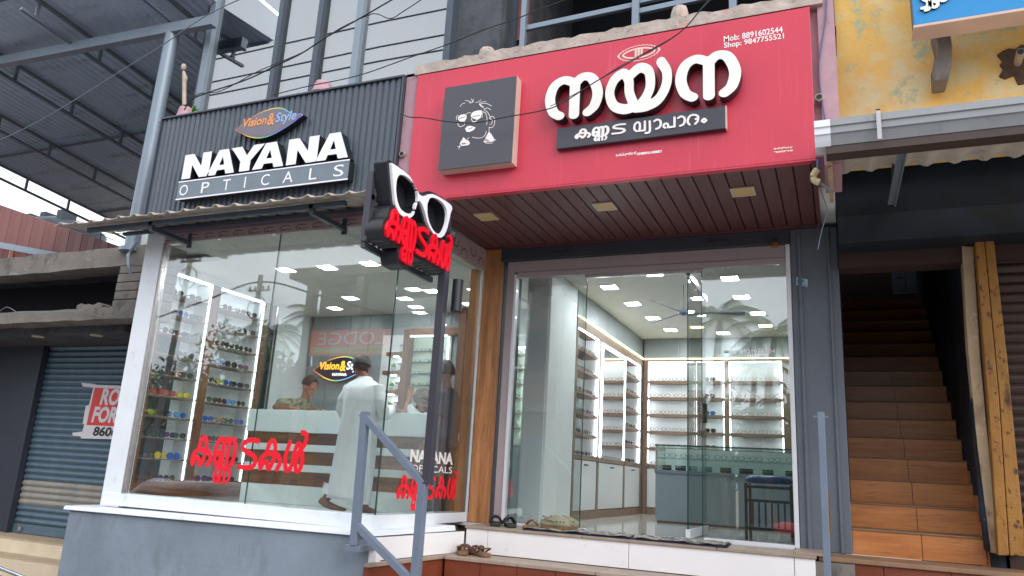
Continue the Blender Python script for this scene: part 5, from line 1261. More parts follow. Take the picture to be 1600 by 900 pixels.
nbx('soffit', -16, -7.0, 5.66, 6.4, 2.80, 2.875, 'concrete_dark')
nbx('guide', -9.22, -9.16, 6.33, 6.40, .56, 2.8, 'navy_wall')
struct(B('side_step', -16, -6.22, 6.05, 6.5, 0, .55, 'step_tan')); struct(B('side_step_face', -16, -6.22, 6.02, 6.048, 0, .53, 'step_cream'))
struct(B('lower_step', -16, -6.22, 5.75, 6.019, 0, .40, 'step_tan')); struct(B('lower_step_face', -16, -6.22, 5.72, 5.748, 0, .385, 'step_cream'))
struct(B('brick_path', -16, -6.22, 4.9, 5.719, 0, .17, 'tile_brown'))
shb = thing('blue_shutter', 'closed blue grey rolling shutter with a dusty band near the bottom, left shop', 'shutter', (-8.2, 6.4, .56))
shutter.c = {}
shutter(shb, -9.15, -6.95, .66, 2.75, 6.42, .072, lambda z: 'shutter_dusty' if .82 < z < 1.12 else 'shutter_blue')
B('bottom_bar', -9.15, -6.95, 6.395, 6.42, .556, .66, 'shutter_blue', shb, bev=.003)
MB().box(-9.02, -8.97, 6.37, 6.394, .585, .63).tube([(-9.0, 6.36, .63), (-9.0, 6.36, .66)], .008, 6).build('shutter_lock', 'clip', shb)
for px, py in ((60, 525), (151, 523)):
    p = PZ(px, py, 2.80); lk_ = thing('downlight', 'round soffit lamp over the blue shutter, ' + ('left one' if px < 100 else 'right one'), 'lamp', (p.x, p.y, 2.8), 'soffit lamps over the blue shutter')
    n = 14; MB().loft([[(p.x + r * math.cos(t), p.y + r * math.sin(t), h) for t in [2 * math.pi * q / n for q in range(n)]] for h, r in ((2.799, .07), (2.785, .065), (2.787, .03))]).build('lamp_ring', 'lamp_frame', lk_)
ps = thing('rent_poster', 'torn red and white poster reading ROOM FOR RENT on the blue shutter', 'poster', (-8, 6.36, 1.9))
def PP_(x, y, Y=6.392): p = PY(x, y, Y); return (p.x, Y, p.z)
for tp in ([(127, 598), (150, 600), (149, 606), (129, 604)], [(134, 634), (141, 632), (136, 662), (129, 662)], [(113, 676), (131, 674), (129, 682), (114, 681)]):
    a_ = [PP_(*q, 6.391) for q in tp]; MB().add(a_, [(0, 3, 2, 1)]).build('tape', 'paper', ps)
pts = [(147, 601), (200, 603), (200, 687), (165, 686), (126, 685), (136, 645)]
mb = MB(); a_ = [PP_(*q) for q in pts]; mb.add(a_ + [(x, y + .004, z) for x, y, z in a_], [tuple(range(len(a_)))[::-1]] + [(k, (k + 1) % len(a_), (k + 1) % len(a_) + len(a_), k + len(a_)) for k in range(len(a_))]); mb.build('sheet', 'paper', ps)
a_ = [PP_(*q, 6.390) for q in ((148, 606), (202, 608), (202, 667), (135, 664))]; MB().add(a_, [(0, 3, 2, 1)]).build('red_print', 'poster_red', ps)
def T_(txt, x, y, w, h, m, off): p = PY(x, y, 6.3885); text_obj(txt, lambda u, v, ww: (p.x + u + v * .12, 6.3885, p.z + v), .1, m, 'print', ps, offset=off, fit=(w, h), at=(0, 0))
T_('ROOM', 155, 633, .66, .20, 'paper', .004); T_('FOR RENT', 142, 660, 1.0, .19, 'paper', .004); T_('8606 312 040', 144, 681, 1.1, .11, 'ink', .003)
# canopy roof on trusses
cn = thing('canopy_roof', 'high corrugated metal canopy roof on steel trusses at the upper left, seen from below', 'roof', (-10, 5.4, 6.5))
def cz(y): return 6.60 - .1 * (y - 5.4)
mb = MB(); V = []; F = []; NX = 230; ys = (4.72, 7.0, 12.2)
for y in ys:
    for i in range(NX + 1):
        ph = i % 4; V.append((-13.45 + 7.1 * i / NX, y, cz(y) + (.018 if ph in (1, 2) else 0)))
nn = NX + 1; n0 = len(V); V += [(x, y, z + .004) for x, y, z in V]
for j in range(2):
    for i in range(NX): a = j * nn + i; F += [(a, a + nn, a + nn + 1, a + 1), (a + n0, a + 1 + n0, a + nn + 1 + n0, a + nn + n0)]
MB().add(V, F).build('sheet', 'sheet', cn)
for X_ in (-6.8, -8.4, -10.0, -11.62, -13.38):
    tr_ = MB()
    tr_.bar((X_, 4.72, cz(4.72) - .03), (X_, 12.2, cz(12.2) - .03), .04, .035); tr_.bar((X_, 4.72, cz(4.72) - .26), (X_, 12.2, cz(12.2) - .26), .04, .035)
    o = tr_.build('truss_chords', 'truss', cn); k = 0
    y = 4.9
    while y < 12: B('truss_web', X_ - .015, X_ + .015, y - .02, y + .02, cz(y) - .245, cz(y) - .045, 'truss', cn); y += .85
for y in (4.76, 7.6, 9.8): MB().bar((-13.4, y, cz(y) - .012), (-6.4, y, cz(y) - .012), .04, .018).build('cross_rail', 'truss', cn)
MB().bar((-13.4, 5.40, 6.36 + .14), (-6.12, 5.4, 6.20), .09, .12).build('front_beam', 'steel_grey', cn)
pc_ = thing('canopy_column', 'round grey steel pipe column carrying the metal canopy, left of the ribbed sign', 'column', (-6.78, 5.4, 3.6))
MB().tube([(-6.79, 5.42, 3.62), (-6.765, 5.42, 6.18)], .075, 18).build('pipe', 'steel_grey', pc_)
MB().tube([(-6.79, 5.42, 3.60), (-6.79, 5.42, 3.64)], .12, 14).build('base_plate', 'steel_grey', pc_)
MB().tube([PY(213, 377, 5.3), PY(206, 390, 5.3), PY(200, 398, 5.3), PY(201, 415, 5.28), PY(203, 428, 5.3)], .018, 8).build('bent_strap', 'steel_grey', pc_)
# distant brown sheds, tank, aerial
sh = thing('brown_shed', 'low building with red brown corrugated sheet wall behind the concrete parapet', 'building', (-14, 10, 0))
a, b = PY(0, 320, 9.5), PY(190, 386, 9.5); c = PY(0, 383, 9.5)
s_ = (b.z - a.z) / (b.x - a.x)
X0 = -20; n = 44
for i in range(n):
    x0, x1 = X0 + (b.x + .6 - X0) * i / n, X0 + (b.x + .6 - X0) * (i + 1) / n
    MB().quadbox([(x0, 9.5, 4.2), (x1 - .015, 9.5 + (.03 if i % 2 else 0), 4.2), (x1, 9.6, 4.2), (x0, 9.6, 4.2), (x0, 9.5, a.z + s_ * (x0 - a.x)), (x1 - .015, 9.5 + (.03 if i % 2 else 0), a.z + s_ * (x1 - a.x)), (x1, 9.6, a.z + s_ * (x1 - a.x)), (x0, 9.6, a.z + s_ * (x0 - a.x))]).build('panel', 'red_roof', sh)
a, b = PY(0, 383, 9.3), PY(75, 397, 9.3); MB().bar(a - (b - a) * .5, b + (b - a) * .6, .06, .12).build('fascia_strip', 'steel_grey', sh)
B('lower_wall', -20, -11, 9.7, 10, 0, 4.6, 'red_roof', sh)
a = PY(19, 396, 6.5); dp_ = thing('terracotta_pipe', 'short terracotta pipe standing on the concrete parapet', 'pipe', (a.x, 5.6, 3.6)); a = PY(19, 396, 5.6); MB().tube([(a.x, 5.6, 3.6), (a.x, 5.6, a.z + .03)], .03, 10).build('pipe', 'tile_brown', dp_)
tk = thing('water_tank', 'dark plastic water tank with its lid open on the shed roof', 'water tank', (-13.2, 10.5, 5))
p = PY(100, 365, 10.5); n = 20; r0 = (PY(140, 365, 10.5) - PY(66, 350, 10.5)).length / 2
MB().loft([[(p.x + r * math.cos(t), 10.5 + r * math.sin(t), h) for t in [2 * math.pi * q / n for q in range(n)]] for h, r in ((p.z - 1.0, r0), (p.z - .05, r0), (p.z + .04, r0 * 1.02), (p.z + .15, r0 * .85), (p.z + .23, r0 * .6))]).build('tank_body', 'tank', tk)
for sx in (-.78, -.2, .45): B('lug', p.x + r0 * sx, p.x + r0 * (sx + .2), 10.0, 10.35, p.z + .1, p.z + .34, 'tank', tk, bev=.01)
an = thing('tv_aerial', 'thin television aerial on the shed roof by the pipe column', 'aerial', (-12, 10, 5.2))
mb = MB(); a, b = PY(156, 384, 9.6), PY(159, 352, 9.6); mb.tube([a, b], .01, 5); mb.tube([PY(148, 367, 9.6), PY(196, 364, 9.6)], .008, 5); mb.tube([PY(155, 366, 9.6), PY(180, 376, 9.6)], .008, 5); mb.build('rods', 'steel_dark', an)
lp2 = thing('old_lamp_stand', 'rusty pipe stub with an old lamp holder behind the ribbed sign', 'pipe', (-6.3, 5.2, 4.9))
MB().tube([PY(288, 165, 5.15), PY(288, 128, 5.15)], .022, 10).tube([PY(288, 128, 5.15), PY(289, 122, 5.15), PY(287, 112, 5.15)], [.022, .028, .014], 10).build('pipe', 'rust_pipe', lp2)
MB().ell(PY(287, 105, 5.14), (.028, .028, .04), 10, 7).build('holder', 'rust_pipe', lp2)
sp = thing('wall_sprout', 'small green weed growing on the coping beside the lamp stub', 'plant', tuple(PY(300, 173, 5.15)))
mb = MB(); random.seed(2); o_ = PY(300, 175, 5.13)
for _ in range(40):
    t = random.uniform(0, 6.28); e = random.uniform(.1, 1.3); L = random.uniform(.03, .08); d = Vector((math.cos(t) * math.cos(e) * 1.6, math.sin(t) * math.cos(e), math.sin(e))); s2 = Vector((-math.sin(t), math.cos(t), .2)) * .01
    mb.add([o_, o_ + d * L * .5 + s2, o_ + d * L, o_ + d * L * .5 - s2], [(0, 1, 2, 3)])
mb.build('leaves', 'green_leaf', sp)
# parked car corner at the lower left
cr_ = thing('parked_car', 'dark parked car whose bonnet edge shows in the lower left corner', 'car', (-6.9, 3.2, 0))
def cring(x, w, z0, z1): 
    out = []
    for k in range(16):
        t = 2 * math.pi * k / 16; c_, s2 = math.cos(t), math.sin(t)
        out.append((x, 2.95 + w * (abs(c_) ** .5) * (1 if c_ > 0 else -1), (z0 + z1) / 2 + (z1 - z0) / 2 * (abs(s2) ** .6) * (1 if s2 > 0 else -1)))
    return out
MB().loft([cring(-4.62, .5, .35, .60), cring(-4.7, .66, .28, .70), cring(-5.0, .74, .25, .755), cring(-5.8, .78, .22, .84), cring(-7.9, .78, .22, .88), cring(-8.3, .7, .25, .80)]).build('body', 'car', cr_)
MB().loft([cring(-5.85, .60, .8, .86), cring(-6.3, .58, .8, 1.28), cring(-7.3, .58, .8, 1.30), cring(-7.9, .55, .8, .9)]).build('cabin', 'car', cr_)
MB().tube([(-4.63, 2.5, .60), (-4.60, 2.95, .615), (-4.66, 3.45, .61), (-4.95, 3.66, .70), (-5.9, 3.72, .80)], .012, 6).build('trim', 'chrome', cr_)
for wx in (-5.2, -7.6):
    for wy in (2.25, 3.6):
        w_ = MB().tube([(wx, wy, .3), (wx, wy + .18, .3)], .3, 20).build('wheel', 'rubber', cr_); MB().tube([(wx, wy - .01, .3), (wx, wy + .19, .3)], .16, 14).build('rim', 'chrome', w_)
        w_.children[0].matrix_parent_inverse = Matrix.Identity(4)

# ================================================================ RAILS, GLASSES SIGN
rl = thing('stair_handrail', 'grey blue square tube handrail sloping down beside the entrance steps', 'handrail', (-3.1, 4.62, .9))
def tube_sq(name, a, b, w, parent): return MB().bar(a, b, w, w).build(name, 'rail', parent, .003)
YR = 4.62
def R_(x, y): p = PY(x, y, YR); return Vector((p.x, YR, p.z))
tube_sq('post', Vector((-3.105, YR, 1.02)), Vector((-3.125, YR, 1.93)), .052, rl)
tube_sq('top_rail', R_(566, 646), R_(662, 756), .047, rl)
tube_sq('lower_rail', R_(558, 821), R_(660, 925), .047, rl)
tube_sq('post', Vector((-2.605, YR, 0)), Vector((-2.605, YR, 1.455)), .056, rl)
B('base_plate', -3.17, -3.05, 4.60, 4.80, .98, 1.02, 'rail', rl, bev=.003)
r2 = thing('short_handrail_post', 'single grey blue handrail post standing before the grey pillar', 'post', (-.11, 5.4, 0))
B('post', -.135, -.092, 5.38, 5.425, 0, 2.06, 'rail', r2, bev=.003); B('flat_bar', -.09, -.082, 5.39, 5.42, 1.3, 1.55, 'brass', r2)
MB().bar((-.16, 5.40, 2.03), (-.07, 5.40, 2.03), .03, .012).build('cap_plate', 'rail', r2)

gs = thing('glasses_sign', 'projecting black sign with white spectacle frame and red Malayalam word on a dark pole', 'sign', (-2.57, 4.72, 1.45))
SX = -2.56   # face plane (faces +X)
def S2(x, y, X=SX): p = PX(x, y, X); return (p.y, p.z)
def FX(X): return lambda u, v, w: (X - w, u, v)
B('pole', -2.61, -2.55, 4.60, 4.66, 1.455, 3.0, 'black_metal', gs, bev=.003)
B('pole', -2.625, -2.60, 4.66, 4.72, 1.455, 3.4, 'black_metal', gs, bev=.003)
p = PY(706, 460, 4.66); MB().tube([(p.x + .0, 4.74, PY(706, 485, 4.7).z), (p.x + .0, 4.74, PY(706, 436, 4.7).z)], .042, 14).build('sensor_housing', 'black', gs)
# white spectacle frame
go = [(612, 254), (640, 275), (655, 303), (665, 306), (675, 303), (690, 310), (706, 322), (704, 334), (702, 344), (697, 362), (690, 371), (680, 368), (670, 352), (665, 335), (660, 320), (655, 314), (649, 320), (647, 335), (637, 341), (624, 333), (618, 318), (616, 300), (614, 280)]
gi1 = [(620, 281), (625, 273), (637, 277), (649, 290), (653, 306), (651, 322), (645, 333), (635, 333), (626, 326), (621, 313), (619, 296)]
gi2 = [(668, 318), (673, 309), (684, 311), (695, 321), (699, 336), (696, 354), (689, 365), (680, 363), (672, 350), (668, 334)]
def dens(P, k=4): C = crom(P + [P[0]], k); return [tuple(c) for c in C[:-1]]
PO = [S2(*q) for q in go]; P1 = dens([S2(*q) for q in gi1]); P2_ = dens([S2(*q) for q in gi2])
lo = [min(q[i] for q in PO) - .1 for i in (0, 1)]; hi = [max(q[i] for q in PO) + .1 for i in (0, 1)]
FO = dens(PO, 3)
X_, Y_, D_ = polyfield([FO, P1, P2_], lo[0], hi[0], lo[1], hi[1], .007)
mb = MB(); iso((X_, Y_, D_), FX(SX), .02, mb, 'glasses_white', 'glasses_white', True); mb.build('white_frame', None, gs)
X_, Y_, D1 = polyfield([FO], lo[0], hi[0], lo[1], hi[1], .009)
_, _, Dh = polyfield([P1, P2_], lo[0], hi[0], lo[1], hi[1], .009)
mb = MB(); iso((X_, Y_, np.maximum(D1 - .022, -(Dh + .0))), FX(SX - .021), .10, mb, 'black', 'black', True); mb.build('frame_box', None, gs)
mb = MB(); iso((X_, Y_, D1 - .02), FX(SX - .10), .02, mb, 'black', 'black', True); mb.build('frame_back', None, gs)
# red word and its black body
wu0, wu1 = S2(601, 375)[0], S2(704, 400)[0]; zb0 = S2(610, 380)[1]
zA, zB_ = S2(615, 388)[1], S2(695, 416)[1]
base_ = (zA + zB_) / 2
lay_word(['ka', 'nna+', 'tta', 'ka', 'lla'], lambda u, v, w: (SX + .012 - w, wu0 + u, v), wu1 - wu0, .20, .082, .02, 'red_vinyl', 'red_vinyl', 'letter', gs, .03, base_ + .012, .03)
lay_word(['ka', 'nna+', 'tta', 'ka', 'lla'], lambda u, v, w: (SX - .010 - w, wu0 + u, v), wu1 - wu0, .20, .082, .125, 'black', 'black', 'letter_box', gs, .04, base_ + .012, .03, dil=.13, joined=True)
B('top_bracket', SX - .17, SX - .125, wu0 - .02, wu0 + .03, zA + .02, S2(612, 260)[1] - .02, 'black_metal', gs, bev=.003)
B('side_rail', SX - .16, SX - .125, wu0 - .01, wu1 + .02, zA + .30, zA + .34, 'black_metal', gs, bev=.003)
B('side_rail', SX - .17, SX - .14, wu0 - .01, wu1 + .02, zA - .02, zA + .02, 'black_metal', gs, bev=.003)
MB().tube([(SX - .12, wu1 + .05, S2(700, 360)[1]), (SX - .02, wu1 + .09, S2(700, 360)[1])], .04, 12).build('spot_lamp', 'black_metal', gs)

# ================================================================ FOOTWEAR AND MATS
def mat_rug(name, quad, lab, seed):
    r = thing(name, lab, 'door mat', tuple(quad[0]), 'door mats on the threshold')
    z = 1.120; n = 16; q = [Vector(p) for p in quad]; V = []; random.seed(seed)
    mb = MB().use('rug'); m_ = 6
    def pt(u, v): p = (q[0] * (1 - u) + q[1] * u) * (1 - v) + (q[3] * (1 - u) + q[2] * u) * v; return p
    for j in range(m_ + 1):
        for i in range(n + 1):
            u, v = i / n, j / m_; p = pt(u, v); V.append((p.x, p.y, z + .016 + .004 * math.sin(i * 1.7 + seed) + .003 * math.sin(j * 2.1 + i)))
    F = [(j * (n + 1) + i, j * (n + 1) + i + 1, (j + 1) * (n + 1) + i + 1, (j + 1) * (n + 1) + i) for j in range(m_) for i in range(n)]
    mb.add(V, F, True); o = mb.build('pile', None, r)
    for a, b in ((0, 1), (1, 2), (2, 3), (3, 0)): MB().bar((q[a].x, q[a].y, z + .004), (q[b].x, q[b].y, z + .004), .022, .007).build('border', 'rug_edge', r)
mat_rug('door_mat', [Vector((PY(818, 831, 5.99).x, 5.99, 1.12)), Vector((PY(985, 847, 5.975).x, 5.975, 1.12)), Vector((PY(985, 838, 6.27).x, 6.37, 1.12)), Vector((PY(835, 826, 6.37).x, 6.37, 1.12))], 'left speckled grey and navy door mat under the khaki clogs', 1)
mat_rug('door_mat', [Vector((PY(990, 845, 5.97).x, 5.97, 1.12)), Vector((PY(1134, 856, 5.96).x, 5.96, 1.12)), Vector((PY(1138, 847, 6.30).x, 6.40, 1.12)), Vector((PY(992, 836, 6.39).x, 6.39, 1.12))], 'right speckled grey and navy door mat before the open glass door', 5)
def sole(mb, L, w, h, z0, dx=0):
    prof = [(-.5, .32), (-.42, .44), (-.2, .46), (.0, .40), (.2, .48), (.38, .46), (.5, .22)]
    r = [(x * L, y * w) for x, y in prof] + [(x * L, -y * w) for x, y in prof[::-1]]
    mb.loft([[(x, y, z0) for x, y in r], [(x, y, z0 + h) for x, y in r]], smooth=False)
def strap(mb, x, w, hh, r, z0, lean=0): mb.tube([(x + lean * math.sin(t), w / 2 * math.cos(t), z0 + hh * math.sin(t)) for t in np.linspace(0, math.pi, 9)], r, 6)
def shoe(name, px, py, z, rot, lab, kind, group):
    p = PY(px, py, (6.17 if 'behind' not in lab else 6.28) if z > 1 else 5.84); t = thing(name, lab, 'footwear', (0, 0, 0), group); L, w = .24, .095
    if kind == 'clog':
        mb = MB(); sole(mb, L, w, .025, 0); mb.build('sole', 'tan_sole', t, .004)
        R = []
        for x, ww, h in ((-.13, .02, .03), (-.12, .075, .05), (-.06, .09, .052), (-.01, .095, .09), (.05, .10, .082), (.10, .085, .058), (.13, .04, .04)):
            R.append([(x, ww / 2 * math.cos(a), .022 + max(0, math.sin(a)) * h) for a in np.linspace(0, 2 * math.pi, 14, endpoint=False)])
        MB().loft(R).build('upper', 'khaki', t); 
        for k in range(3): MB().ell((.02 + k * .03, -.047, .06), (.006, .004, .006), 8, 5).build('hole', 'ink', t)
        MB().tube([(.0, .048, .06), (-.08, .05, .085), (-.11, 0, .095), (-.08, -.05, .085), (.0, -.048, .06)], .008, 6).build('heel_strap', 'khaki', t)
    else:
        m1, m2 = {'sandal': ('tan_sole', 'leather'), 'slide': ('rubber', 'rubber'), 'gold': ('tan_sole', 'gold')}[kind]
        mb = MB(); sole(mb, L, w, .028, 0); mb.build('sole', m1, t, .005)
        mb = MB()
        if kind == 'slide': 
            for k in range(6): strap(mb, .02 + k * .016, .098, .062 - k * .002, .011, .018)
        elif kind == 'gold':
            for k in range(4): strap(mb, .03 + k * .012, .096, .05, .009, .018)
        else: strap(mb, .07, .098, .045, .011, .018); strap(mb, .03, .096, .055, .010, .018, -.05); strap(mb, .01, .094, .05, .009, .018, .05)
        mb.build('straps', m2, t)
        if kind == 'sandal': mb = MB(); mb.tube([(-.02, .045, .03), (-.09, .045, .06), (-.115, 0, .065), (-.09, -.045, .06), (-.02, -.045, .03)], .007, 6); mb.build('heel_strap', m2, t)
    t.location = (p.x, p.y, z + .002); t.rotation_euler = (0, 0, rot)
shoe('slide_sandal', 774, 820, 1.119, 2.0, 'black slide sandal nearest the dark shutter guide', 'slide', 'black slide sandals')
shoe('slide_sandal', 797, 820, 1.119, 2.1, 'black slide sandal, the right one beside the white frame', 'slide', 'black slide sandals')
shoe('slipper', 829, 822, 1.119, 1.7, 'golden brown slipper between the black sandals and the khaki clogs', 'gold', 'odd footwear on the threshold')
shoe('clog', 868, 822, 1.134, .1, 'khaki rubber clog in front, pointing right on the mat', 'clog', 'khaki clogs')
shoe('clog', 880, 819, 1.134, .5, 'khaki rubber clog behind its pair, with strap opening up', 'clog', 'khaki clogs')
shoe('leather_sandal', 725, 866, .902, 1.9, 'brown leather sandal on the lower step, left one of the pair', 'sandal', 'brown sandals on the lower step')
shoe('leather_sandal', 749, 866, .902, 2.6, 'brown leather sandal on the lower step, right one of the pair', 'sandal', 'brown sandals on the lower step')

# ================================================================ CABLES
def cable(name, pts, Y, r, m, lab, grp=None):
    P = [PY(x, y, Y) for x, y in crom(pts, 6)]
    o = MB().tube(P, r * .72, 6).build(name, m); tag(o, lab, 'cable', grp); return o
cable('service_cable', [(-60, 245), (60, 190), (200, 104), (250, 73), (330, 20), (420, -20)], 4.4, .007, 'cable_grey', 'thin grey cable slanting across the metal canopy at upper left')
cable('service_cable', [(288, 172), (300, 155), (330, 143), (370, 130), (400, 118), (430, 103), (470, 84), (510, 58), (560, 30), (620, -5)], 4.75, .009, 'cable', 'thick twisted black cable rising over the reflective upper glazing')
cable('service_cable', [(288, 166), (310, 147), (345, 142), (400, 113), (430, 100), (480, 78), (530, 45), (575, 24), (590, 22), (610, 29), (630, 18), (665, -5)], 4.78, .006, 'cable', 'thin black cable twisted round the thick one with a loop near the top')
cable('service_cable', [(428, 148), (480, 135), (560, 118), (640, 90), (700, 69), (760, 45), (800, 32), (850, 12), (900, -6)], 4.8, .006, 'cable', 'thin black cable running above the ribbed sign into the dark opening')
cable('service_cable', [(627, 178), (640, 183), (662, 184), (700, 190), (740, 192), (790, 183), (850, 172), (880, 160), (930, 128), (990, 94), (1040, 66), (1070, 44), (1095, 15), (1118, -8)], 4.72, .006, 'cable', 'thin black cable crossing the portrait board and the big red sign letters')
cable('service_cable', [(860, 166), (900, 146), (930, 128), (975, 100), (1060, 52), (1100, 8), (1112, -8)], 4.74, .004, 'cable', 'very thin second cable just above the one crossing the red sign')
cable('blue_cable', [(1292, -10), (1290, 30), (1284, 70), (1280, 100), (1281, 130), (1285, 160), (1290, 190)], 4.98, .007, 'cable_blue', 'blue cable hanging down the pink strip beside the yellow wall')
cable('loose_wire', [(1280, 268), (1284, 300), (1292, 330), (1284, 360), (1278, 390)], 5.2, .005, 'cable_grey', 'grey loose wire curling down before the grey pillar top')
cd_ = thing('conduit_elbow', 'short beige conduit elbow with a wire end below the red sign corner', 'conduit', tuple(PY(1275, 275, 4.95)))
MB().tube([PY(*q, 4.93) for q in crom([(1277, 265), (1271, 274), (1273, 282), (1281, 285)], 5)], .022, 10).build('elbow', 'beige_pipe', cd_)
MB().tube([PY(1281, 285, 4.93), PY(1300, 299, 4.93)], .008, 6).build('wire_end', 'cable_grey', cd_)
MB().tube([PY(1278, 250, 4.95), PY(1277, 266, 4.94)], .008, 6).build('wire_top', 'cable_blue', cd_)
for px, py, w in ((630, 242, 'pink strip between the two signs'), (1280, 154, 'pink strip right of the red sign')):
    a = PY(px, py, 4.985); h = thing('pipe_hole', 'dark open pipe end in the ' + w, 'pipe', tuple(a))
    MB().tube([a + Vector((0, .01, 0)), a - Vector((0, .025, 0))], .027, 12).build('pipe', 'rust_pipe', h); MB().tube([a - Vector((0, .0255, 0)), a - Vector((0, .028, 0))], .019, 12).build('bore', 'ink', h)
cable('parapet_cable', [(0, 486), (12, 480), (30, 489), (48, 487), (66, 489), (84, 488), (120, 487), (140, 490), (165, 496), (185, 493), (212, 478)], 5.34, .006, 'cable_grey', 'pale slack cable lying along the concrete slab edge at left')

tl = thing('fluorescent_tube', 'lit fluorescent tube behind the upper left window pane', 'lamp', (-5.6, 5.85, 6.9))
a, b = PY(398, -8, 5.74), PY(440, 28, 5.92)
MB().tube([a, b], .014, 8).build('tube', 'tube', tl); MB().bar(a + Vector((0, 0, .035)), b + Vector((0, 0, .035)), .05, .03).build('batten', 'shop_frame', tl)

# ================================================================ ACROSS THE STREET (what the glass reflects)
def leafy(name, x, y, h, cr, lab, grp, seed, cat='tree', n=1500, leaf=.16):
    random.seed(seed); t = thing(name, lab, cat, (x, y, 0), grp)
    th = h * .45; mb = MB(); mb.tube([(x, y, 0), (x + .1, y, th * .5), (x + random.uniform(-.3, .3), y, th), (x, y + .1, h * .75)], [.22, .17, .12, .04], 8)
    for k in range(5):
        a = random.uniform(0, 6.28); mb.tube([(x, y, th * .8), (x + math.cos(a) * cr * .4, y + math.sin(a) * cr * .4, h * .66), (x + math.cos(a) * cr * .75, y + math.sin(a) * cr * .7, h * .8)], [.08, .05, .02], 6)
    mb.build('trunk', 'bark', t)
    cl_ = [(Vector((x + random.uniform(-.7, .7) * cr, y + random.uniform(-.6, .6) * cr, h * random.uniform(.5, .95))), random.uniform(.3, .55) * cr) for _ in range(16)]
    mb = MB()
    for _ in range(n):
        c, r = random.choice(cl_); d = Vector((random.gauss(0, 1), random.gauss(0, 1), random.gauss(0, .8))); d.normalize(); p = c + d * r * random.uniform(.6, 1.05)
        a = Vector((random.gauss(0, 1), random.gauss(0, 1), random.gauss(0, 1))).normalized(); b = a.cross(d).normalized(); s_ = leaf * random.uniform(.6, 1.3)
        mb.add([p - a * s_, p + b * s_ * .45, p + a * s_, p - b * s_ * .45], [(0, 1, 2, 3)])
    mb.build('crown', 'leaf', t); return t
def palm(x, y, h, lab, seed, fr=17):
    random.seed(seed); t = thing('coconut_palm', lab, 'palm tree', (x, y, 0), 'coconut palms across the street')
    P = [(x + .35 * math.sin(k * .5 + seed) * k / 6, y, h * k / 6) for k in range(7)]
    MB().tube(P, [.2, .16, .14, .13, .12, .11, .10], 9).build('trunk', 'bark', t)
    top = Vector(P[-1]); mb = MB()
    for k in range(fr):
        a = 2 * math.pi * k / fr + random.uniform(-.2, .2); el = random.uniform(-.15, 1.1); L = random.uniform(1.5, 2.1); pts = []
        d = Vector((math.cos(a), math.sin(a), 0))
        for q in range(9):
            s_ = q / 8; pts.append(top + d * L * s_ * math.cos(el * .6) + Vector((0, 0, L * (s_ * math.sin(el) - .75 * s_ * s_))))
        mb.tube(pts, [.03 * (1 - q / 10) for q in range(9)], 4, False)
        for q in range(1, 26):
            s_ = q / 26 * 8; i = int(s_); p = pts[i].lerp(pts[min(i + 1, 8)], s_ - i); tg = (pts[min(i + 1, 8)] - pts[i]).normalized()
            for sg in (-1, 1):
                sd_ = tg.cross(Vector((0, 0, 1))).normalized() * sg; ln_ = .50 * math.sin(math.pi * (q / 26 * .85 + .12)); e = p + sd_ * ln_ * .8 + tg * ln_ * .4 - Vector((0, 0, ln_ * .45)); w_ = tg * .03
                mb.add([p - w_, p + w_, e], [(0, 1, 2)])
    mb.build('fronds', 'palm_leaf', t); return t
# mirror of a point seen in the glass at plane Yg
def RP(x, y, Yv, Yg): p = PY(x, y, Yv); return Vector((p.x, 2 * Yg - Yv, p.z))
p = RP(1130, 498, 25, 6.4); palm(p.x, p.y, p.z, 'tall coconut palm reflected in the right pane, the left one', 3)
p = RP(1200, 520, 26, 6.4); palm(p.x, p.y, p.z, 'coconut palm reflected in the right pane, the right one', 4)
p = RP(1165, 575, 30, 6.4); palm(p.x, p.y, p.z, 'lower coconut palm reflected between the two taller ones', 5)
p = RP(425, 520, 27, 5.0); palm(p.x, p.y, p.z, 'coconut palm reflected near the middle of the left shop window', 6)
p = RP(505, 500, 27, 5.0); palm(p.x, p.y, p.z + .2, 'coconut palm reflected beside the lodge banner', 8)
tops = [(240, 552, 24), (330, 560, 23), (385, 525, 24), (425, 590, 22), (455, 560, 26), (470, 600, 21)]
for k, (px, py, Yv) in enumerate(tops):
    p = RP(px, py, Yv, 5.0); leafy('broadleaf_tree', p.x, p.y, p.z * 1.0, 2.1, 'bushy roadside tree reflected in the left window, %s from the left' % NTH[k], 'roadside trees across the street', 20 + k)
for k, (X_, Y_, h_) in enumerate(((-14.5, -12.5, 5.2), (-7.6, -13, 5.0), (-5.2, -12.2, 4.4), (-2.8, -13.5, 4.6), (-.6, -12.4, 4.2), (1.8, -13.4, 5.0), (5, -13, 6), (9, -14, 6.5))):
    leafy('broadleaf_tree', X_, Y_, h_, 2.2, 'broad green tree on the far side of the street, %s from the lodge' % NTH[k], 'trees opposite the right shop', 40 + k)
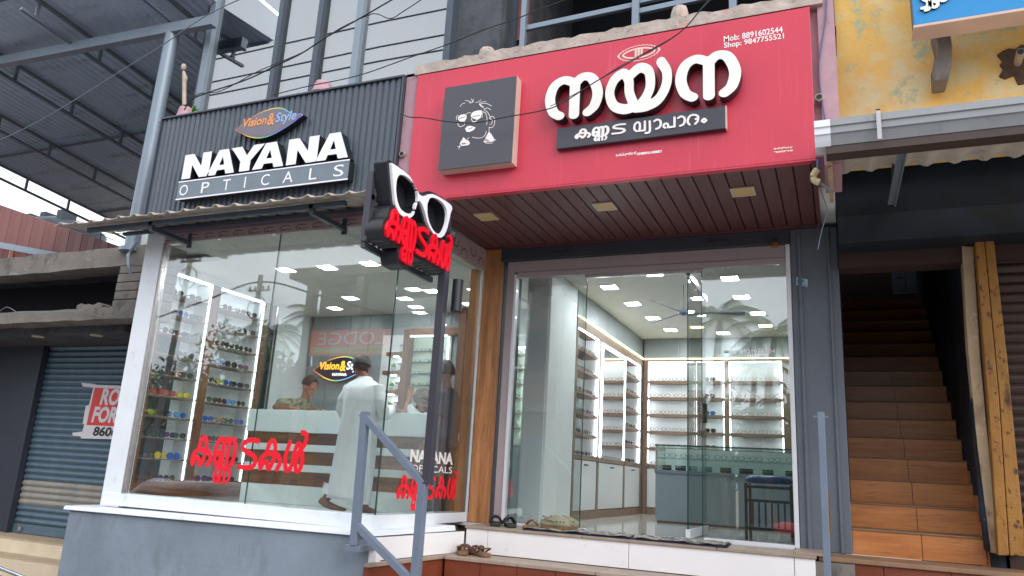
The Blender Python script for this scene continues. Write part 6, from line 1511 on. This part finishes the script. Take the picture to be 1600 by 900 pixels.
# lodge building with banner
lg = thing('lodge_building', 'cream two storey lodge building across the street, seen as a reflection in the left window', 'building', (-12.5, -12, 0))
B('wall', -15.9, -8.2, -14, -10.2, 0, 7.4, 'bldg_cream_shaded', lg)
B('roof', -16.5, -7.6, -14.3, -9.2, 7.4, 7.75, 'bldg_cream_shaded', lg, bev=.03); B('balcony_slab', -16.1, -8.1, -10.199, -9.25, 3.5, 3.75, 'bldg_cream_shaded', lg); B('parapet', -16.1, -8.1, -9.35, -9.25, 3.751, 4.5, 'bldg_brown', lg)
for x in (-15.8, -13.9, -12.0, -10.1, -8.3): B('column', x, x + .28, -9.6, -9.32, 0, 7.39, 'bldg_cream_shaded', lg, bev=.01)
for i in range(4):
    x = -15.2 + i * 1.85; w = B('window', x, x + 1.0, -10.198, -10.14, 4.9, 6.3, 'bldg_brown', lg); B('window_pane', x + .08, x + .92, -10.139, -10.12, 4.98, 6.22, 'void', lg); B('shop_door', x - .1, x + 1.2, -10.198, -10.12, .1, 2.8, 'shutter_blue', lg)
bn = thing('lodge_banner', 'orange LODGE banner with yellow strip hung across the street, read mirrored in the window', 'banner', (-13.7, -9.0, 5.2))
a, b = RP(487, 517, 19, 5.0), RP(610, 515, 19, 5.0); c = RP(487, 556, 19, 5.0)
bz0, bz1, bx0_, bx1_ = c.z, a.z, a.x, b.x; Hb = bz1 - bz0
B('cloth', bx0_, bx1_, -9.06, -9.0, bz0, bz1, 'banner_orange', bn)
fb = lambda u, v, w: (bx1_ - (u - bx0_), -8.996, v)   # faces the shop: reads from its right hand side
B('yellow_strip', bx0_ + (bx1_ - bx0_) * .02, bx0_ + (bx1_ - bx0_) * .98, -8.999, -8.997, bz0 + Hb * .08, bz0 + Hb * .34, 'banner_yellow', bn)
Wb = bx1_ - bx0_
fb2 = lambda u, v, w: (bx1_ - u, -8.995, v)
text_obj('LODGE', fb2, .5, 'paper', 'letters', bn, offset=.0, fit=(Wb * .84, Hb * .50), at=(Wb * .06, bz0 + Hb * .42))
text_obj('ROOMS AVAILABLE', fb2, .2, 'ink', 'letters', bn, fit=(Wb * .42, Hb * .14), at=(Wb * .03, bz0 + Hb * .14)); text_obj('9744 856 043', fb2, .2, 'paper', 'letters', bn, fit=(Wb * .42, Hb * .16), at=(Wb * .5, bz0 + Hb * .13))
# other houses across the street
for k, (x0, x1, y, h, m) in enumerate(((-30, -22, -15.5, 4.2, 'concrete'), (-7.4, -3.9, -16, 4.3, 'bldg_cream_shaded'), (-3.5, 1, -16.5, 3.6, 'concrete'), (1.5, 8, -15.5, 5.5, 'bldg_cream_shaded'))):
    hh = thing('opposite_shop', 'low %s shop building across the street, %s' % (('grey', 'cream', 'grey', 'cream')[k], ('far left', 'next to the lodge', 'behind the low palms', 'far right')[k]), 'building', (x0, y, 0))
    B('wall', x0, x1, y - 3, y, 0, h, m, hh); B('roof', x0 - .3, x1 + .3, y - 3.2, y + .8, h, h + .2, 'bldg_brown', hh)
    n_ = int((x1 - x0) / 1.8)
    for i in range(n_): B('shutter', x0 + .3 + i * 1.8, x0 + 1.7 + i * 1.8, y + .001, y + .05, .2, 2.7, 'shutter_blue', hh)
    B('signboard', x0 + .3, x1 - .3, y + .05, y + .12, 2.8, 3.4, ('paper', 'poster_red', 'blue_sign', 'banner_yellow')[k], hh)
# utility poles and lines
def pole(px, py, Yv, lab, hx=0):
    p = RP(px, py, Yv, 5.0); t = thing('utility_pole', lab, 'utility pole', (p.x, p.y, 0), 'utility poles across the street')
    MB().tube([(p.x - hx, p.y, 0), (p.x, p.y, p.z)], [.10, .075], 10).build('post', 'concrete', t)
    B('cross_arm', p.x - .4, p.x + .4, p.y - .03, p.y + .03, p.z - .5, p.z - .45, 'bark', t)
    for d in (-.35, -.15, .15, .35): MB().tube([(p.x + d, p.y, p.z - .45), (p.x + d, p.y, p.z - .33)], [.035, .02], 8).build('insulator', 'bark', t)
    o = MB().tube([(p.x + .34 * math.cos(a), p.y, p.z - 1.0 + .34 * math.sin(a)) for a in np.linspace(0, 6.1, 16)], .02, 6).build('cable_coil', 'rubber', t); return p
q1 = pole(408, 430, 17, 'brown utility pole with insulators and a cable coil, reflected in the left window')
q2 = pole(302, 385, 16.5, 'grey leaning utility pole reflected near the left edge of the window', .4)
for k, z in enumerate((9.2, 9.9, 10.25, 11.2, 11.6, 12.3)):
    o = MB().tube([(-40 + 6 * i, -2.6, z - .12 * math.sin(math.pi * ((i * 6) % 30) / 30)) for i in range(11)], .022, 5).build('power_line', 'cable'); tag(o, 'black power line along the street, reflected in the upper glazing, %s from below' % NTH[k], 'power line', 'power lines along the street')
o = MB().tube([RP(x, y, 17, 5.0) for x, y in crom([(235, 500), (320, 470), (408, 440), (500, 462), (640, 500)], 5)], .03, 5).build('power_line', 'cable'); tag(o, 'sagging service line between the two utility poles', 'power line', 'power lines along the street')
# motorbikes parked opposite (dark shapes low in the right pane)
def bike(x, y, lab):
    t = thing('motorbike', lab, 'motorbike', (x, y, 0), 'motorbikes parked across the street')
    for wx in (-.62, .62): w_ = MB().tube([(x + wx + .3 * math.cos(a), y, .3 + .3 * math.sin(a)) for a in np.linspace(0, 6.2832, 20)], .05, 6).build('wheel', 'rubber', t)
    MB().tube([(x - .62, y, .3), (x - .1, y, .45), (x + .3, y, .75), (x + .5, y, .95), (x + .62, y, .3)], .04, 6).build('frame', 'brown_metal', t)
    MB().ell((x + .15, y, .82), (.28, .13, .13), 12, 8).build('tank', 'poster_red', t); MB().ell((x - .35, y, .8), (.38, .13, .07), 12, 6).build('seat', 'rubber', t)
    MB().tube([(x + .45, y - .3, 1.05), (x + .42, y, 1.0), (x + .45, y + .3, 1.05)], .02, 6).build('handlebar', 'brown_metal', t)
bike(-1.2, -3.6, 'dark motorbike across the road, left of the other'); bike(.7, -3.7, 'dark motorbike across the road with a red tank, right one')

# ================================================================ PEOPLE
def remesh(o, vox, name='body'):
    m = o.modifiers.new('skin', 'REMESH'); m.mode = 'VOXEL'; m.voxel_size = vox; m.use_smooth_shade = True
    s_ = o.modifiers.new('soft', 'SMOOTH'); s_.iterations = 2; s_.factor = .5
    return o
def head_into(mb, c, yaw, tilt=0, s=1.0):
    """skull, jaw, nose, ears, lips, neck, facing `yaw` (0 = +X)"""
    R = Matrix.Translation(c) @ Matrix.Rotation(yaw, 4, 'Z') @ Matrix.Rotation(tilt, 4, 'Y') @ Matrix.Scale(s, 4)
    t = MB()
    def fn(p):
        q = Vector(p)
        if q.z < 0: q.y *= 1 - .32 * -q.z; q.x = q.x * (1 - .1 * -q.z) + (.12 * -q.z)
        else: q.x -= .08 * q.z
        return q
    t.ell((0, 0, 0), (.094, .074, .115), 20, 14, fn)
    t.ell((.088, 0, -.018), (.020, .013, .022), 8, 6); t.ell((.098, 0, -.028), (.012, .014, .010), 8, 6)      # nose
    for sy in (-1, 1): t.ell((-.005, sy * .074, -.012), (.018, .008, .03), 8, 6); t.ell((.070, sy * .036, .020), (.016, .022, .008), 8, 5)   # ears, brows
    t.ell((.086, 0, -.058), (.012, .022, .006), 8, 5); t.ell((.084, 0, -.070), (.012, .018, .006), 8, 5); t.ell((.070, 0, -.098), (.022, .022, .016), 8, 6)
    mb.add([R @ Vector(p) for p in t.v], t.f, True)
    return R
def face_bits(R, parent):
    e = MB()
    for sy in (-1, 1): e.use('print_white').ell((0, 0, 0), (0, 0, 0), 3, 3) if False else None
    for sy in (-1, 1):
        t = MB().ell((.077, sy * .031, .004), (.009, .013, .007), 10, 6); e.use('print_white').add([R @ Vector(p) for p in t.v], t.f, True)
        t = MB().ell((.084, sy * .031, .004), (.004, .006, .006), 8, 5); e.use('ink').add([R @ Vector(p) for p in t.v], t.f, True)
    e.build('eyes', None, parent)
def hair_shell(R, parent, m='hair', low=-.03, k=1.09, name='hair', front=.03):
    t = MB(); V = []; nu, nv = 22, 12; idx = {}
    t.ell((-.010, 0, .012), (.098 * k * .98, .076 * k, .115 * k * .96), nu, nv)
    F = [f for f in t.f if sum(t.v[i][2] for i in f) / len(f) > low + max(0, (sum(t.v[i][0] for i in f) / len(f) - front)) * 1.6]
    o = MB().add([R @ Vector(p) for p in t.v], F, True).build(name, m, parent)
    s_ = o.modifiers.new('thick', 'SOLIDIFY'); s_.thickness = .012; return o
def hand_into(mb, wrist, d, up, s=1.0, side=1, curl=.5):
    """palm with four fingers of different length and a thumb from its side"""
    d = Vector(d).normalized(); up = Vector(up); up = (up - d * up.dot(d)).normalized(); r = d.cross(up)
    w = Vector(wrist); rings = []
    for k, (q, wd, th) in enumerate(((0, .026, .018), (.03, .036, .015), (.07, .042, .013), (.095, .040, .011))):
        rings.append([w + d * q * s + r * (wd * s * math.cos(a)) + up * (th * s * math.sin(a)) for a in np.linspace(0, 2 * math.pi, 12, endpoint=False)])
    mb.loft(rings)
    for i, L in enumerate((.062, .074, .070, .055)):
        b = w + d * .09 * s + r * ((i - 1.5) * .020 * s * side); p = [b]; dd = d.copy()
        for k in range(3):
            ax = r; dd = (Matrix.Rotation(-curl * .55, 4, ax) @ dd); p.append(p[-1] + dd * L * s * (.42, .33, .25)[k])
        mb.tube(p, [.0095 * s, .009 * s, .008 * s, .0065 * s], 7)
    b = w + d * .03 * s - r * .030 * s * side; mb.tube([b, b + (d * .6 - r * side * .8).normalized() * .04 * s, b + (d * .9 - r * side * .4).normalized() * .075 * s], [.012 * s, .011 * s, .008 * s], 7)
def limb(mb, pts, rs, n=10): mb.tube([Vector(p) for p in crom([tuple(q) for q in pts], 4)], list(np.interp(np.linspace(0, len(pts) - 1, (len(pts) - 1) * 4 + 1), range(len(pts)), rs)), n)
def garment(name, rows, m, parent, n=36, fold=.008, nf=9, seed=0, open_ends=False):
    """rows: (centre, half width, half depth, yaw); soft vertical folds"""
    rings = []
    for j, (c, a, b, yw) in enumerate(rows):
        rg = []
        for k in range(n):
            t = 2 * math.pi * k / n; f = 1 + fold / a * (math.sin(nf * t + seed + .5 * j) * .6 + math.sin((nf * .43) * t * 1.0 + 2 + j * .8) * .4) * min(1, j / 3)
            x, y = a * math.cos(t) * f, b * math.sin(t) * f
            rg.append((c[0] + x * math.cos(yw) - y * math.sin(yw), c[1] + x * math.sin(yw) + y * math.cos(yw), c[2]))
        rings.append(rg)
    o = MB().loft(rings, cap=not open_ends).build(name, m, parent)
    s_ = o.modifiers.new('sub', 'SUBSURF'); s_.levels = 1; s_.render_levels = 1
    return o
# 1. man in the white robe, seen from behind, leaning on the counter
pm1 = thing('person', 'person in long white robe and knitted cap seen from behind, leaning on the counter', 'person', (-4.28, 6.2, ZF))
mb = MB()
hc = PY(563, 574, 6.32); hc = Vector((hc.x, 6.34, hc.z))
R1 = head_into(mb, hc, rad(105), rad(8), 1.0)
limb(mb, [hc + Vector((0, -.03, -.05)), (-4.30, 6.30, 2.37), (-4.30, 6.28, 2.26)], [.052, .052, .08])
limb(mb, [(-4.30, 6.27, 2.25), (-4.29, 6.24, 2.05), (-4.27, 6.20, 1.85), (-4.27, 6.2, 1.76)], [.10, .11, .12, .12])
limb(mb, [(-4.46, 6.29, 2.29), (-4.50, 6.27, 2.10), (-4.49, 6.38, 2.06), (-4.42, 6.60, 2.14)], [.055, .045, .04, .028])
limb(mb, [(-4.13, 6.29, 2.29), (-4.06, 6.27, 2.08), (-4.07, 6.38, 2.05), (-4.14, 6.60, 2.14)], [.055, .045, .04, .028])
hand_into(mb, (-4.42, 6.60, 2.145), (.3, 1, -.15), (0, 0, 1), 1, -1, .2); hand_into(mb, (-4.14, 6.60, 2.145), (-.3, 1, -.15), (0, 0, 1), 1, 1, .2)
limb(mb, [(-4.36, 6.2, 1.8), (-4.40, 6.17, 1.52), (-4.47, 6.12, 1.24)], [.085, .062, .040]); limb(mb, [(-4.18, 6.2, 1.8), (-4.15, 6.25, 1.5), (-4.12, 6.22, 1.18)], [.085, .062, .040])
limb(mb, [(-4.52, 6.085, 1.225), (-4.46, 6.10, 1.19), (-4.36, 6.13, 1.155), (-4.27, 6.15, 1.14)], [.034, .036, .03, .02])     # heel raised
limb(mb, [(-4.13, 6.17, 1.155), (-4.12, 6.24, 1.16), (-4.11, 6.33, 1.145), (-4.10, 6.40, 1.138)], [.032, .036, .03, .018])
remesh(mb.build('body', 'skin', pm1), .008)
face_bits(R1, pm1)
hair_shell(R1, pm1, 'hair', -.045, 1.05)
t = MB().ell((-.012, 0, .045), (.108, .088, .088), 22, 10); F = [f for f in t.f if sum(t.v[i][2] for i in f) / len(f) > .03]
o = MB().add([R1 @ Vector(p) for p in t.v], F, True).build('cap', 'hair', pm1); o.modifiers.new('thick', 'SOLIDIFY').thickness = .01
t = MB().ell((-.012, 0, .045), (.112, .092, .090), 22, 14); F = [f for f in t.f if .028 < sum(t.v[i][2] for i in f) / len(f) < .075]
MB().add([R1 @ Vector(p) for p in t.v], F, True).build('cap_band', 'cap', pm1)
rows = [(c_, a_ * (.94 if a_ > .15 else 1), b_, y_) for c_, a_, b_, y_ in [((-4.305, 6.30, 2.405), .058, .055, 0), ((-4.305, 6.295, 2.37), .085, .075, 0), ((-4.303, 6.29, 2.335), .185, .10, 0), ((-4.30, 6.28, 2.29), .215, .13, 0), ((-4.295, 6.265, 2.18), .205, .145, 0), ((-4.285, 6.245, 2.05), .190, .145, 0), ((-4.275, 6.22, 1.92), .192, .15, 0),
        ((-4.268, 6.21, 1.78), .202, .16, 0), ((-4.265, 6.205, 1.62), .208, .165, 0), ((-4.268, 6.20, 1.45), .214, .17, 0), ((-4.275, 6.20, 1.32), .220, .175, 0), ((-4.28, 6.20, 1.245), .224, .178, 0)]]
g = garment('robe', rows, 'robe', pm1, 60, .013, 7, 1, True); g.modifiers.new('thick', 'SOLIDIFY').thickness = .006
for sx, pts in ((-1, [(-4.45, 6.29, 2.30), (-4.51, 6.265, 2.12), (-4.50, 6.33, 2.04), (-4.45, 6.52, 2.11)]), (1, [(-4.145, 6.29, 2.30), (-4.055, 6.265, 2.12), (-4.06, 6.33, 2.04), (-4.11, 6.52, 2.11)])):
    mb = MB(); P = [Vector(q) for q in crom(pts, 6)]; n_ = len(P)
    mb.tube(P, [.072 - .022 * k / n_ + .005 * math.sin(k * 1.9) for k in range(n_)], 16, False); mb.build('sleeve', 'robe', pm1)
mb = MB(); mb.tube([(-4.45, 6.14, 1.36), (-4.47, 6.12, 1.27)], [.075, .06], 14, False).tube([(-4.13, 6.22, 1.32), (-4.12, 6.21, 1.2)], [.075, .062], 14, False); mb.build('trousers', 'robe', pm1)
# 2. shopkeeper behind the counter, in profile
pm2 = thing('person', 'dark haired person in printed shirt resting an arm on the counter, facing right', 'person', (-6, 7.45, ZF))
hc = PY(484, 604, 7.42); mb = MB(); R2 = head_into(mb, hc, rad(-8), rad(12), 1.05); cx = hc.x - .17
limb(mb, [hc + Vector((-.03, 0, -.06)), (hc.x - .07, 7.44, hc.z - .16)], [.05, .058])
limb(mb, [(cx, 7.46, hc.z - .24), (cx, 7.5, 2.0), (cx + .02, 7.5, 1.5), (cx, 7.5, ZF + .05)], [.13, .15, .13, .09])
limb(mb, [(cx + .06, 7.32, hc.z - .24), (cx - .10, 7.18, 2.17), (cx + .22, 7.05, 2.15)], [.05, .042, .03]); hand_into(mb, (cx + .22, 7.05, 2.15), (1, -.1, -.05), (0, 0, 1), 1, 1, .25)
limb(mb, [(cx + .04, 7.6, hc.z - .24), (cx + .05, 7.5, 2.16), (cx + .36, 7.36, 2.16)], [.05, .042, .03]); hand_into(mb, (cx + .36, 7.36, 2.16), (1, -.2, 0), (0, 0, 1), 1, -1, .25)
remesh(mb.build('body', 'skin', pm2), .009); face_bits(R2, pm2); hair_shell(R2, pm2, 'hair', .0, 1.1)
garment('shirt', [((hc.x - .08, 7.45, hc.z - .13), .06, .06, 0), ((hc.x - .12, 7.455, hc.z - .17), .12, .16, 0), ((cx, 7.46, hc.z - .24), .15, .20, 0), ((cx, 7.49, 2.12), .165, .2, 0), ((cx, 7.5, 1.95), .16, .19, 0), ((cx, 7.5, 1.7), .16, .19, 0)], 'cloth_print', pm2, 28, .01, 5, 2)
mb = MB().tube([(cx + .05, 7.30, hc.z - .24), (cx - .06, 7.20, 2.2), (cx + .03, 7.13, 2.17)], [.085, .075, .062], 12).tube([(cx + .04, 7.62, hc.z - .24), (cx + .05, 7.52, 2.2), (cx + .18, 7.45, 2.18)], [.085, .075, .062], 12); mb.build('sleeves', 'cloth_print', pm2)
# 3. bent person with covered head behind the counter
pm3 = thing('person', 'person with brown covered head bowed over a phone behind the right end of the counter', 'person', (-4.2, 7.4, ZF))
hc = PY(662, 626, 7.4); mb = MB(); R3 = head_into(mb, hc, rad(200), rad(35), 1.05)
limb(mb, [hc + Vector((.04, .02, -.05)), (hc.x + .12, 7.46, hc.z - .17)], [.05, .06]); limb(mb, [(hc.x + .14, 7.48, hc.z - .22), (hc.x + .14, 7.5, 1.8), (hc.x + .12, 7.5, ZF + .05)], [.14, .14, .09])
limb(mb, [(hc.x - .02, 7.36, hc.z - .22), (hc.x - .12, 7.26, 2.14), (hc.x - .10, 7.26, hc.z + .0)], [.05, .04, .028]); hand_into(mb, (hc.x - .10, 7.26, hc.z + .0), (.05, .1, 1), (0, 1, 0), 1, 1, .6)
limb(mb, [(hc.x + .05, 7.62, hc.z - .22), (hc.x - .04, 7.42, 2.14), (hc.x - .18, 7.28, 2.16)], [.05, .04, .028]); hand_into(mb, (hc.x - .18, 7.28, 2.16), (-1, -.2, .1), (0, 0, 1), 1, 1, .5)
remesh(mb.build('body', 'skin', pm3), .009); face_bits(R3, pm3); hair_shell(R3, pm3, 'scarf', -.07, 1.16, 'headscarf', .02)
garment('shirt', [((hc.x + .10, 7.46, hc.z - .11), .07, .07, 0), ((hc.x + .12, 7.47, hc.z - .16), .13, .17, 0), ((hc.x + .14, 7.48, hc.z - .24), .16, .20, 0), ((hc.x + .14, 7.5, 2.0), .16, .19, 0), ((hc.x + .14, 7.5, 1.7), .16, .19, 0)], 'white_shirt', pm3, 28, .01, 5, 4)
MB().tube([(hc.x, 7.37, hc.z - .22), (hc.x - .09, 7.28, 2.17), (hc.x - .115, 7.27, 2.23)], [.07, .055, .045], 12).tube([(hc.x + .05, 7.62, hc.z - .22), (hc.x - .02, 7.45, 2.17)], [.07, .05], 12).build('sleeves', 'white_shirt', pm3)
# 4. person in dark shirt standing by the side glass, looking left
pm4 = thing('person', 'person in dark shirt and trousers standing behind the sign pole, facing left', 'person', (-3.42, 6.28, ZF))
hc = PY(693, 583, 6.34); cx, cy = hc.x + .05, 6.34; mb = MB(); R4 = head_into(mb, hc, rad(190), rad(4), 1.0)
limb(mb, [hc + Vector((.02, 0, -.06)), (cx, cy, hc.z - .17)], [.05, .056]); limb(mb, [(cx, cy, hc.z - .24), (cx, cy, 1.95), (cx, cy, 1.82)], [.12, .12, .12])
for s_ in (-1, 1):
    limb(mb, [(cx, cy + s_ * .08, 1.85), (cx - .02 * s_, cy + s_ * .09, 1.5), (cx, cy + s_ * .09, 1.18)], [.08, .058, .04]); limb(mb, [(cx + .05, cy + s_ * .09, 1.155), (cx - .06, cy + s_ * .09, 1.155), (cx - .16, cy + s_ * .10, 1.14)], [.034, .034, .02])
    limb(mb, [(cx, cy + s_ * .17, hc.z - .23), (cx + .04, cy + s_ * .22, 2.0), (cx - .06, cy + s_ * .21, 1.80)], [.05, .04, .028]); hand_into(mb, (cx - .06, cy + s_ * .21, 1.80), (-.2, 0, -1), (0, s_, 0), 1, s_, .4)
remesh(mb.build('body', 'skin', pm4), .009); face_bits(R4, pm4); hair_shell(R4, pm4, 'hair', -.02, 1.1)
garment('shirt', [((cx, cy, hc.z - .13), .06, .065, 0), ((cx, cy, hc.z - .18), .11, .16, 0), ((cx, cy, hc.z - .25), .135, .20, 0), ((cx, cy, 2.05), .135, .185, 0), ((cx, cy, 1.85), .13, .175, 0), ((cx, cy, 1.74), .14, .18, 0)], 'shirt_dark', pm4, 28, .01, 5, 6)
for s_ in (-1, 1):
    MB().tube([(cx, cy + s_ * .17, hc.z - .22), (cx + .04, cy + s_ * .225, 2.02)], [.075, .065], 12).build('sleeve', 'shirt_dark', pm4)
    MB().tube([(cx, cy + s_ * .075, 1.84), (cx - .02, cy + s_ * .09, 1.5), (cx, cy + s_ * .09, 1.17)], [.105, .085, .07], 14).build('trouser_leg', 'trouser_dark', pm4)
